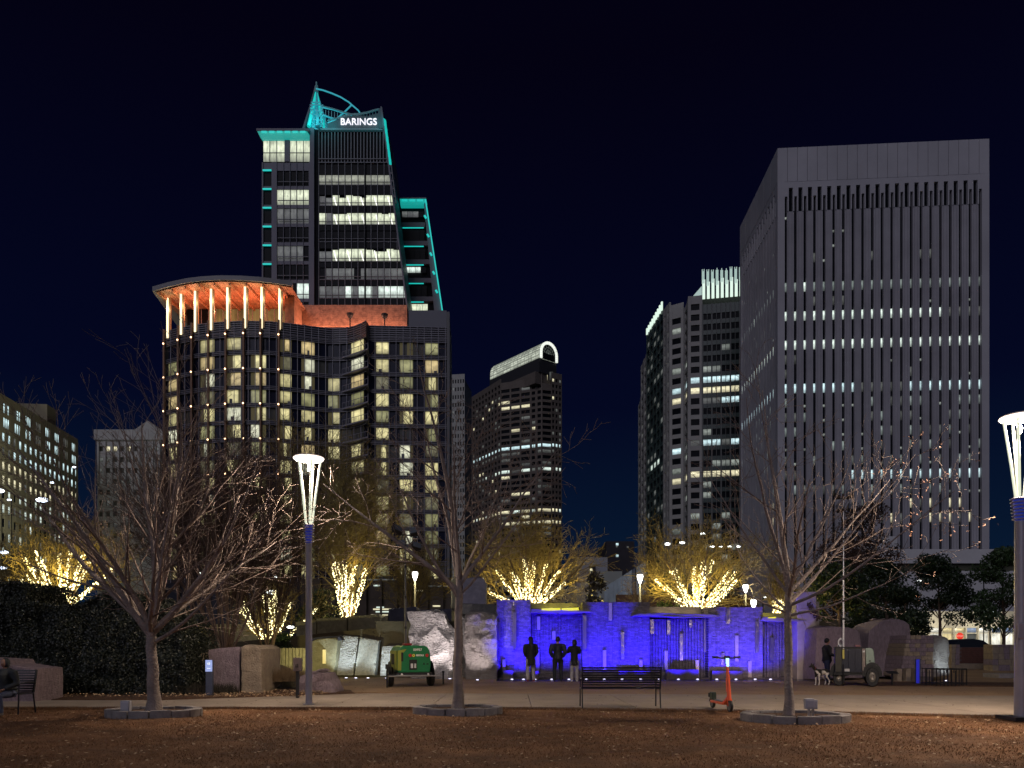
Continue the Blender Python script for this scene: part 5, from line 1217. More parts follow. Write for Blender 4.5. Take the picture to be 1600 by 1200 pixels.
# tall stepped pillar
tp = thing('stone_pillar', 'tall stepped beige stone pillar at the right end of the blue wall', 'pillar', (gx(1264, 30.6), 31.4, 0))
Sb = stone_mat('beige sandstone', (.27, .23, .20), (.38, .33, .29), 3, .35, 14)
MB().box(gx(1242, Dw), gx(1272, Dw), Dw-.25, Dw+1.2, 0, wz(925)).build('pillar_front', Sb, tp, world=True, bevel=.02)
for j in range(9): MB().box(gx(1272.4, Dw), gx(1285, Dw), Dw+.3, Dw+1.4, wz(1060)+j*.36, wz(1060)+j*.36+.352).build('stone', Sb, tp, world=True, bevel=.012)
o = thing('ivy_sprig', 'dry ivy sprig hanging on the tall beige pillar', 'ivy', (gx(1268, 30.6), 30.65, gz(950, 30.6)))
lf = MB(); r2 = random.Random(3)
for k in range(70):
    t = r2.random(); c = Vector((t*.45-.15+r2.gauss(0, .06), -.02-r2.random()*.08, .2-t*.65+r2.gauss(0, .06))); u = Vector((r2.uniform(-1, 1), r2.uniform(-.5, .5), r2.uniform(-1, 1))).normalized()*.05; w_ = Vector((-u.z, 0, u.x))
    lf.poly([c-u, c+w_, c+u, c-w_])
lf.build('leaves', mat('dry ivy', (.05, .03, .02), .8), o); MB().tube([(-.15, 0, .25), (.0, -.03, 0), (.3, -.02, -.45)], .012, 5).build('stem', mat('dry ivy', (.05, .03, .02), .8), o)

# in-ground flood lights: fixture discs and the blue light they throw on the wall
fx = mat('flood glass', (.5, .5, .5), .3, emit=(.75, .72, 1.0), emit_s=3.0)
fxm = mat('fixture ring', (.1, .1, .1), .4)
def ground_light(px, D_, to, power, color, cone=80, glow=True, lab='', grp='ground lights in front of the fountain wall'):
    x = gx(px, D_); o = thing('ground_light', lab, 'light', (x, D_, .0), 0, grp)
    MB().lathe([(.10, .03), (.10, .065), (.075, .07)], (0, 0, 0), 14).build('ring', fxm, o)
    if glow: MB().lathe([(.055, .06), (.055, .082), (.02, .09)], (0, 0, 0), 10).build('lens', fx, o)
    spot('flood', (x, D_, .14), to, power, color, cone, .7, .04, o); return o
BL = (.022, .006, 1.0)
ordn = 'first second third fourth fifth sixth seventh eighth ninth tenth eleventh twelfth thirteenth fourteenth fifteenth sixteenth seventeenth'.split()
bx_ = [800, 818, 836, 862, 889, 916, 944, 972, 1001, 1030, 1060, 1090, 1120, 1150, 1180, 1204]
for i, px in enumerate(bx_):
    k = 1.0 if i < 11 else .8
    ground_light(px, 29.75, (gx(px, Dw), Dw, 1.7), 580*k, BL, 92, True, ordn[i]+' small floodlight from the left in the row before the blue wall')
# warm white wash that makes the right bays violet
for px in (1130, 1165, 1215): 
    x = gx(px, 27.5); o = thing('ground_light', {1130: 'left', 1165: 'middle', 1215: 'right'}[px]+' one of the three larger white floodlights in the plaza before the violet wall bays', 'light', (x, 27.5, 0), 0, 'white ground lights before the right fountain bays')
    MB().lathe([(.08, .04), (.08, .058)], (0, 0, 0), 12).build('ring', fxm, o); spot('flood', (x, 27.5, .14), (gx(px+8, Dw), Dw, 1.7), 90, (1, .70, .75), 80, .8, .05, o)
for px, D_, to, pw, cn, l in ((541, 31.0, (536, 32.3, 1.5), 190, 80, 'white ground light under the left tilted block'), (556, 30.9, (560, 32.1, 1.3), 22, 80, 'faint ground light between the two tilted blocks'), (575, 30.9, (590, 32.1, 1.2), 30, 70, 'faint ground light under the right tilted block'),
                          (604, 30.8, (606, 32, 1.0), 130, 90, 'white ground light under the small bright block'), (672, 29.8, (670, 31.3, 2.0), 260, 80, 'white ground light before the faceted boulder behind the trailer'), (703, 30.2, (704, 31.2, 1.6), 110, 80, 'bright ground light right of the faceted boulder'),
                          (746, 29.2, (748, 30.7, 1.9), 230, 80, 'white ground light at the foot of the ridged block'), (1479, 28.6, (1478, 29.6, 1.0), 85, 60, 'white ground light at the foot of the rounded end stone')):
    ground_light(px, D_, (gx(to[0], to[1]), to[1], to[2]), pw, (1, .86, .84) if px > 650 and px < 1000 else (.78, .95, 1), cn, True, l, 'white ground lights under the stones')
o = thing('ground_light', 'small added warm floodlight on the ground behind the jagged boulder', 'light', (gx(500, 27.5), 27.5, 0.05)); MB().lathe([(.10, 0), (.12, .12), (.08, .16)], (0, 0, 0), 12).build('ring', fxm, o); spot('flood', (gx(500, 27.5), 27.5, .4), (gx(520, 34), 34, 2.2), 300, (1, .88, .38), 100, .8, .1, o); spot('flood', (gx(500, 27.5), 27.5, .4), (gx(435, 30), 30, 1.0), 120, (1, .88, .30), 80, .8, .1, o)  # unseen fixture, added to light the upper slabs and palisade olive
MV = mat('fixture body', (.05, .05, .05), .5)

# ------------------------------------------------------------------ lamps
Wg = mat('lamp lens', (.9, .9, .8), .5, emit=(1.0, .93, .80), emit_s=9.0)
Wr = mat('glowing glass rod', (.10, .10, .09), .3, emit=(.86, .92, .70), emit_s=.85)
Wrim = mat('glowing rim', (.8, .75, .7), .3, emit=(1.0, .80, .66), emit_s=2.2)
ringm = mat('lamp ring', (.45, .45, .5), .35, metal=.6)
bluem = mat('blue collar light', (.05, .06, .14), .4, emit=(.02, .05, .55), emit_s=.30)
def lamp(px, Dp, label, rp=.075, power=700):
    o = thing('lamp_post', label, 'lamp post', (gx(px, Dp), Dp, 0.05), 0, 'tall torch shaped lamp posts')
    MB().lathe([(.13, 0), (.13, .02), (rp+.005, .03), (rp, 3.86)], (0, 0, 0), 20).build('pole', M_lampmetal, o, smooth=True)
    MB().lathe([(rp*.9, 3.86), (rp*1.25, 4.3)], (0, 0, 0), 20).build('collar', bluem, o, smooth=True)
    for k in range(7):
        z = 3.88+k*.066; r = rp*(1.05+.07*k)
        MB().lathe([(r, z), (r+.025, z+.006), (r+.03, z+.02), (r, z+.03)], (0, 0, 0), 20).build('ring', ringm, o)
    for k in range(5):
        a = 2*math.pi*(k+.15)/5; c, s = math.cos(a), math.sin(a)
        MB().tube([(c*.08, s*.08, 4.34), (c*.15, s*.15, 4.95), (c*.275, s*.275, 5.84)], [.024, .026, .024], 8).build('glass_rod', Wr, o, smooth=True)
    MB().lathe([(.34, 5.86), (.355, 5.88), (.35, 5.92), (.10, 5.985), (.02, 5.99)], (0, 0, 0), 32).build('reflector', mat('reflector', (.75, .72, .7), .4), o, smooth=True)
    MB().lathe([(.001, 5.852), (.325, 5.850)], (0, 0, 0), 32, cap=False).build('lens', Wg, o)
    MB().tube([(math.cos(t*.2618)*.352, math.sin(t*.2618)*.352, 5.885) for t in range(25)], .014, 6, cap=False).build('rim', Wrim, o)
    MB().ball((0, 0, 5.66), (.035, .035, .09), 8, 6).build('bulb', Wg, o)
    d = bpy.data.lights.new('lamp_light', 'SPOT'); d.energy = power; d.color = (1, .78, .58); d.shadow_soft_size = .2; d.spot_size = R(172); d.spot_blend = .35
    l = bpy.data.objects.new('lamp_light', d); COL.objects.link(l); l.parent = o; l.location = (0, 0, 5.8)
    p2_ = bpy.data.lights.new('lamp_glow', 'POINT'); p2_.energy = power*.14; p2_.color = (1, .80, .62); p2_.shadow_soft_size = .3
    l = bpy.data.objects.new('lamp_glow', p2_); COL.objects.link(l); l.parent = o; l.location = (0, 0, 5.3)
    return o
lamp(482.5, 17.7, 'tall lamp post with glowing flared glass rods standing left of centre', power=1700)
L2 = lamp(1594.5, 14.5, 'nearest tall torch lamp post, cut by the right picture edge', .105, power=3000)
MB().box(-.30, .3, -.3, .3, -.04, .03).build('base_plate', M_dkmetal, L2)
MB().box(-.13, .0, -.125, -.10, 1.55, 1.85).build('control_box', M_lampmetal, L2, bevel=.01)
# small globe lamps on the terrace
gm = mat('globe lamp', (.9, .9, .9), .4, emit=(1, .96, .93), emit_s=6); gpm = mat('ochre post', (.28, .24, .12), .6)
def globe(px, D_, ytop, ybase, label):
    zt_ = gz(ytop, D_); zb = gz(ybase, D_); o = thing('globe_lamp', label, 'lamp post', (gx(px, D_), D_, zb), 0, 'small white lamps on the terrace'); h = zt_-zb
    MB().tube([(0, 0, 0), (0, 0, h-.42)], .045, 8).build('pole', gpm, o)
    MB().lathe([(.05, h-.40), (.13, h-.15), (.14, h-.06), (.12, h)], (0, 0, 0), 16).build('globe', gm, o, smooth=True)
    MB().lathe([(.16, h), (.16, h+.03), (.05, h+.08)], (0, 0, 0), 16).build('cap', M_dkmetal, o)
    point('lamp', (gx(px, D_), D_-.4, zt_-.2), 120, (1, .95, .85), .15, o)
globe(648.5, 36, 894, 950, 'white globe lamp between the trailer mast and the middle tree')
globe(1000, 34.5, 898, 946, 'white globe lamp in front of the ribbed blue white wall')
globe(1165, 38, 914, 946, 'small white lamp left of the right bare tree, upper one of a pair')
globe(1177.5, 36, 938, 950, 'small low white lamp just above the violet end of the blue wall')
globe(786, 60, 947, 962, 'faint distant lamp hidden low behind the blue wall')
# glowing street lamps far away
def far_lamp(px, py, D_, r, label, col=(.8, .9, 1), s=6, grp='distant street lights'):
    o = thing('street_light', label, 'street light', (gx(px, D_), D_, 0), 0, grp)
    z = gz(py, D_); MB().tube([(0, 0, 0), (0, 0, z-.1), (.0, -.5, z+.05)], .06, 6).build('pole', M_dkmetal, o)
    MB().ball((0, -.55, z), (r*1.6, r, r*.6), 10, 6).build('lamp', mat('far lamp %s' % (col,), (.8, .8, .8), .5, emit=col, emit_s=s), o)
for px, py, D_, r, l in ((3, 768, 120, .8, 'bluish street light at the left picture edge'), (69, 782, 120, 1.0, 'brightest bluish street light over the left lit tree'), (11, 864, 90, .55, 'street light behind the lit tree at far left, upper of two'), (10, 888, 90, .5, 'street light behind the lit tree at far left, lower of two'), (85, 755, 130, .4, 'small street light high in the left bare tree'), (119, 731, 130, .35, 'tiny street light seen through the left bare tree'), (18, 782, 120, .35, 'small street light right of the left edge one'), (318, 897, 75, .28, 'small white street light behind the shrub tree'), (429, 926, 62, .5, 'white street light in the low lit tree behind the left lamp post'), (433, 902, 80, .25, 'tiny street light above the low lit tree'), (457, 980, 60, .3, 'low bluish white light beside the dark bush'),
                   (1042, 851, 90, .42, 'left one of the bright flood lights above the right lit tree'), (1064, 849, 90, .36, 'second bright flood light above the right lit tree'), (1096, 835, 90, .34, 'highest white light above the right lit tree'), (1111, 855, 90, .28, 'white light in a short row above the right lit tree, first'), (1124, 855, 90, .2, 'white light in a short row above the right lit tree, second'), (1138, 855, 90, .26, 'white light in a short row above the right lit tree, third'), (1151, 855, 90, .28, 'white light in a short row above the right lit tree, fourth'),
                   (1432, 908, 80, .22, 'small white street light among the evergreens'), (1547, 955, 75, .25, 'greenish white light in the rightmost evergreen'), (1537, 902, 80, .15, 'tiny light high in the rightmost evergreen'), (1192, 934, 60, .12, 'tiny light left of the violet wall top')):
    far_lamp(px, py, D_, r*.62, l, (.72, .82, 1) if px < 120 else ((.9, .95, .9)))
for px, py in ((-20, 800), (30, 790), (69, 782), (105, 800)): point('street_glow', (gx(px, 186), 184, gz(py, 186)), 5500, (.95, .95, .75), .5, None)

# ------------------------------------------------------------------ round tree planters with kerb segments
def planter(px, py, w_px, label, rim=.0):
    D_ = gy(py)+.0; cx_ = gx(px, D_); Rr = w_px/2/F*D_; Dc = D_+Rr*.62; cx_ = gx(px, D_)
    o = thing('tree_planter', label, 'planter', (cx_, Dc, 0), 0, 'round kerbed tree planters')
    n = 14; r0 = Rr*.80; Pm = mat('planter concrete', (.20, .185, .185), .85, noise_scale=3, noise_amt=.35, bump=.3)
    for k in range(n):
        a0 = 2*math.pi*k/n+.012; a1 = 2*math.pi*(k+1)/n-.012; b = MB(); m = 3; pts = []
        for t in range(m+1): a = a0+(a1-a0)*t/m; pts.append((math.cos(a)*Rr, math.sin(a)*Rr*.7))
        for t in range(m, -1, -1): a = a0+(a1-a0)*t/m; pts.append((math.cos(a)*r0, math.sin(a)*r0*.7))
        b.prism(pts, -.03, .135+.008*(k % 3)); b.build('kerb_segment', Pm, o, bevel=.012)
    b = MB(); b.prism([(math.cos(a*.2618)*r0*.99, math.sin(a*.2618)*r0*.99*.7) for a in range(24)], -.02, .09); b.build('mulch', M_mulch, o)
    return o, cx_, Dc
pl1 = planter(218, 1122, 152, 'round planter kerb around the left bare tree')
pl2 = planter(712, 1118, 146, 'round planter kerb around the middle bare tree')
pl3 = planter(1263, 1131, 176, 'round planter kerb around the right bare tree')
def ubox(px, py, D_, s, label, post=False):
    o = thing('utility_box', label, 'outlet box', (gx(px, D_), D_, .12), 0, 'grey outlet boxes at the tree feet'); z0 = 0 if not post else .15
    if post: MB().box(-.02, .02, -.02, .02, 0, .2).build('post', M_steel, o)
    MB().box(-s/2, s/2, -.05, .05, z0, z0+s*1.15).build('box', mat('grey pvc', (.35, .35, .4), .5), o, bevel=.01)
    MB().box(-s*.42, s*.42, -.065, -.052, z0+.03, z0+s*1.0).build('lid', mat('grey pvc', (.35, .35, .4), .5), o, bevel=.005)
ubox(197, 1100, pl1[2]-.42, .19, 'pale outlet box on the planter of the left bare tree')
ubox(1264, 1103, pl3[2]-.55, .17, 'grey outlet box on a post left in the planter of the right tree', True)
ubox(1270, 1103, pl3[2]-.50, .15, 'second grey outlet box beside it, right of the right tree trunk', True)

# ------------------------------------------------------------------ bollards, signs, guard rail
def icon(o, x, y, z, s, m):
    MB().lathe([(s*.5, 0), (s*.5, .004)], (x, y, z), 14, 'y').build('icon_disc', m, o)
o = thing('info_bollard', 'slim dark bollard with a glowing blue white info plate before the mauve block', 'bollard', (gx(327.5, 20.6), 20.6, .05))
MB().box(-.095, .095, -.05, .05, 0, 1.0).build('post', mat('bollard paint', (.05, .06, .10), .5), o, bevel=.01)
MB().box(-.095, .095, -.055, -.051, .68, 1.0).build('plate', mat('info plate', (.3, .4, .6), .5, emit=(.28, .36, .75), emit_s=.75), o)
wi = mat('white print', (.8, .8, .8), .5, emit=(.8, .9, 1), emit_s=.9)
icon(o, 0, -.064, .90, .07, wi); MB().box(-.045, .045, -.06, -.056, .76, .775).build('print_line', wi, o); text_mesh('1', .09, .001, 'lettering', mat('navy print', (.02, .03, .2)), o, (0, -.0695, .90), world=False)
o = thing('meter_post', 'brown box on a post with a dark knob beside the left lamp post', 'meter', (gx(465, 19.8), 19.8, .05))
MB().box(-.04, .04, -.03, .03, 0, .75).build('post', M_dkmetal, o); MB().box(-.11, .11, -.06, .06, .72, 1.08).build('box', mat('brown box', (.10, .075, .08), .6), o, bevel=.01)
MB().tube([(-.02, -.09, .82), (-.02, -.09, .90), (.03, -.09, .91), (.03, -.09, .82)], .012, 6).build('handle', M_black, o)
o = thing('blue_bollard', 'slim post lit blue on its left edge near the iron fence guard', 'bollard', (gx(1434, 27), 27, .05))
MB().box(-.085, .085, -.05, .05, 0, .9).build('post', mat('bollard paint', (.05, .06, .10), .5), o, bevel=.01)
MB().box(-.085, .03, -.056, -.051, .02, .88).build('light_strip', mat('blue lit edge', (.02, .02, .3), .5, emit=(.02, .025, .5), emit_s=.5), o)  # blue light on the edge of the post put in as glow
o = thing('path_sign', 'small flat black sign on a post right of the dark trailer', 'sign', (gx(1394, 26), 26, .05))
MB().box(-.025, .025, -.02, .02, 0, .42).build('post', M_dkmetal, o); MB().hexa([(-.18, -.12, .40), (.18, -.12, .40), (.18, .1, .47), (-.18, .1, .47), (-.18, -.12, .42), (.18, -.12, .42), (.18, .1, .49), (-.18, .1, .49)]).build('plate', M_dkmetal, o)
o = thing('small_post', 'short black post between the green trailer and the ridged stone', 'bollard', (gx(692.5, 26.5), 26.5, .05))
MB().lathe([(.03, 0), (.03, .42), (.045, .43), (.045, .47), (.01, .48)], (0, 0, 0), 10).build('post', M_dkmetal, o)
gr_ = thing('tree_guard', 'black iron fence guard with uneven bars before the white lit stone', 'fence', (gx(1475, 25.8), 25.8, .05))
hw, hd = gx(1498, 25.8)-gx(1475, 25.8), .45
for k in range(9):
    x = -hw+2*hw*k/8
    for y in (-hd, hd): MB().box(x-.012, x+.012, y-.012, y+.012, 0, .60 if k not in (2, 5) else .52).build('bar', M_dkmetal, gr_)
for k in range(4):
    y = -hd+2*hd*k/3
    for x in (-hw, hw): MB().box(x-.012, x+.012, y-.0115, y+.0115, 0, .60).build('bar', M_dkmetal, gr_)
for y in (-hd, hd):
    for z in (.07, .56): MB().box(-hw, hw, y-.009, y+.009, z, z+.03).build('rail', M_dkmetal, gr_)
for x in (-hw, hw):
    for z in (.073, .563): MB().box(x-.009, x+.009, -hd, hd, z, z+.03).build('rail', M_dkmetal, gr_)
for k in range(4): 
    x = -hw+2*hw*(k*2+.5)/8; b = MB(); b.bar((x, -hd-.02, .60), (x+.18, -hd-.02, .60), .02); b.bar((x, -hd-.02, .45), (x, -hd-.02, .60), .02); b.build('hoop', M_dkmetal, gr_)
# stop sign
o = thing('stop_sign', 'red octagonal STOP sign on a post in front of the shops', 'sign', (gx(1500, 60), 60, 0))
zc_ = gz(994, 60); r_ = .27
MB().tube([(0, .03, 0), (0, .03, zc_+.2)], .03, 6).build('post', M_steel, o)
MB().slab([(math.cos(R(22.5+45*k))*r_*1.1, -.0, zc_+math.sin(R(22.5+45*k))*r_*1.1) for k in range(8)], (0, .02, 0)).build('plate', mat('stop red', (.7, .03, .02), .4, emit=(1, .06, .03), emit_s=.8), o)
text_mesh('STOP', .2, .003, 'lettering', mat('stop white', (.8, .8, .8), .5, emit=(1, .7, .6), emit_s=.5), o, (0, -.012, zc_), world=False)
# ------------------------------------------------------------------ bare trees
class Tree:
    def __init__(s, seed): s.r = random.Random(seed); s.t = []      # list of (points, radii, level)
    def grow(s, p, d, length, rad, level, cfg):
        r = s.r; L = cfg[level]; n = L['seg']; pts = [p.copy()]; rads = [rad]; q = p.copy(); d = d.normalized()
        step = length/n; tip = rad*L.get('tip', .3)
        for k in range(n):
            j = L['jit']; d = (d+Vector((r.gauss(0, j), r.gauss(0, j), r.gauss(0, j)))+Vector((0, 0, L['up']))).normalized()
            q = q+d*step; pts.append(q.copy()); rads.append(rad+(tip-rad)*(k+1)/n)
        s.t.append((pts, rads, level))
        if level+1 >= len(cfg): return
        C = cfg[level+1]; nc = C['n'] if isinstance(C['n'], int) else max(1, int(C['n'][0]+C['n'][1]*length))
        a0 = r.random()*6.28
        for k in range(nc):
            t = C['t0']+(C.get('t1', 1.0)-C['t0'])*(k+r.random()*.8)/nc; t = min(.999, t); x = t*n; i = int(x); f = x-i
            base = pts[i].lerp(pts[i+1], f); dd = (pts[i+1]-pts[i]).normalized(); rr = rads[i]+(rads[i+1]-rads[i])*f
            a = a0+k*2.4+r.gauss(0, .3); ang = R(r.gauss(C['ang'], C['ang']*.18))
            u = dd.orthogonal().normalized(); w = dd.cross(u)
            nd = dd*math.cos(ang)+(u*math.cos(a)+w*math.sin(a))*math.sin(ang)
            l = C['len'](length, t)*r.uniform(.75, 1.2)
            s.grow(base, nd, l, max(.0022, rr*C['rr']*r.uniform(.8, 1.1)), level+1, cfg)
    def tubes(s, sel, sides, minr=0.0):
        """vectorised tubes of every branch that passes sel(level)"""
        by = {}
        for pts, rads, lv in s.t:
            if sel(lv): by.setdefault(len(pts), []).append((pts, rads))
        V = []; Q = []; base = 0
        for n, L in by.items():
            Pn = np.array([[tuple(p) for p in a] for a, _ in L]); Rn = np.maximum(np.array([b for _, b in L]), minr)
            T = np.gradient(Pn, axis=1); T /= np.linalg.norm(T, axis=2, keepdims=True)+1e-9
            ref = np.where(np.abs(T[:, :1, 2:3]) < .9, np.array([0, 0, 1.]), np.array([1., 0, 0])); ref = np.repeat(ref, n, 1)
            A = np.cross(T, ref); A /= np.linalg.norm(A, axis=2, keepdims=True)+1e-9; B = np.cross(A, T)
            an = np.arange(sides)*2*math.pi/sides
            ring = Pn[:, :, None, :]+Rn[:, :, None, None]*(A[:, :, None, :]*np.cos(an)[None, None, :, None]+B[:, :, None, :]*np.sin(an)[None, None, :, None])
            V.append(ring.reshape(-1, 3)); m = len(L)
            i = np.arange(m)[:, None, None]*n*sides+np.arange(n-1)[None, :, None]*sides; j = np.arange(sides)[None, None, :]; j2 = (j+1) % sides
            Q.append(np.stack([i+j, i+j2, i+j2+sides, i+j+sides], -1).reshape(-1, 4)+base); base += m*n*sides
        return np.concatenate(V), np.concatenate(Q)
Bark1 = mat('grey bark', (.16, .13, .12), .9, noise_scale=3, color2=(.30, .25, .23), bump=.7, bump_scale=22)
Bark2 = mat('brown bark', (.085, .055, .04), .9, noise_scale=4, color2=(.17, .115, .085), bump=.6, bump_scale=20)
Twig1 = mat('twigs brown', (.14, .105, .09), .85, noise_scale=1.2, color2=(.26, .20, .175))
Twig2 = mat('twigs dark', (.07, .045, .035), .85, noise_scale=1.2, color2=(.13, .085, .065))
TwigO = mat('twigs ochre', (.13, .10, .04), .85, noise_scale=1.2, color2=(.22, .17, .07))
def bare_tree(seed, loc, label, cfg, trunk, bark, twig, limb_lv=1, th=9, rot=0, minr=.004, group=None, roots=None, name='bare_tree', limbpart=True, flare=True):
    """trunk: (height, radius, lean dx, dy)"""
    T = Tree(seed); o = thing(name, label, 'tree', loc, rot, group)
    h, rad, dx, dy = trunk; n = 8
    pts = [Vector((dx*(k/n)**1.3+.012*math.sin(k*1.9), dy*k/n, h*k/n)) for k in range(n+1)]
    rads = [rad*(1.0-.28*k/n)*(1.38 if k == 0 and flare else (1.10 if k == 1 and flare else 1)) for k in range(n+1)]
    T.t.append((pts, rads, 0)); r = T.r
    for (t, az, ang, ln, rr) in roots:       # scaffold limbs from the trunk
        x = t*n; i = min(n-1, int(x)); f = x-i; base = pts[i].lerp(pts[i+1], f); a = R(az); g = R(ang)
        T.grow(base, Vector((math.cos(a)*math.sin(g), math.sin(a)*math.sin(g), math.cos(g))), ln, rr, 1, cfg)
    if limb_lv >= 0:
        V, Q = T.tubes(lambda l: l == 0, 12); mesh_np('trunk', V, Q, bark, o, world=False, smooth=True)
    if limbpart:
        for a in [b for b in T.t if b[2] == 1]:
            MB().tube(a[0], a[1], 7).build('limb', bark, o, smooth=True)
        lo = 2
    V, Q = T.tubes(lambda l: l == 2, 4, minr); V2, Q2 = T.tubes(lambda l: l > 2, 3, minr)
    tag(mesh_np('crown', np.concatenate([V, V2]), np.concatenate([Q, Q2+len(V)]), twig, o, world=False), kind='stuff')
    o2 = o; o['_h'] = h; del o['_h']
    return o, T
def C(n, t0, ang, ln, rr, seg=4, jit=.08, up=.05, tip=.3, t1=1.0): return dict(n=n, t0=t0, t1=t1, ang=ang, len=ln, rr=rr, seg=seg, jit=jit, up=up, tip=tip)
L0 = C(1, 0, 0, None, 1)
# T1 left tree: short trunk, dense ascending fan
cfg1 = [L0, dict(seg=8, jit=.06, up=.038, tip=.14), C((2, 1.9), .10, 30, lambda L, t: L*(.62-.3*t), .5, 6, .06, .035, .2), C((2, 2.2), .12, 33, lambda L, t: L*(.55-.25*t), .5, 4, .08, .035, .3), C((1, 2.0), .15, 36, lambda L, t: L*(.55-.2*t), .55, 3, .1, .02, .5)]
roots1 = [(.97, 165, 52, 4.4, .085), (.92, 20, 44, 4.2, .08), (1, 100, 18, 4.7, .09), (.99, 250, 34, 4.0, .07), (.9, 190, 34, 4.6, .085), (.96, 335, 27, 4.8, .08), (.95, 60, 52, 3.9, .06), (.85, 140, 60, 3.4, .05), (.94, 290, 58, 3.3, .055), (1, 0, 12, 4.9, .085), (.8, 10, 64, 3.3, .045)]
t1, T1 = bare_tree(11, (pl1[1], pl1[2], .1), 'left bare tree with a dense wide fan of branches in a round planter', cfg1, (1.75, .13, -.08, 0), Bark1, Twig1, roots=roots1, minr=.0042)
# T3 middle: slender trunk, limbs from 2.6 m
cfg3 = [L0, dict(seg=9, jit=.06, up=.03, tip=.14), C((2, 1.5), .14, 42, lambda L, t: L*(.48-.25*t), .45, 5, .09, .04, .25), C((1, 3.2), .15, 42, lambda L, t: L*(.6-.25*t), .5, 4, .12, .03, .4), C((1, 3.0), .2, 42, lambda L, t: L*.55, .6, 3, .12, .02, .5)]
roots3 = [(1, 90, 4, 4.6, .075), (.92, 178, 46, 4.4, .06), (.97, 5, 27, 3.6, .05), (.86, 200, 35, 3.6, .045), (.99, 262, 22, 3.4, .045), (.95, 60, 34, 3.2, .04), (.90, 340, 48, 2.9, .035), (.98, 140, 24, 4.0, .05)]
t3, T3 = bare_tree(33, (pl2[1], pl2[2], .1), 'slender middle bare tree in a round planter before the ridged stone', cfg3, (2.75, .105, .03, 0), Bark1, Twig1, roots=roots3, minr=.005)
# T4 right: slender straight trunk, wide low limbs to the right
cfg4 = [L0, dict(seg=9, jit=.07, up=.03, tip=.13), C((2, 1.6), .10, 40, lambda L, t: L*(.5-.25*t), .42, 5, .08, .03, .25), C((1, 2.3), .15, 40, lambda L, t: L*(.6-.25*t), .45, 4, .11, .03, .4), C((1, 1.8), .2, 42, lambda L, t: L*.55, .6, 3, .12, .01, .5)]
roots4 = [(1, 95, 6, 4.2, .06), (.86, 350, 66, 3.6, .034), (.90, 12, 54, 3.9, .036), (.95, 170, 42, 2.9, .034), (.80, 195, 72, 2.1, .025), (.98, 200, 20, 3.8, .042), (.99, 335, 30, 3.0, .038), (.92, 265, 46, 2.8, .04), (.84, 60, 60, 2.6, .035), (.78, 340, 80, 2.3, .03), (.82, 120, 62, 2.4, .03), (.96, 20, 60, 3.5, .045)]
t4, T4 = bare_tree(48, (pl3[1]-.12, pl3[2], .1), 'right bare tree with long low branches reaching right and a few dry leaf tufts', cfg4, (2.5, .085, -.02, 0), Bark1, Twig1, roots=roots4, minr=.004)
# dry leaf tufts on the right tree's tips
tips = [b[0][-1] for b in T4.t if b[2] >= 3 and b[0][-1].x > 1.9]; rr_ = random.Random(5)
cl = [p for p in tips if p.x > 2.3]; lf = MB()
for p in rr_.sample(cl, min(70, len(cl))):
    for k in range(3):
        c = p+Vector((rr_.gauss(0, .04), rr_.gauss(0, .04), rr_.gauss(-.02, .04))); u = Vector((rr_.uniform(-1, 1), rr_.uniform(-1, 1), rr_.uniform(-1, 1))).normalized()*.03; w_ = u.orthogonal().normalized()*.013
        lf.poly([c-u, c+w_, c+u, c-w_])
tag(lf.build('dry_leaves', mat('dry leaf rust', (.28, .12, .07), .8, noise_scale=2, color2=(.5, .3, .2)), t4), kind='stuff')

# T2 multi stemmed shrub tree behind the blocks on the left
cfg2 = [L0, dict(seg=7, jit=.05, up=.03, tip=.22), C((4, 1.3), .30, 20, lambda L, t: L*(.62-.3*t), .55, 5, .06, .04, .25), C((2, 2.2), .12, 24, lambda L, t: L*(.6-.25*t), .55, 4, .08, .03, .4), C((1, 2.0), .2, 28, lambda L, t: L*.55, .6, 3, .1, .03, .5)]
r2 = random.Random(2)
roots2 = [(.3+.6*r2.random(), 360*k/17+r2.gauss(0, 9), 9+20*r2.random(), 5.2+r2.random()*1.6, .045+.02*r2.random()) for k in range(17)]
bare_tree(22, (gx(352, 27), 27.0, .3), 'dark multi stemmed shrub tree behind the granite blocks on the left', cfg2, (.5, .22, 0, 0), Bark2, Twig2, roots=roots2, minr=.007, name='shrub_tree')
bare_tree(24, (gx(420, 29), 29.0, .4), 'dark multi stemmed shrub tree right beside the first and nearer the lamp post', cfg2, (.4, .18, 0, 0), Bark2, Twig2, roots=[(.4+.5*r2.random(), 360*k/9, 9+15*r2.random(), 4.3+r2.random(), .045) for k in range(9)], minr=.007, name='shrub_tree')

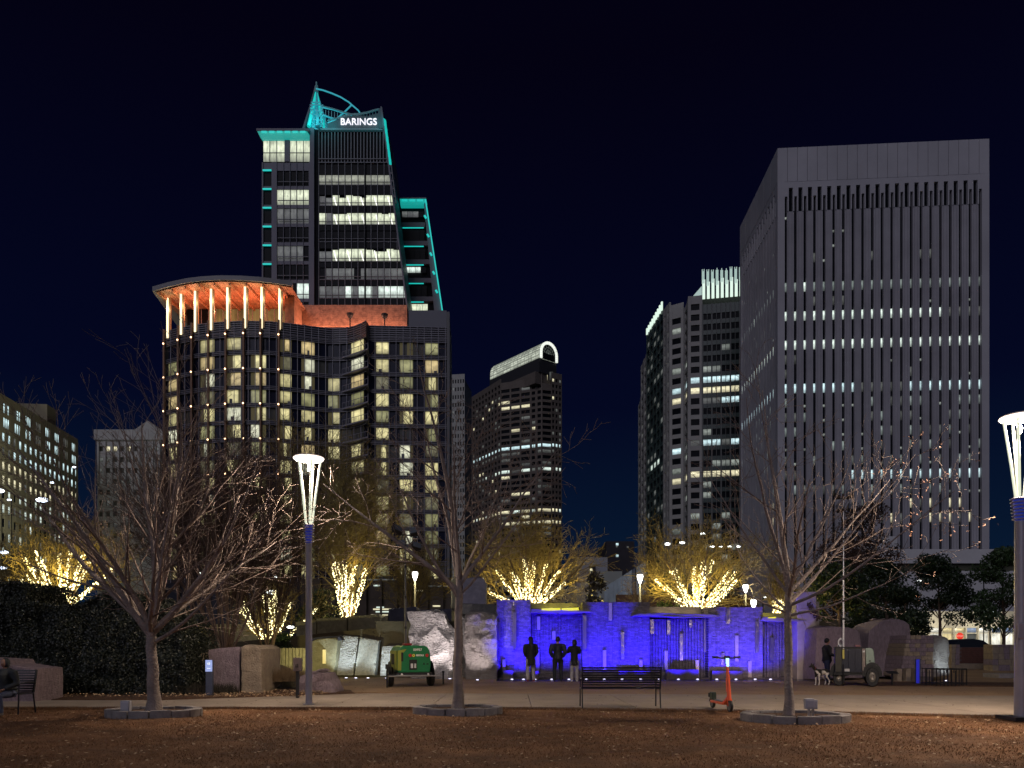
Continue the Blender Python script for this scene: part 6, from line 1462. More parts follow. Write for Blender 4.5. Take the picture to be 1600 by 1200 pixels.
# ------------------------------------------------------------------ trees wrapped in fairy lights
bulbm = mat('fairy light', (.9, .85, .5), .5, emit=(1.0, .88, .46), emit_s=3.6)
def bulbs(T, o, label, reach, spacing, r, seed, lv=1, rad_add=.03, zmin=.0, m=bulbm):
    rr = random.Random(seed); V = []; Fc = []
    for pts, rads, l in T.t:
        if l > lv: continue
        d = 0
        lim = reach if l == 1 else (99 if l == 0 else reach*.35)
        if l == 2: continue
        for k in range(len(pts)-1):
            a, b = pts[k], pts[k+1]; L = (b-a).length; u = (b-a).normalized(); nn = max(1, int(L/spacing*max(1, rads[k]/.05)**.8))
            s1 = u.orthogonal().normalized(); s2 = u.cross(s1)
            for q in range(nn):
                if d+L*q/nn > lim: break
                c = a.lerp(b, (q+rr.random())/nn); an = rr.random()*6.28; rd = rads[k]+rad_add*rr.random()
                c = c+(s1*math.cos(an)+s2*math.sin(an))*rd+Vector((rr.gauss(0, .01),)*3)
                if c.z < zmin: continue
                i = len(V); R_ = r*rr.uniform(.7, 1.25)
                V += [c+Vector(v)*R_ for v in ((1, 0, 0), (-1, 0, 0), (0, 1, 0), (0, -1, 0), (0, 0, 1), (0, 0, -1))]
                Fc += [(i, i+2, i+4), (i+2, i+1, i+4), (i+1, i+3, i+4), (i+3, i, i+4), (i+2, i, i+5), (i+1, i+2, i+5), (i+3, i+1, i+5), (i, i+3, i+5)]
            d += L
    w = MB(); w.v = [tuple(v) for v in V]; w.f = Fc
    s_ = thing('string_lights', label, 'string lights', o.location, 0, 'fairy lights wound round the trees')
    tag(w.build('bulbs', m, s_), kind='stuff'); return s_
cfgv = [L0, dict(seg=8, jit=.05, up=.05, tip=.2), C((4, 1.6), .22, 30, lambda L, t: L*(.6-.28*t), .5, 5, .09, .03, .25), C((2, 2.2), .12, 36, lambda L, t: L*(.6-.25*t), .5, 4, .12, .02, .35), C((2, 2.0), .12, 40, lambda L, t: L*.6, .6, 3, .14, .01, .5)]
def vase(seed, px, D_, zb, n, spread, ln, rad, label, llabel, reach, lamp_p, minr=.010, rot=0, twig=TwigO, ang0=10, bulb_r=.040, sp=.036, cfg=cfgv):
    rr = random.Random(seed); roots = [(.55+.45*rr.random(), 360*k/n+rr.gauss(0, 14), ang0+(spread-ang0)*((k*7) % n)/n+rr.gauss(0, 3), ln*rr.uniform(.85, 1.15), rad*rr.uniform(.55, .75)) for k in range(n)]
    o, T = bare_tree(seed, (gx(px, D_), D_, zb), label, cfg, (.8, rad*1.4, 0, 0), Bark2, twig, roots=roots, minr=minr, name='lit_tree')
    s_ = bulbs(T, o, llabel, reach, sp, bulb_r, seed, lv=2)
    for (dx, dz, p) in lamp_p: point('string_glow', (o.location.x+dx, D_-.3, zb+dz), p, (1, .74, .18), .6, s_)
    return o, T
vase(61, 825, 42, 2.6, 12, 72, 4.7, .15, 'round crowned bare tree glowing yellow behind the left part of the blue wall', 'fairy lights on the trunk and limbs of the tree behind the left blue wall', 3.1, [(0, 2.2, 420), (-2.3, 2.4, 330), (2.4, 2.4, 330)])
vase(62, 1090, 41, 2.4, 13, 74, 4.4, .15, 'round crowned bare tree glowing yellow behind the middle of the blue wall', 'dense fairy lights on the many limbed tree behind the middle of the blue wall', 3.1, [(0, 2.1, 420), (-2.1, 2.3, 330), (2.1, 2.3, 330)])
vase(63, 541, 39, 1.5, 8, 22, 7.6, .17, 'tall vase shaped tree with lit trunk between lamp post and trailer mast', 'fairy lights on the tall vase shaped tree right of the left lamp post', 3.6, [(0, 1.8, 200), (.5, 4.2, 130)], ang0=5, minr=.008)
vase(64, 96, 36, 2.3, 10, 74, 3.9, .14, 'tree with yellow lit spreading limbs above the hedge at the left', 'fairy lights on the spreading limbs above the hedge', 3.2, [(0, 2.6, 360), (-1.8, 3.0, 260), (1.9, 2.8, 260)], bulb_r=.050, sp=.036)
vase(65, 424, 36, .6, 9, 62, 3.0, .12, 'small lit tree low behind the shrub trees left of the lamp post', 'fairy lights on the low tree just left of the lamp post', 3.0, [(0, 1.5, 110)], bulb_r=.032)
vase(66, 1215, 46, 2.0, 7, 60, 3.0, .10, 'small lit tree behind the violet end of the blue wall', 'short run of fairy lights behind the trunk of the right bare tree', 1.6, [(-.4, 1.4, 140), (1.5, 1.6, 90)])
vase(67, 30, 52, 1.0, 8, 50, 5.5, .14, 'dim bare tree at the far left edge behind the lit one', 'sparse fairy lights at the far left edge behind the hedge', 1.0, [(0, 2.5, 260)])
# ochre lit bare tree filling between hotel and wall, no bulbs seen
bare_tree(70, (gx(640, 52), 52, 1.5), 'dim ochre bare tree behind the trailer mast in front of the hotel foot', cfgv, (1.0, .2, 0, 0), Bark2, TwigO, roots=[(.9, 70*k, 18+6*(k % 3), 5.2, .09) for k in range(5)], minr=.014)
bare_tree(71, (gx(1000, 46), 46, 2.3), 'thin grey bare shrub beside the lamp in front of the ribbed wall', cfgv, (.3, .08, 0, 0), Bark2, Twig1, roots=[(.9, 60*k, 18+6*(k % 3), 2.4, .04) for k in range(6)], minr=.010)
bare_tree(72, (gx(893, 40), 40, 2.5), 'low whitish bare bush left of the magnolia on the terrace', cfgv, (.2, .06, 0, 0), Bark1, mat('pale twigs', (.3, .27, .22), .8), roots=[(.9, 60*k, 24+6*(k % 3), 1.9, .03) for k in range(6)], minr=.009)

# ------------------------------------------------------------------ leafy plants
def leaf_cloud(name, clumps, n, size, m, parent=None, seed=0, aspect=.5, shell=.55, squash=1.0, world=True):
    """n leaf faces spread over ellipsoidal clumps (x, y, z, rx, ry, rz)"""
    r = np.random.default_rng(seed); c = np.array(clumps, float); vol = (c[:, 3]*c[:, 4]*c[:, 5])**.67; k = r.choice(len(c), n, p=vol/vol.sum())
    d = r.normal(size=(n, 3)); d /= np.linalg.norm(d, axis=1, keepdims=True); rad = (shell+(1-shell)*r.random(n)**.5)[:, None]*(1+.12*r.normal(size=(n, 1)))
    pos = c[k, :3]+d*rad*c[k, 3:6]
    u = r.normal(size=(n, 3)); u /= np.linalg.norm(u, axis=1, keepdims=True); v = np.cross(u, d+.6*r.normal(size=(n, 3))); v /= np.linalg.norm(v, axis=1, keepdims=True)+1e-9
    s = (size*(.6+.8*r.random(n)))[:, None]; w = v*s*aspect; u = u*s
    V = np.stack([pos-u, pos+w*.9-u*.1, pos+u, pos-w*.9-u*.1], 1).reshape(-1, 3)
    return mesh_np(name, V, np.arange(4*n).reshape(-1, 4), m, parent, world)
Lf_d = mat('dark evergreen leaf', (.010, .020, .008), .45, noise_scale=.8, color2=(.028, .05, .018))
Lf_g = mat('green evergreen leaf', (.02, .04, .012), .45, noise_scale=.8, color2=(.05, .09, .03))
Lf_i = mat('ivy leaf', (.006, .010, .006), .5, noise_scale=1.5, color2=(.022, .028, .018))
Lf_r = mat('russet leaf', (.025, .012, .008), .7, noise_scale=1.0, color2=(.07, .035, .02))
def evergreen(seed, px, D_, zb, w, h, zlow, label, m, nl=9000, leaf=.11, name='evergreen_tree', trunk=.14, cat='tree', group=None):
    rr = random.Random(seed); o = thing(name, label, cat, (gx(px, D_), D_, zb), 0, group)
    tr = [Vector((0, 0, 0)), Vector((.05, 0, h*.3)), Vector((-.05, .05, h*.6)), Vector((0, 0, h*.9))]
    MB().tube(tr, [trunk, trunk*.8, trunk*.5, .02], 8).build('trunk', Bark2, o, smooth=True)
    lm = MB(); cl = []
    for k in range(26):
        t = zlow+(1-zlow)*rr.random()**.9; z = h*t; pr = math.sin(math.pi*min(1, .22+.78*(1-(t-zlow)/(1-zlow))))**.7 if t > zlow else 1
        rad = w*(.35+.65*(1-((t-zlow)/(1-zlow))**1.6))*rr.uniform(.45, 1.0); a = rr.random()*6.28; p = Vector((math.cos(a)*rad*.8, math.sin(a)*rad*.8, z)); s = w*rr.uniform(.22, .42)
        cl.append((p.x, p.y, p.z, s, s, s*.62)); lm.tube([Vector((0, 0, max(.2, z-rad*.5))), p*.6+Vector((0, 0, z*.4-.0)), p], [trunk*.35, trunk*.2, .01], 5)
    cl.append((0, 0, h*.93, w*.28, w*.28, h*.08))
    lm.build('branches', Bark2, o); tag(leaf_cloud('crown', cl, nl, leaf, m, o, seed, world=False), kind='stuff'); return o
evergreen(81, 1468, 62, .6, 3.1, 8.4, .34, 'dark rounded evergreen with a clear trunk in front of the podium', Lf_d, 11000, .12)
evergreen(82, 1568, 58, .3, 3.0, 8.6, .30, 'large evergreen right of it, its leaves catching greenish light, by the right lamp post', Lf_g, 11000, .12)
evergreen(83, 1385, 52, 1.5, 2.7, 5.6, .05, 'low wide evergreen mass behind the eroded mauve block', Lf_d, 10000, .11)
evergreen(84, 1310, 46, 2.0, 3.1, 4.4, .0, 'dark evergreen thicket behind the first mauve block right of the pillar', Lf_d, 9000, .11)
evergreen(85, 1340, 75, 1.5, 5.4, 13.6, .10, 'tall dark russet tree behind the right trailer mast', Lf_r, 15000, .13)
evergreen(89, 1415, 48, .6, 1.8, 4.4, .3, 'small dark evergreen over the sloping coursed stone block', Lf_d, 6000, .10)
evergreen(86, 926, 38, 2.4, .95, 2.7, .05, 'dark glossy magnolia rising behind the blue wall by the left rock ledge', mat('magnolia leaf', (.015, .016, .01), .35, noise_scale=2, color2=(.05, .035, .025)), 1500, .10, 'magnolia', .05)
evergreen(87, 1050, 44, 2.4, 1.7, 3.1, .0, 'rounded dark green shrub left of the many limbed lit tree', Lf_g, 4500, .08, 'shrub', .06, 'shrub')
evergreen(88, 432, 31, .5, .95, 1.35, .0, 'round dark bush between the palisade and the lit tree', Lf_d, 3500, .06, 'bush', .04, 'shrub')
evergreen(90, 500, 38, 1.2, 1.5, 2.9, .0, 'dark green bush behind the left lamp post', Lf_d, 3500, .08, 'bush', .05, 'shrub')
evergreen(92, 965, 60, 2.5, 1.6, 1.6, .0, 'low reddish shrub under the ribbed wall', Lf_r, 1500, .08, 'shrub', .04, 'shrub')
evergreen(93, 1150, 44, 2.3, 2.2, 1.7, .0, 'reddish brown shrub right of the many limbed lit tree', Lf_r, 3500, .08, 'shrub', .05, 'shrub')
# ivy covered hedge at the left
hd_ = thing('hedge', 'tall dense ivy hedge at the left with a dip under the lit tree', 'hedge', (gx(140, 20.5), 21, 0))
ol = [(-60, 1112), (283, 1105), (288, 1060), (284, 1010), (274, 985), (262, 960), (232, 945), (205, 930), (170, 922), (150, 930), (118, 944), (80, 949), (40, 940), (33, 918), (14, 908), (-60, 915)]
ptsH = [(gx(x, 20.4), max(gz(y, 20.4), 0)) for x, y in ol]
core_ = [(gx(x, 20.9)+(.12 if x < 100 else -.12)*0, gz(y, 20.9)) for x, y in ol]
cxh, czh = gx(120, 20.9), 1.2
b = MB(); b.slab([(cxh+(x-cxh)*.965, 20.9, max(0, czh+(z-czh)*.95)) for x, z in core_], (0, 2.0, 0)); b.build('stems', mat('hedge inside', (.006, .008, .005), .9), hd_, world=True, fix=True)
r = np.random.default_rng(4); n = 90000; xs = r.uniform(gx(-60, 20.4), gx(290, 20.4), n); zs_ = r.uniform(0, 3.4, n)
def inside(x, z, poly):
    c = np.zeros(len(x), bool)
    for i in range(len(poly)):
        (x0, z0), (x1, z1) = poly[i], poly[(i+1) % len(poly)]
        if z0 == z1: continue
        hit = ((z0 > z) != (z1 > z)) & (x < (x1-x0)*(z-z0)/(z1-z0)+x0); c ^= hit
    return c
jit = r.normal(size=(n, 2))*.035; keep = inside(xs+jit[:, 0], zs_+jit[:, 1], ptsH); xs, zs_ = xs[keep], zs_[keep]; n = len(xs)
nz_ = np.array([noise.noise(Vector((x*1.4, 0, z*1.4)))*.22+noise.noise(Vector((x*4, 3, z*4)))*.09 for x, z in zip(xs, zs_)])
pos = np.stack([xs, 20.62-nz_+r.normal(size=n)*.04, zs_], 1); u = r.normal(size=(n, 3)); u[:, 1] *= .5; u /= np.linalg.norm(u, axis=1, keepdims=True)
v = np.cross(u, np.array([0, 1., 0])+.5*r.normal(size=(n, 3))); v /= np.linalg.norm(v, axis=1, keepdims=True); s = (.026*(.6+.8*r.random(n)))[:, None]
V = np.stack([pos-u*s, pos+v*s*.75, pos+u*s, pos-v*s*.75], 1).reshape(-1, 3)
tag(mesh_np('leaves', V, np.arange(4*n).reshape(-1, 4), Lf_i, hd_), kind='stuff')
# top and right side of the hedge
n = 14000; k = r.integers(0, len(ptsH)-1, n); A_ = np.array(ptsH)[k]; B_ = np.array(ptsH)[(k+1) % len(ptsH)]; t = r.random(n)[:, None]; e_ = A_+(B_-A_)*t
pos = np.stack([e_[:, 0]+r.normal(size=n)*.03, r.uniform(20.5, 23, n), e_[:, 1]+r.normal(size=n)*.03], 1); u = r.normal(size=(n, 3)); u /= np.linalg.norm(u, axis=1, keepdims=True); v = np.cross(u, r.normal(size=(n, 3))); v /= np.linalg.norm(v, axis=1, keepdims=True)
V = np.stack([pos-u*.03, pos+v*.024, pos+u*.03, pos-v*.024], 1).reshape(-1, 3)
tag(mesh_np('leaves', V, np.arange(4*n).reshape(-1, 4), Lf_i, hd_), kind='stuff')
# dry grasses and ground cover near the blocks
def tufts(name, n, cx, cy_, rx, ry, h, m, label, seed, z=.1):
    r = np.random.default_rng(seed); a = r.random(n)*6.283; q = np.sqrt(r.random(n)); x = cx+np.cos(a)*q*rx; y = cy_+np.sin(a)*q*ry; hh = h*(.5+.7*r.random(n)); b_ = r.random(n)*6.28
    c = np.stack([x, y, np.full(n, z)], 1); d = np.stack([np.cos(b_), np.sin(b_), 0*b_], 1)*.006; tip = c+np.stack([r.normal(size=n)*h*.3, r.normal(size=n)*h*.3, hh], 1); V = np.stack([c-d, c+d, tip], 1).reshape(-1, 3)
    return tag(mesh_np(name, V, np.arange(3*n).reshape(-1, 3), m), label, 'grass', kind='stuff')
Gd = mat('dry ornamental grass', (.10, .065, .035), .9, noise_scale=3, color2=(.2, .14, .08))
tufts('dry_grass', 5000, gx(425, 23), 23.1, 1.0, .8, .42, Gd, 'dry brown grass on the mound between the blocks and the lamp post', 1, .35)
tufts('dry_grass', 2500, gx(300, 20.5), 21.0, 1.1, .5, .30, mat('dark ground cover', (.03, .025, .018), .9), 'dark low ground cover at the foot of the blocks by the info bollard', 2)
tag(scatter_leaves('fallen_leaves', 1800, (-14, -5.2, 19.3, 22.2), .03, M_leaf1, .12, 8, .6), 'brown fallen leaves on the mulch by the granite blocks', 'leaves', kind='stuff')

# ragged edge of dead grass against the path
def edge_grass(n, seed):
    r = np.random.default_rng(seed); x = r.uniform(-14, 15, n); f = np.array([front(q) for q in x]); w = np.array([noise.noise(Vector((q*1.3, 0, 0)))*.10+noise.noise(Vector((q*5, 3, 0)))*.05 for q in x])
    y = f-.22*r.random(n)+.06+w; h = .02+.06*r.random(n); a = r.random(n)*6.28; c = np.stack([x, y, np.full(n, 0.0)], 1); d = np.stack([np.cos(a), np.sin(a), 0*a], 1)*.006
    tip = c+np.stack([r.normal(size=n)*.03, r.normal(size=n)*.03, h], 1); V = np.stack([c-d, c+d, tip], 1).reshape(-1, 3)
    return mesh_np('grass', V, np.arange(3*n).reshape(-1, 3), MATS['dead grass'])
tag(edge_grass(26000, 9), 'ragged dead grass along the front edge of the path', 'grass', kind='stuff')
# ------------------------------------------------------------------ iron bench seen from behind
Iron = mat('black painted iron', (.018, .018, .024), .4, metal=.2)
def bench(loc, rz, label, w):
    o = thing('park_bench', label, 'bench', loc, rz, 'black slatted iron benches')
    for k in range(9):          # back slats, leaning back towards the viewer
        t = k/8; z = .47+.44*t; y = -.20-.10*t
        MB().bar((-w/2, y, z), (w/2, y, z), .012, .032, up=(0, -.22, 1)).build('back_slat', Iron, o)
    for k in range(8):
        y = -.16+.42*k/7; MB().bar((-w/2, y, .44-.015*math.sin(math.pi*k/7)), (w/2, y, .44-.015*math.sin(math.pi*k/7)), .035, .012).build('seat_slat', Iron, o)
    for x in (-w/2+.02, w/2-.02):
        MB().bar((x, -.20, .44), (x, -.305, .93), .03, .045).build('back_frame', Iron, o)
        MB().tube([(x, -.19, .44), (x, -.27, .0)], .016, 8).build('leg', Iron, o)
        MB().tube([(x, .28, .44), (x, .30, .0)], .016, 8).build('leg', Iron, o)
        MB().bar((x, -.2, .43), (x, .28, .43), .03, .03).build('seat_frame', Iron, o)
        MB().tube([(x, -.25, .66), (x, .05, .67), (x, .27, .64), (x, .28, .44)], .014, 6).build('armrest', Iron, o)
    return o
bench((gx(970.5, 16.7), 16.9, .05), 0, 'long black slatted iron bench facing the blue wall, seen from behind', 1.80)
bench((gx(42, 15.9)-.75, 15.95, .0), R(180), 'dark slatted bench under the seated person at the left edge', 1.5)

# ------------------------------------------------------------------ orange kick scooter
def scooter():
    o = thing('kick_scooter', 'orange electric kick scooter parked on the path before the blue wall', 'scooter', (gx(1127, 16.2), 16.2, .052), R(-85))
    Or = mat('orange paint', (.85, .12, .04), .35, noise_scale=8, noise_amt=.12); Bk_ = mat('scooter black', (.015, .015, .015), .5)
    MB().box(-.50, .24, -.075, .075, .13, .19).build('deck', Or, o, bevel=.02)
    MB().box(-.46, .20, -.07, .07, .191, .199).build('deck_mat', Bk_, o)
    MB().bar((.22, 0, .17), (.44, 0, .30), .09, .07).build('neck', Or, o, bevel=.012)
    MB().tube([(.46, 0, .24), (.44, 0, .42), (.33, 0, 1.06)], [.045, .042, .028], 12).build('stem', Or, o, smooth=True)
    MB().bar((.40, 0, .42), (.385, 0, .72), .085, .075).build('battery_box', Or, o, bevel=.015)
    MB().tube([(.335, 0, 1.03), (.32, 0, 1.15)], .03, 10).build('clamp', Bk_, o)
    MB().tube([(.29, -.29, 1.16), (.32, -.12, 1.14), (.32, .12, 1.14), (.29, .29, 1.16)], .017, 8).build('handlebar', Bk_, o, smooth=True)
    for s in (-1, 1): MB().tube([(.295, s*.17, 1.155), (.287, s*.31, 1.163)], .023, 8).build('grip', Bk_, o); MB().tube([(.34, s*.14, 1.145), (.37, s*.25, 1.135)], .008, 6).build('brake_lever', Bk_, o)
    MB().box(.27, .38, -.05, .05, 1.145, 1.19).build('display', Bk_, o, bevel=.01)
    MB().ball((.375, 0, .99), (.03, .035, .035), 8, 6).build('headlight', mat('scooter lamp', (.8, .9, 1), .4, emit=(.35, .8, 1.0), emit_s=1.5), o)
    MB().box(.34, .375, -.03, .03, 1.02, 1.14).build('light_panel', mat('scooter lamp', (.8, .9, 1)), o)
    for x, r_ in ((.50, .125), (-.52, .115)):
        w = MB(); prof = [(r_-.035, -.028), (r_-.008, -.028), (r_, -.012), (r_, .012), (r_-.008, .028), (r_-.035, .028)]; w.lathe(prof, (x, 0, r_), 22, 'y', cap=False)
        wh = w.build('wheel', Bk_, o, smooth=True)
        MB().lathe([(.01, -.03), (r_-.034, -.022), (r_-.034, .022), (.01, .03)], (x, 0, r_), 16, 'y').build('rim', mat('scooter rim', (.12, .12, .13), .4), wh)
    for s in (-1, 1): MB().bar((.46, s*.045, .28), (.50, s*.045, .125), .012, .03).build('fork', Or, o)
    f = MB(); 
    f.tube([(-.52+math.cos(R(a))*.14, 0, .115+math.sin(R(a))*.14) for a in range(20, 171, 25)], [(.035, .006)]*7, 6); f.build('fender', Bk_, o)
    MB().tube([(-.64, 0, .17), (-.66, 0, .32)], .02, 6).build('tail_post', Bk_, o); MB().box(-.68, -.63, -.05, .05, .24, .33).build('tail_lamp', Bk_, o)
    MB().box(-.60, -.42, -.05, .05, .20, .36).build('lock_box', mat('dark green plastic', (.03, .045, .03), .5), o, bevel=.015)
    MB().tube([(.10, .06, .14), (.12, .22, .0)], .010, 6).build('kickstand', M_steel, o)
scooter()

# ------------------------------------------------------------------ mobile light towers
def wheel(o, x, y, r_, axis='y'):
    T_ = MB(); prof = [(r_*.55, -.10), (r_*.94, -.10), (r_, -.07), (r_, .07), (r_*.94, .10), (r_*.55, .10)]; T_.lathe(prof, (x, y, r_) if axis == 'y' else (x, y, r_), 26, axis, cap=False)
    w = T_.build('wheel', M_black, o, smooth=True)
    MB().lathe([(.02, -.06), (r_*.3, -.085), (r_*.54, -.05), (r_*.56, .05), (.02, .06)], (x, y, r_), 18, axis).build('rim', mat('wheel rim', (.22, .2, .17), .5, metal=.4), w); return w
def shell(o, name, prof, y0, y1, m, bevel=.02):
    """side profile (x,z) extruded along y"""
    return MB().slab([(x, y0, z) for x, z in prof], (0, y1-y0, 0)).build(name, m, o, bevel=bevel, fix=True)
def light_tower(loc, rz, label, body_m, end_m, mast_h, kind):
    o = thing('light_tower', label, 'light tower', loc, rz, 'mobile light towers')
    o.scale = (.58, .85, .92) if kind == 'dark' else (.86, .86, .94)
    prof = [(-.62, .52), (.62, .52), (.66, .80), (.62, 1.28), (.52, 1.44), (.40, 1.48), (-.42, 1.48), (-.54, 1.43), (-.62, 1.28), (-.66, .8)]
    if kind == 'green':     # long axis y, end towards the viewer
        shell(o, 'body', prof, -.75, .9, body_m, .03)
        sd = MB(); sd.box(-.70, -.665, -.62, .6, .62, 1.30); sd.build('side_panel', end_m, o, bevel=.015)
        MB().box(-.712, -.702, -.28, .25, .80, 1.18).build('side_vent', M_black, o)
        MB().slab([(-.30, -.752, 1.36), (-.66, -.752, 1.30), (-.665, -.752, .60), (-.52, -.752, .60), (-.50, -.752, 1.16)], (0, -.012, 0)).build('yellow_stripe', end_m, o)
        MB().box(-.52, -.44, -.768, -.765, .92, 1.24).build('intake', M_black, o)
        MB().box(-.20, .10, -.768, -.752, .62, .98).build('recess', M_black, o); MB().tube([(-.10, -.78, .68), (-.10, -.78, .84)], .05, 10).build('filter', mat('white filter', (.6, .6, .6), .5), o); MB().tube([(.03, -.78, .68), (.03, -.78, .84)], .04, 10).build('filter', mat('white filter', (.6, .6, .6), .5), o)
        tl = mat('tail lamp red', (.45, .03, .03), .3)
        for x in (-.17, .50): MB().lathe([(.062, 0), (.062, .025), (.045, .035)], (0, 0, 0), 16, 'y').build('tail_lamp', tl, o).location = (x, -.785, 1.13)
        wt = mat('white decal', (.75, .78, .72), .5); ye = mat('yellow decal', (.8, .7, .1), .5)
        d_ = MB(); d_.lathe([(.052, 0), (.052, .006)], (-.03, -.764, 1.13), 16, 'y'); d_.build('logo_disc', ye, o); d_ = MB(); d_.lathe([(.022, 0), (.022, .004)], (-.03, -.7665, 1.13), 10, 'y'); d_.build('logo_ring', M_black, o)
        text_mesh('SUNBELT', .11, .001, 'lettering', wt, o, (.13, -.757, 1.33), width=.34, bold=.004, world=False)
        text_mesh('RENTALS', .09, .001, 'lettering', wt, o, (.22, -.757, 1.13), width=.30, bold=.004, world=False)
        MB().slab([(.33, -.757, .80), (.43, -.757, .80), (.38, -.757, .88)], (0, -.004, 0)).build('warning_mark', M_black, o); MB().box(.48, .57, -.760, -.755, .80, .84).build('decal', M_black, o)
        MB().box(-.30, .02, -.3, .2, 1.48, 1.56).build('beacon_base', mat('dark red cover', (.22, .01, .015), .5), o, bevel=.03); MB().box(.05, .30, -.2, .1, 1.48, 1.53).build('top_hatch', M_steel, o, bevel=.01)
        for s in (-1, 1):
            wheel(o, s*.82, -.05, .36, 'x')
            f = MB(); f.tube([(s*.84, -.05+math.cos(R(a))*.42, .36+math.sin(R(a))*.42) for a in range(0, 181, 20)], [(.14, .012)]*10, 6); f.build('fender', M_black, o)
        MB().box(-.7, .7, -.82, .92, .44, .52).build('chassis', M_black, o); MB().tube([(-1.02, -.86, .40), (1.0, -.86, .40)], .028, 8).build('bumper_tube', M_steel, o)
        for s in (-1, 1): 
            MB().ball((s*.52, -.89, .45), (.05, .04, .05), 8, 6).build('bumper_lamp', mat('white filter', (.6, .6, .6)), o)
        MB().tube([(-1.06, -.7, .0), (-1.06, -.7, .78)], .032, 8).build('jack', M_dkmetal, o); MB().box(-1.12, -1.0, -.76, -.64, .66, .82).build('jack_head', M_black, o); MB().bar((-1.06, -.7, .45), (-.7, -.7, .45), .05).build('outrigger', M_dkmetal, o)
        mx, my = -.12, .35
    else:
        prof2 = [(-1.05, .48), (1.0, .48), (1.02, 1.50), (-1.03, 1.50)]
        MB().box(-.95, .52, -.55, .6, .48, 1.42).build('cabinet', mat('cabinet black', (.008, .009, .012), .5), o, bevel=.015)
        for k in range(4): MB().box(-.93+k*.36, -.93+k*.36+.345, -.575, -.555, .52, 1.38).build('door_panel', mat('cabinet olive', (.022, .020, .013), .5) if k == 0 else mat('cabinet navy', (.006, .008, .022), .4), o, bevel=.006)
        shell(o, 'end_cowl', [(.74, .62), (1.22, .62), (1.20, .95), (1.14, 1.34), (1.02, 1.42), (.70, 1.42)], -.55, .58, end_m, .03)
        MB().box(.525, .695, -.56, .58, .58, 1.41).build('control_panel', mat('pale panel', (.30, .24, .2), .5, noise_scale=6, color2=(.10, .08, .08)), o, bevel=.01)
        MB().box(.55, .67, -.575, -.563, 1.26, 1.32).build('label_plate', mat('white filter', (.6, .6, .6)), o); MB().box(.88, 1.0, -.562, -.553, .92, .96).build('decal', M_black, o)
        MB().box(-.42, -.15, -.60, -.585, .54, .64).build('number_plate', mat('plate grey', (.45, .45, .45), .5), o)
        MB().box(-1.0, 1.1, -.6, .62, .40, .475).build('chassis', M_black, o); MB().box(-.98, .52, -.58, .62, 1.422, 1.46).build('roof', M_black, o)
        MB().box(.15, .45, -.3, .2, 1.46, 1.54).build('roof_hatch', mat('reddish cover', (.2, .08, .08), .5), o, bevel=.02)
        for x in (-.72, 1.06):
            wheel(o, x, -.62 if x > 0 else -.40, .35 if x > 0 else .33)
            f = MB(); f.tube([(x+math.cos(R(a))*.42, -.60 if x > 0 else -.36, .36+math.sin(R(a))*.42) for a in range(0, 181, 20)], [(.012, .14)]*10, 6); f.build('fender', M_black, o)
        wheel(o, 1.06, .62, .35)
        MB().tube([(-.80, -.38, 1.46), (-.66, -.38, 1.60), (-.5, -.38, 1.50)], .05, 8).build('cable_reel', M_steel, o); b = MB(); b.lathe([(.10, -.04), (.17, -.04), (.17, .04), (.10, .04)], (-.62, -.45, 1.63), 18, 'y', cap=False); b.build('reel_ring', M_steel, o)
        MB().tube([(-.50, -.62, .0), (-.50, -.62, .8)], .03, 8).build('jack', M_dkmetal, o); MB().box(-.545, -.44, -.66, -.60, 1.02, 1.36).build('yellow_sleeve', mat('yellow sleeve', (.45, .40, .08), .5), o)
        mx, my = -.48, -.52
    # telescopic mast with dark flood light heads
    zb = 1.0; n = 4
    for k in range(n):
        z0 = zb+(mast_h-zb)*k/n; z1 = zb+(mast_h-zb)*(k+1)/n+.1; w = .085-.016*k
        MB().box(mx-w/2, mx+w/2, my-w/2, my+w/2, z0, z1).build('mast_section', M_steel if kind != 'green' else mat('mast grey', (.10, .10, .11), .4, metal=.5), o)
        MB().box(mx-w/2-.012, mx+w/2+.012, my-w/2-.012, my+w/2+.012, z1-.13, z1-.04).build('mast_collar', M_dkmetal, o)
    MB().tube([(mx-.1, my, 1.4), (mx-.08, my, mast_h*.6), (mx-.03, my, mast_h)], .008, 5).build('cable', M_black, o)
    MB().bar((mx-.5, my, mast_h+.05), (mx+.5, my, mast_h+.05), .05).build('crossbar', M_dkmetal, o)
    for (dx, dz, a) in ((-.36, .22, 18), (.34, .18, -14), (-.20, -.32, -10), (.40, -.36, 12)):
        h_ = MB().box(-.20, .20, -.09, .09, -.15, .15).build('floodlight', M_black, o, bevel=.02); h_.location = (mx+dx, my-.1, mast_h+dz); h_.rotation_euler = (R(-35), R(a), R(a))
        MB().box(-.17, .17, -.105, -.093, -.12, .12).build('lens', mat('unlit lens', (.10, .12, .15), .15), h_)
        MB().tube([(mx+dx*.6, my, mast_h+.05), (mx+dx, my-.02, mast_h+dz)], .018, 6).build('bracket', M_dkmetal, o)
    return o
grn = mat('rental green', (.010, .16, .055), .4, noise_scale=3, noise_amt=.12); yel = mat('rental yellow', (.24, .27, .04), .5)
Dg = 25.4
light_tower((gx(641, Dg), Dg, .05), R(20), 'green and yellow towable light tower with red tail lamps before the white lit stones', grn, yel, gz(826, Dg+.3), 'green')
Dg2 = 25.6
light_tower((gx(1337, Dg2), Dg2+.3, .05), R(-22), 'dark towable light tower with pale cowl and raised mast in front of the mauve stones', grn, mat('pale green cowl', (.24, .31, .26), .4), gz(783, Dg2)/.92, 'dark')

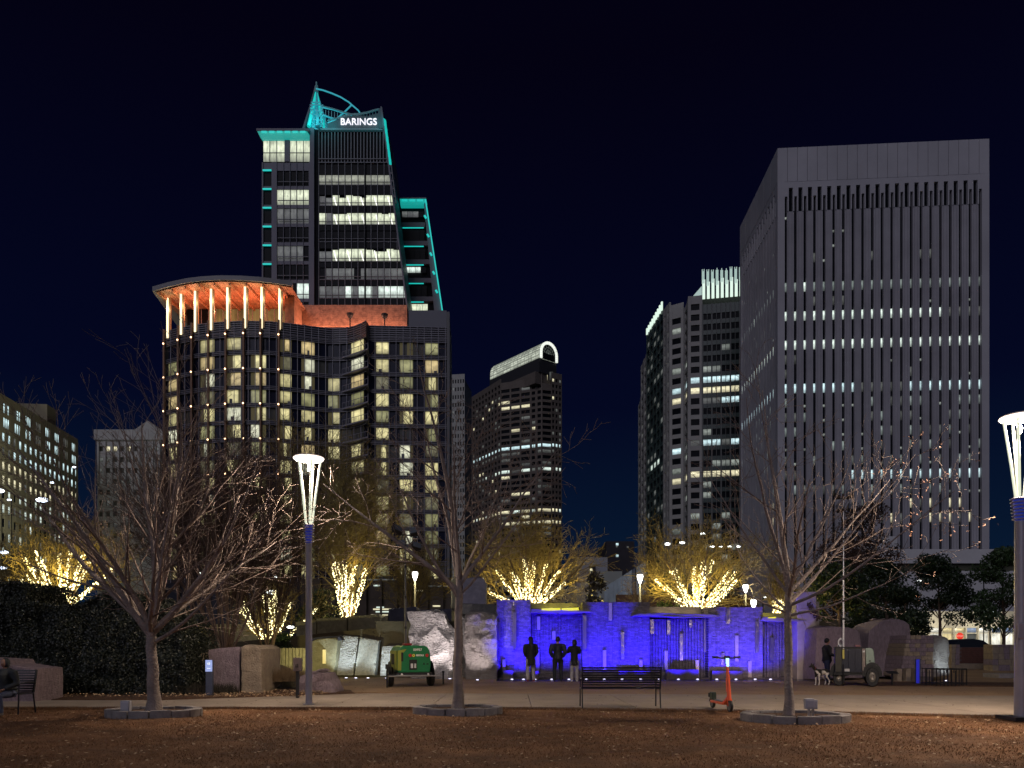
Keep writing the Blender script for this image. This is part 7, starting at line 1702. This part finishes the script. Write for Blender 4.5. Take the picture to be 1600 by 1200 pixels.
# ------------------------------------------------------------------ people
Skin = mat('skin', (.36, .2, .14), .5)
def fig(loc, rz, label, H, coat, coat_len, legs_m, shoe_m, hair_kind, hair_m, pose, wide=1.0, seed=0, puffy=1.0, hood=False, cap=None, lean=0):
    """standing figure facing +y; pose gives elbow and hand positions of both arms (x, y, z in units of height)"""
    o = thing('person', label, 'person', loc, rz); h = H
    dz = pose.get('sit', 0)
    def S(x, y, z): return Vector((x*h, y*h, (z-dz)*h))
    def kn_(s): return Vector((s*.075*h, .25*h, .275*h)) if dz else S(s*.052*wide, .012+pose.get('knee', 0)*(s > 0), .27)
    def an_(s, z): return Vector((s*.08*h, (.235+.05*(s > 0))*h, z*h)) if dz else S(s*.055*wide, pose.get('foot', 0)*(s > 0)-.01, z)
    def OF(x, y, z): return Vector((x*h, y*h, z*h))
    b = MB()
    # torso and neck as one loft
    prof = [(.47, .085, .060), (.52, .090, .065), (.58, .078, .058), (.64, .082, .060), (.72, .095, .064), (.79, .105, .060), (.825, .075, .048), (.845, .034, .034), (.875, .031, .032)]
    b.tube([S(0, lean*(z-.5), z) for z, _, _ in prof], [(rx*h*wide, ry*h) for _, rx, ry in prof], 16)
    hc = S(0, lean*.42+.008, .93); b.ball(hc, (.047*h, .057*h, .066*h), 14, 10)
    b.ball(hc+OF(0, .008, -.030), (.032*h, .038*h, .032*h), 10, 6)           # jaw
    b.tube([hc+OF(0, .045, .012), hc+OF(0, .062, -.012)], [.006*h, .010*h], 6)  # nose
    for s in (-1, 1):
        b.ball(hc+OF(s*.042, 0, -.005), (.006*h, .012*h, .017*h), 6, 6)      # ears
        hip = S(s*.048*wide, 0, .49); kn = kn_(s); an = an_(s, .045)
        b.tube([hip, hip.lerp(kn, .5), kn, kn.lerp(an, .35), an], [.052*h, .045*h, .032*h, .034*h, .020*h], 10)
        b.tube([an+OF(0, -.02, -.02), an+OF(0, .04, -.028), an+OF(s*.004, .09, -.034)], [.020*h, .022*h, .014*h], 8)
        sh = S(s*.100*wide, lean*.28, .80); el, ha = pose['arm'][0 if s < 0 else 1]; el = S(*el); ha = S(*ha)
        b.tube([S(s*.06*wide, lean*.28, .805), sh, sh.lerp(el, .5), el, el.lerp(ha, .3), ha], [.035*h, .034*h, .028*h, .022*h, .022*h, .014*h], 10)
        # palm, five unequal curled fingers, thumb
        d = (ha-el).normalized(); sd = Vector((0, 1, 0)) if abs(d.y) < .8 else Vector((1, 0, 0)); nrm = d.cross(sd).normalized(); sd = nrm.cross(d).normalized()
        pc = ha+d*.028*h; b.tube([ha, pc, ha+d*.052*h], [(.012*h, .018*h), (.010*h, .024*h), (.009*h, .022*h)], 8)
        for q, (off, ln) in enumerate(((-.0165, .034), (-.0055, .042), (.0055, .040), (.0165, .030))):
            r0 = ha+d*.05*h+sd*off*h; m1 = r0+d*ln*.45*h; m2 = m1+(d*.7-nrm*s*.6)*ln*.32*h; m3 = m2+(d*.2-nrm*s*.9)*ln*.25*h
            b.tube([r0-d*.012*h, r0, m1, m2, m3], [.0055*h, .0055*h, .005*h, .0046*h, .0038*h], 6)
        r0 = ha+d*.018*h+sd*.020*h; b.tube([r0, r0+(d*.5+sd*.8)*.020*h, r0+(d*.9+sd*.4)*.042*h], [.007*h, .0062*h, .0045*h], 6)
    body = remeshed(b.build('body', Skin, o), .0085*h, 2)
    # trousers
    t = MB()
    for s in (-1, 1):
        hip = S(s*.045*wide, 0, .50); kn = kn_(s); an = an_(s, .035)
        t.tube([hip, hip.lerp(kn, .5), kn, kn.lerp(an, .5), an], [.062*h, .054*h, .043*h, .042*h, .040*h], 12)
    t.tube([S(0, 0, .44), S(0, 0, .50), S(0, 0, .575)], [(.088*h*wide, .062*h), (.104*h*wide, .074*h), (.094*h*wide, .066*h)], 14)
    remeshed(t.build('trousers', legs_m, o), .012*h, 2)
    for s in (-1, 1):
        an = an_(s, 0)
        k = MB(); k.tube([an+OF(0, -.035, .020), an+OF(0, .0, .024), an+OF(0, .05, .020), an+OF(0, .092, .013)], [(.021*h, .019*h), (.026*h, .024*h), (.027*h, .019*h), (.018*h, .012*h)], 10); k.build('shoe', shoe_m, o, smooth=True)
    # coat with sleeves
    c = MB(); zb = coat_len; pf = puffy
    pr = [(zb, .112, .084), (zb+.03, .108, .082), (.56, .100, .074), (.64, .098, .074), (.72, .108, .078), (.785, .112, .072), (.82, .085, .058), (.85, .050, .048)]
    c.tube([S(0, lean*(z-.5), z) for z, _, _ in pr], [(rx*h*wide*pf, ry*h*pf) for _, rx, ry in pr], 18)
    for s in (-1, 1):
        sh = S(s*.100*wide, lean*.28, .795); el, ha = pose['arm'][0 if s < 0 else 1]; el = S(*el); ha = S(*ha)
        c.tube([S(s*.05*wide, lean*.28, .80), sh, sh.lerp(el, .5), el, el.lerp(ha, .5), el.lerp(ha, .93)], [.044*h*pf, .046*h*pf, .042*h*pf, .038*h*pf, .034*h*pf, .027*h*pf], 12)
    if hood: c.ball(hc+OF(0, -.012, .0), (.060*h, .062*h, .076*h), 12, 8)
    co = remeshed(c.build('coat', coat, o), .012*h, 2)
    # hair
    if hair_kind != 'none':
        q = MB()
        q.ball(hc+OF(0, -.008, .012), (.054*h, .060*h, .066*h), 14, 10)
        if hair_kind == 'long':
            q.tube([hc+OF(0, -.02, .02), hc+OF(0, -.04, -.05), S(0, -.075, .80), S(0, -.088, .72), S(0, -.085, .66)], [(.058*h, .05*h), (.070*h, .045*h), (.080*h, .04*h), (.070*h, .03*h), (.03*h, .014*h)], 12)
        if hair_kind == 'bob':
            q.tube([hc+OF(0, -.014, .03), hc+OF(0, -.02, -.03), hc+OF(0, -.018, -.075)], [(.058*h, .055*h), (.074*h, .055*h), (.066*h, .045*h)], 12)
        remeshed(q.build('hair', hair_m, o), .010*h, 1)
    for s in (-1, 1):
        MB().ball(hc+OF(s*.017, .047, .004), .0055*h, 8, 6).build('eye', mat('eye', (.3, .3, .3), .3), o)
    MB().tube([hc+OF(-.014, .047, -.034), hc+OF(0, .051, -.035), hc+OF(.014, .047, -.034)], .003*h, 5).build('mouth', mat('lip', (.25, .08, .07), .5), o)
    return o
down = lambda x=.135: [((-x, -.01, .63), (-x+.005, .03, .50)), ((x, -.01, .63), (x-.005, .03, .50))]
Blk = mat('black cloth', (.010, .010, .012), .85, noise_scale=8, noise_amt=.3); Nvy = mat('dark navy jacket', (.018, .020, .034), .7, noise_scale=9, noise_amt=.3)
GrT = mat('pale grey trousers', (.30, .28, .29), .8, noise_scale=6, noise_amt=.2); DkT = mat('dark trousers', (.010, .011, .018), .8)
Red = mat('dark red shoes', (.16, .02, .02), .5); Wht = mat('off white shoes', (.5, .48, .45), .5); Blks = mat('black shoes', (.01, .01, .01), .5)
Hb = mat('black hair', (.008, .007, .007), .6)
Dp = 28.6
def at_(px, D_): return (gx(px, D_), D_, .045)
pock = [((-.140, -.015, .66), (-.095, .05, .555)), ((.140, -.015, .66), (.095, .05, .555))]
fig(at_(829, Dp), R(12), 'long haired person in a long black coat and pale trousers watching the blue wall, leftmost', 1.73, Blk, .36, GrT, Red, 'long', Hb, {'arm': pock, 'foot': -.015}, 1.22, puffy=1.12)
fig(at_(871.5, Dp-.1), R(0), 'broad person in a dark navy jacket and dark trousers, middle one before the blue wall', 1.72, Nvy, .50, DkT, Blks, 'short', Hb, {'arm': [((-.165, -.02, .66), (-.115, .05, .545)), ((.165, -.02, .66), (.115, .05, .545))]}, 1.38, puffy=1.2)
fig(at_(897.5, Dp-.1), R(-6), 'person in a black coat with arms raised to the face, right one of the three', 1.62, Blk, .40, GrT, Wht, 'bob', Hb, {'arm': [((-.155, .03, .70), (-.04, .10, .80)), ((.125, .03, .69), (.03, .10, .80))]}, 1.12, puffy=1.08)
fig((gx(1292, 27.6), 27.6, .05), R(-105), 'person in dark clothes resting a hand on the dark trailer beside a dog', 1.66, Blk, .48, mat('blue jeans', (.03, .035, .08), .8), Blks, 'short', Hb, {'arm': [((-.13, -.01, .63), (-.12, .03, .50)), ((.12, .06, .64), (.08, .18, .60))], 'foot': .04}, .98)
fig((gx(14, 15.75), 15.75, .0), R(172), 'person in hooded dark jacket and blue jeans seated on the bench at the left edge', 1.50, mat('dark teal jacket', (.022, .028, .034), .8, noise_scale=6, noise_amt=.3), .50, mat('washed jeans', (.045, .06, .12), .8, noise_scale=9, noise_amt=.3), mat('grey shoes', (.12, .11, .12), .6), 'none', Hb, {'sit': .20, 'arm': [((-.16, .03, .64), (-.07, .17, .56)), ((.16, .03, .64), (.07, .17, .56))]}, 1.2, hood=True, puffy=1.1, lean=.15)

# ------------------------------------------------------------------ dog
def dog():
    o = thing('dog', 'slim black and white dog standing beside the person at the dark trailer', 'dog', (gx(1284, 26.0), 26.0, .05), R(205)); b = MB()
    # body along +x: deep chest, tucked belly
    b.tube([(-.30, 0, .46), (-.20, 0, .47), (-.02, 0, .455), (.16, 0, .43), (.28, 0, .46)], [(.07, .08), (.085, .095), (.08, .10), (.10, .14), (.07, .10)], 12)
    b.tube([(.24, 0, .48), (.36, 0, .60), (.42, 0, .66)], [.075, .055, .05], 10)
    b.ball((.45, 0, .68), (.075, .055, .058), 10, 8); b.tube([(.48, 0, .67), (.60, 0, .645)], [.038, .024], 8)
    b.tube([(-.31, 0, .49), (-.42, 0, .47), (-.50, 0, .36)], [.024, .018, .008], 7)
    for s in (-1, 1):
        b.tube([(.20, s*.07, .42), (.21, s*.075, .28), (.20, s*.075, .14), (.21, s*.075, .03)], [.05, .03, .022, .02], 8); b.ball((.235, s*.075, .018), (.038, .026, .02), 8, 5)
        b.tube([(-.22, s*.07, .44), (-.13, s*.08, .30), (-.28, s*.08, .16), (-.26, s*.08, .03)], [.065, .042, .022, .019], 8); b.ball((-.235, s*.08, .018), (.038, .026, .02), 8, 5)
    wm = mat('dog coat', (.55, .5, .45), .8)
    n_ = wm.node_tree; t_ = n_.nodes.new('ShaderNodeTexCoord'); nz = n_.nodes.new('ShaderNodeTexNoise'); nz.inputs['Scale'].default_value = 3.2; nz.inputs['Detail'].default_value = 1; n_.links.new(t_.outputs['Object'], nz.inputs[0])
    sx = n_.nodes.new('ShaderNodeSeparateXYZ'); n_.links.new(t_.outputs['Object'], sx.inputs[0]); ad = n_.nodes.new('ShaderNodeMath'); ad.operation = 'MULTIPLY_ADD'; ad.inputs[1].default_value = .9; n_.links.new(sx.outputs['Z'], ad.inputs[0]); n_.links.new(nz.outputs[0], ad.inputs[2])
    r_ = n_.nodes.new('ShaderNodeValToRGB'); r_.color_ramp.elements[0].position = .80; r_.color_ramp.elements[0].color = (.55, .5, .45, 1); r_.color_ramp.elements[1].position = .84; r_.color_ramp.elements[1].color = (.015, .012, .01, 1)
    n_.links.new(ad.outputs[0], r_.inputs[0]); n_.links.new(r_.outputs[0], n_.nodes['Principled BSDF'].inputs['Base Color'])
    remeshed(b.build('body', wm, o), .014, 2)
    for s in (-1, 1): MB().slab([(.42, s*.035, .72), (.47, s*.045, .72), (.43, s*.06, .79)], (0, s*.012, 0)).build('ear', mat('dog ear', (.02, .015, .012), .8), o)
    MB().ball((.607, 0, .65), .014, 6, 5).build('nose', M_black, o); MB().lathe([(.062, -.012), (.062, .012)], (.36, 0, .60), 14, 'x', cap=False).build('collar', mat('dog collar', (.3, .05, .03), .5), o)
dog()

# ------------------------------------------------------------------ parked cars behind the right walls
def car(px, D_, rz, label, paint):
    o = thing('parked_car', label, 'car', (gx(px, D_), D_, .02), rz, 'cars parked across the wall')
    secs = [(-2.15, .45, .78, .70), (-2.05, .32, .92, .80), (-1.3, .28, .98, .86), (0, .28, .97, .88), (1.1, .28, .93, .86), (1.95, .32, .80, .78), (2.15, .45, .66, .66)]
    b = MB()
    for x, z0, z1, hw in secs: b.v += [(x, -hw, z0), (x, hw, z0), (x, hw, z1-.06), (x, hw*.9, z1), (x, -hw*.9, z1), (x, -hw, z1-.06)]
    for k in range(len(secs)-1):
        for j in range(6): a = k*6+j; c = k*6+(j+1) % 6; b.f.append((a, c, c+6, a+6))
    b.f += [tuple(range(5, -1, -1)), tuple(range(len(secs)*6-6, len(secs)*6))]
    b.build('body', paint, o, smooth=True, fix=True)
    c = MB(); cs = [(-1.75, .94, .94, .76), (-1.05, .94, 1.40, .66), (-.1, .94, 1.47, .64), (.5, .94, 1.38, .64), (1.15, .92, .93, .74)]
    for x, z0, z1, hw in cs: c.v += [(x, -.80, z0), (x, .80, z0), (x, hw, z1), (x, -hw, z1)]
    for k in range(len(cs)-1):
        for j in range(4): a = k*4+j; d = k*4+(j+1) % 4; c.f.append((a, d, d+4, a+4))
    c.build('windows', mat('car glass', (.02, .025, .03), .06, spec=.8), o, smooth=False, fix=True)
    c = MB(); [c.v.extend([(x, -hw*.98, z1-.02), (x, hw*.98, z1-.02), (x, hw*.93, z1+.022), (x, -hw*.93, z1+.022)]) for x, z0, z1, hw in cs[1:4]]
    for k in range(2):
        for j in range(4): a = k*4+j; d = k*4+(j+1) % 4; c.f.append((a, d, d+4, a+4))
    c.f += [(3, 2, 1, 0), (8, 9, 10, 11)]; c.build('roof', paint, o, fix=True)
    for x in (-1.35, 1.35):
        for s in (-1, 1):
            w = MB().lathe([(.2, -.1), (.31, -.1), (.33, -.06), (.33, .06), (.31, .1), (.2, .1)], (x, s*.78, .31), 20, 'y', cap=False).build('wheel', M_black, o, smooth=True)
            MB().lathe([(.02, -.08), (.2, -.06), (.2, .06), (.02, .08)], (x, s*.78, .31), 12, 'y').build('rim', M_steel, w)
    for s in (-1, 1):
        MB().box(2.06, 2.165, s*.55-.13, s*.55+.13, .56, .68).build('headlight', mat('car lamp', (.6, .6, .6), .2), o); MB().box(-2.165, -2.06, s*.58-.12, s*.58+.12, .66, .78).build('tail_light', mat('car tail', (.3, .02, .02), .3), o)
    return o
_c = car(1512, 50, R(6), 'dark car with shiny roof parked behind the brick wall under the stop sign', mat('car paint dark', (.04, .045, .06), .25, metal=.4))
_c.scale = (1.15, 1.15, 1.22)
_c = car(1450, 58, R(2), 'dark car parked farther left behind the rounded end stone', mat('car paint grey', (.12, .12, .13), .3, metal=.4))
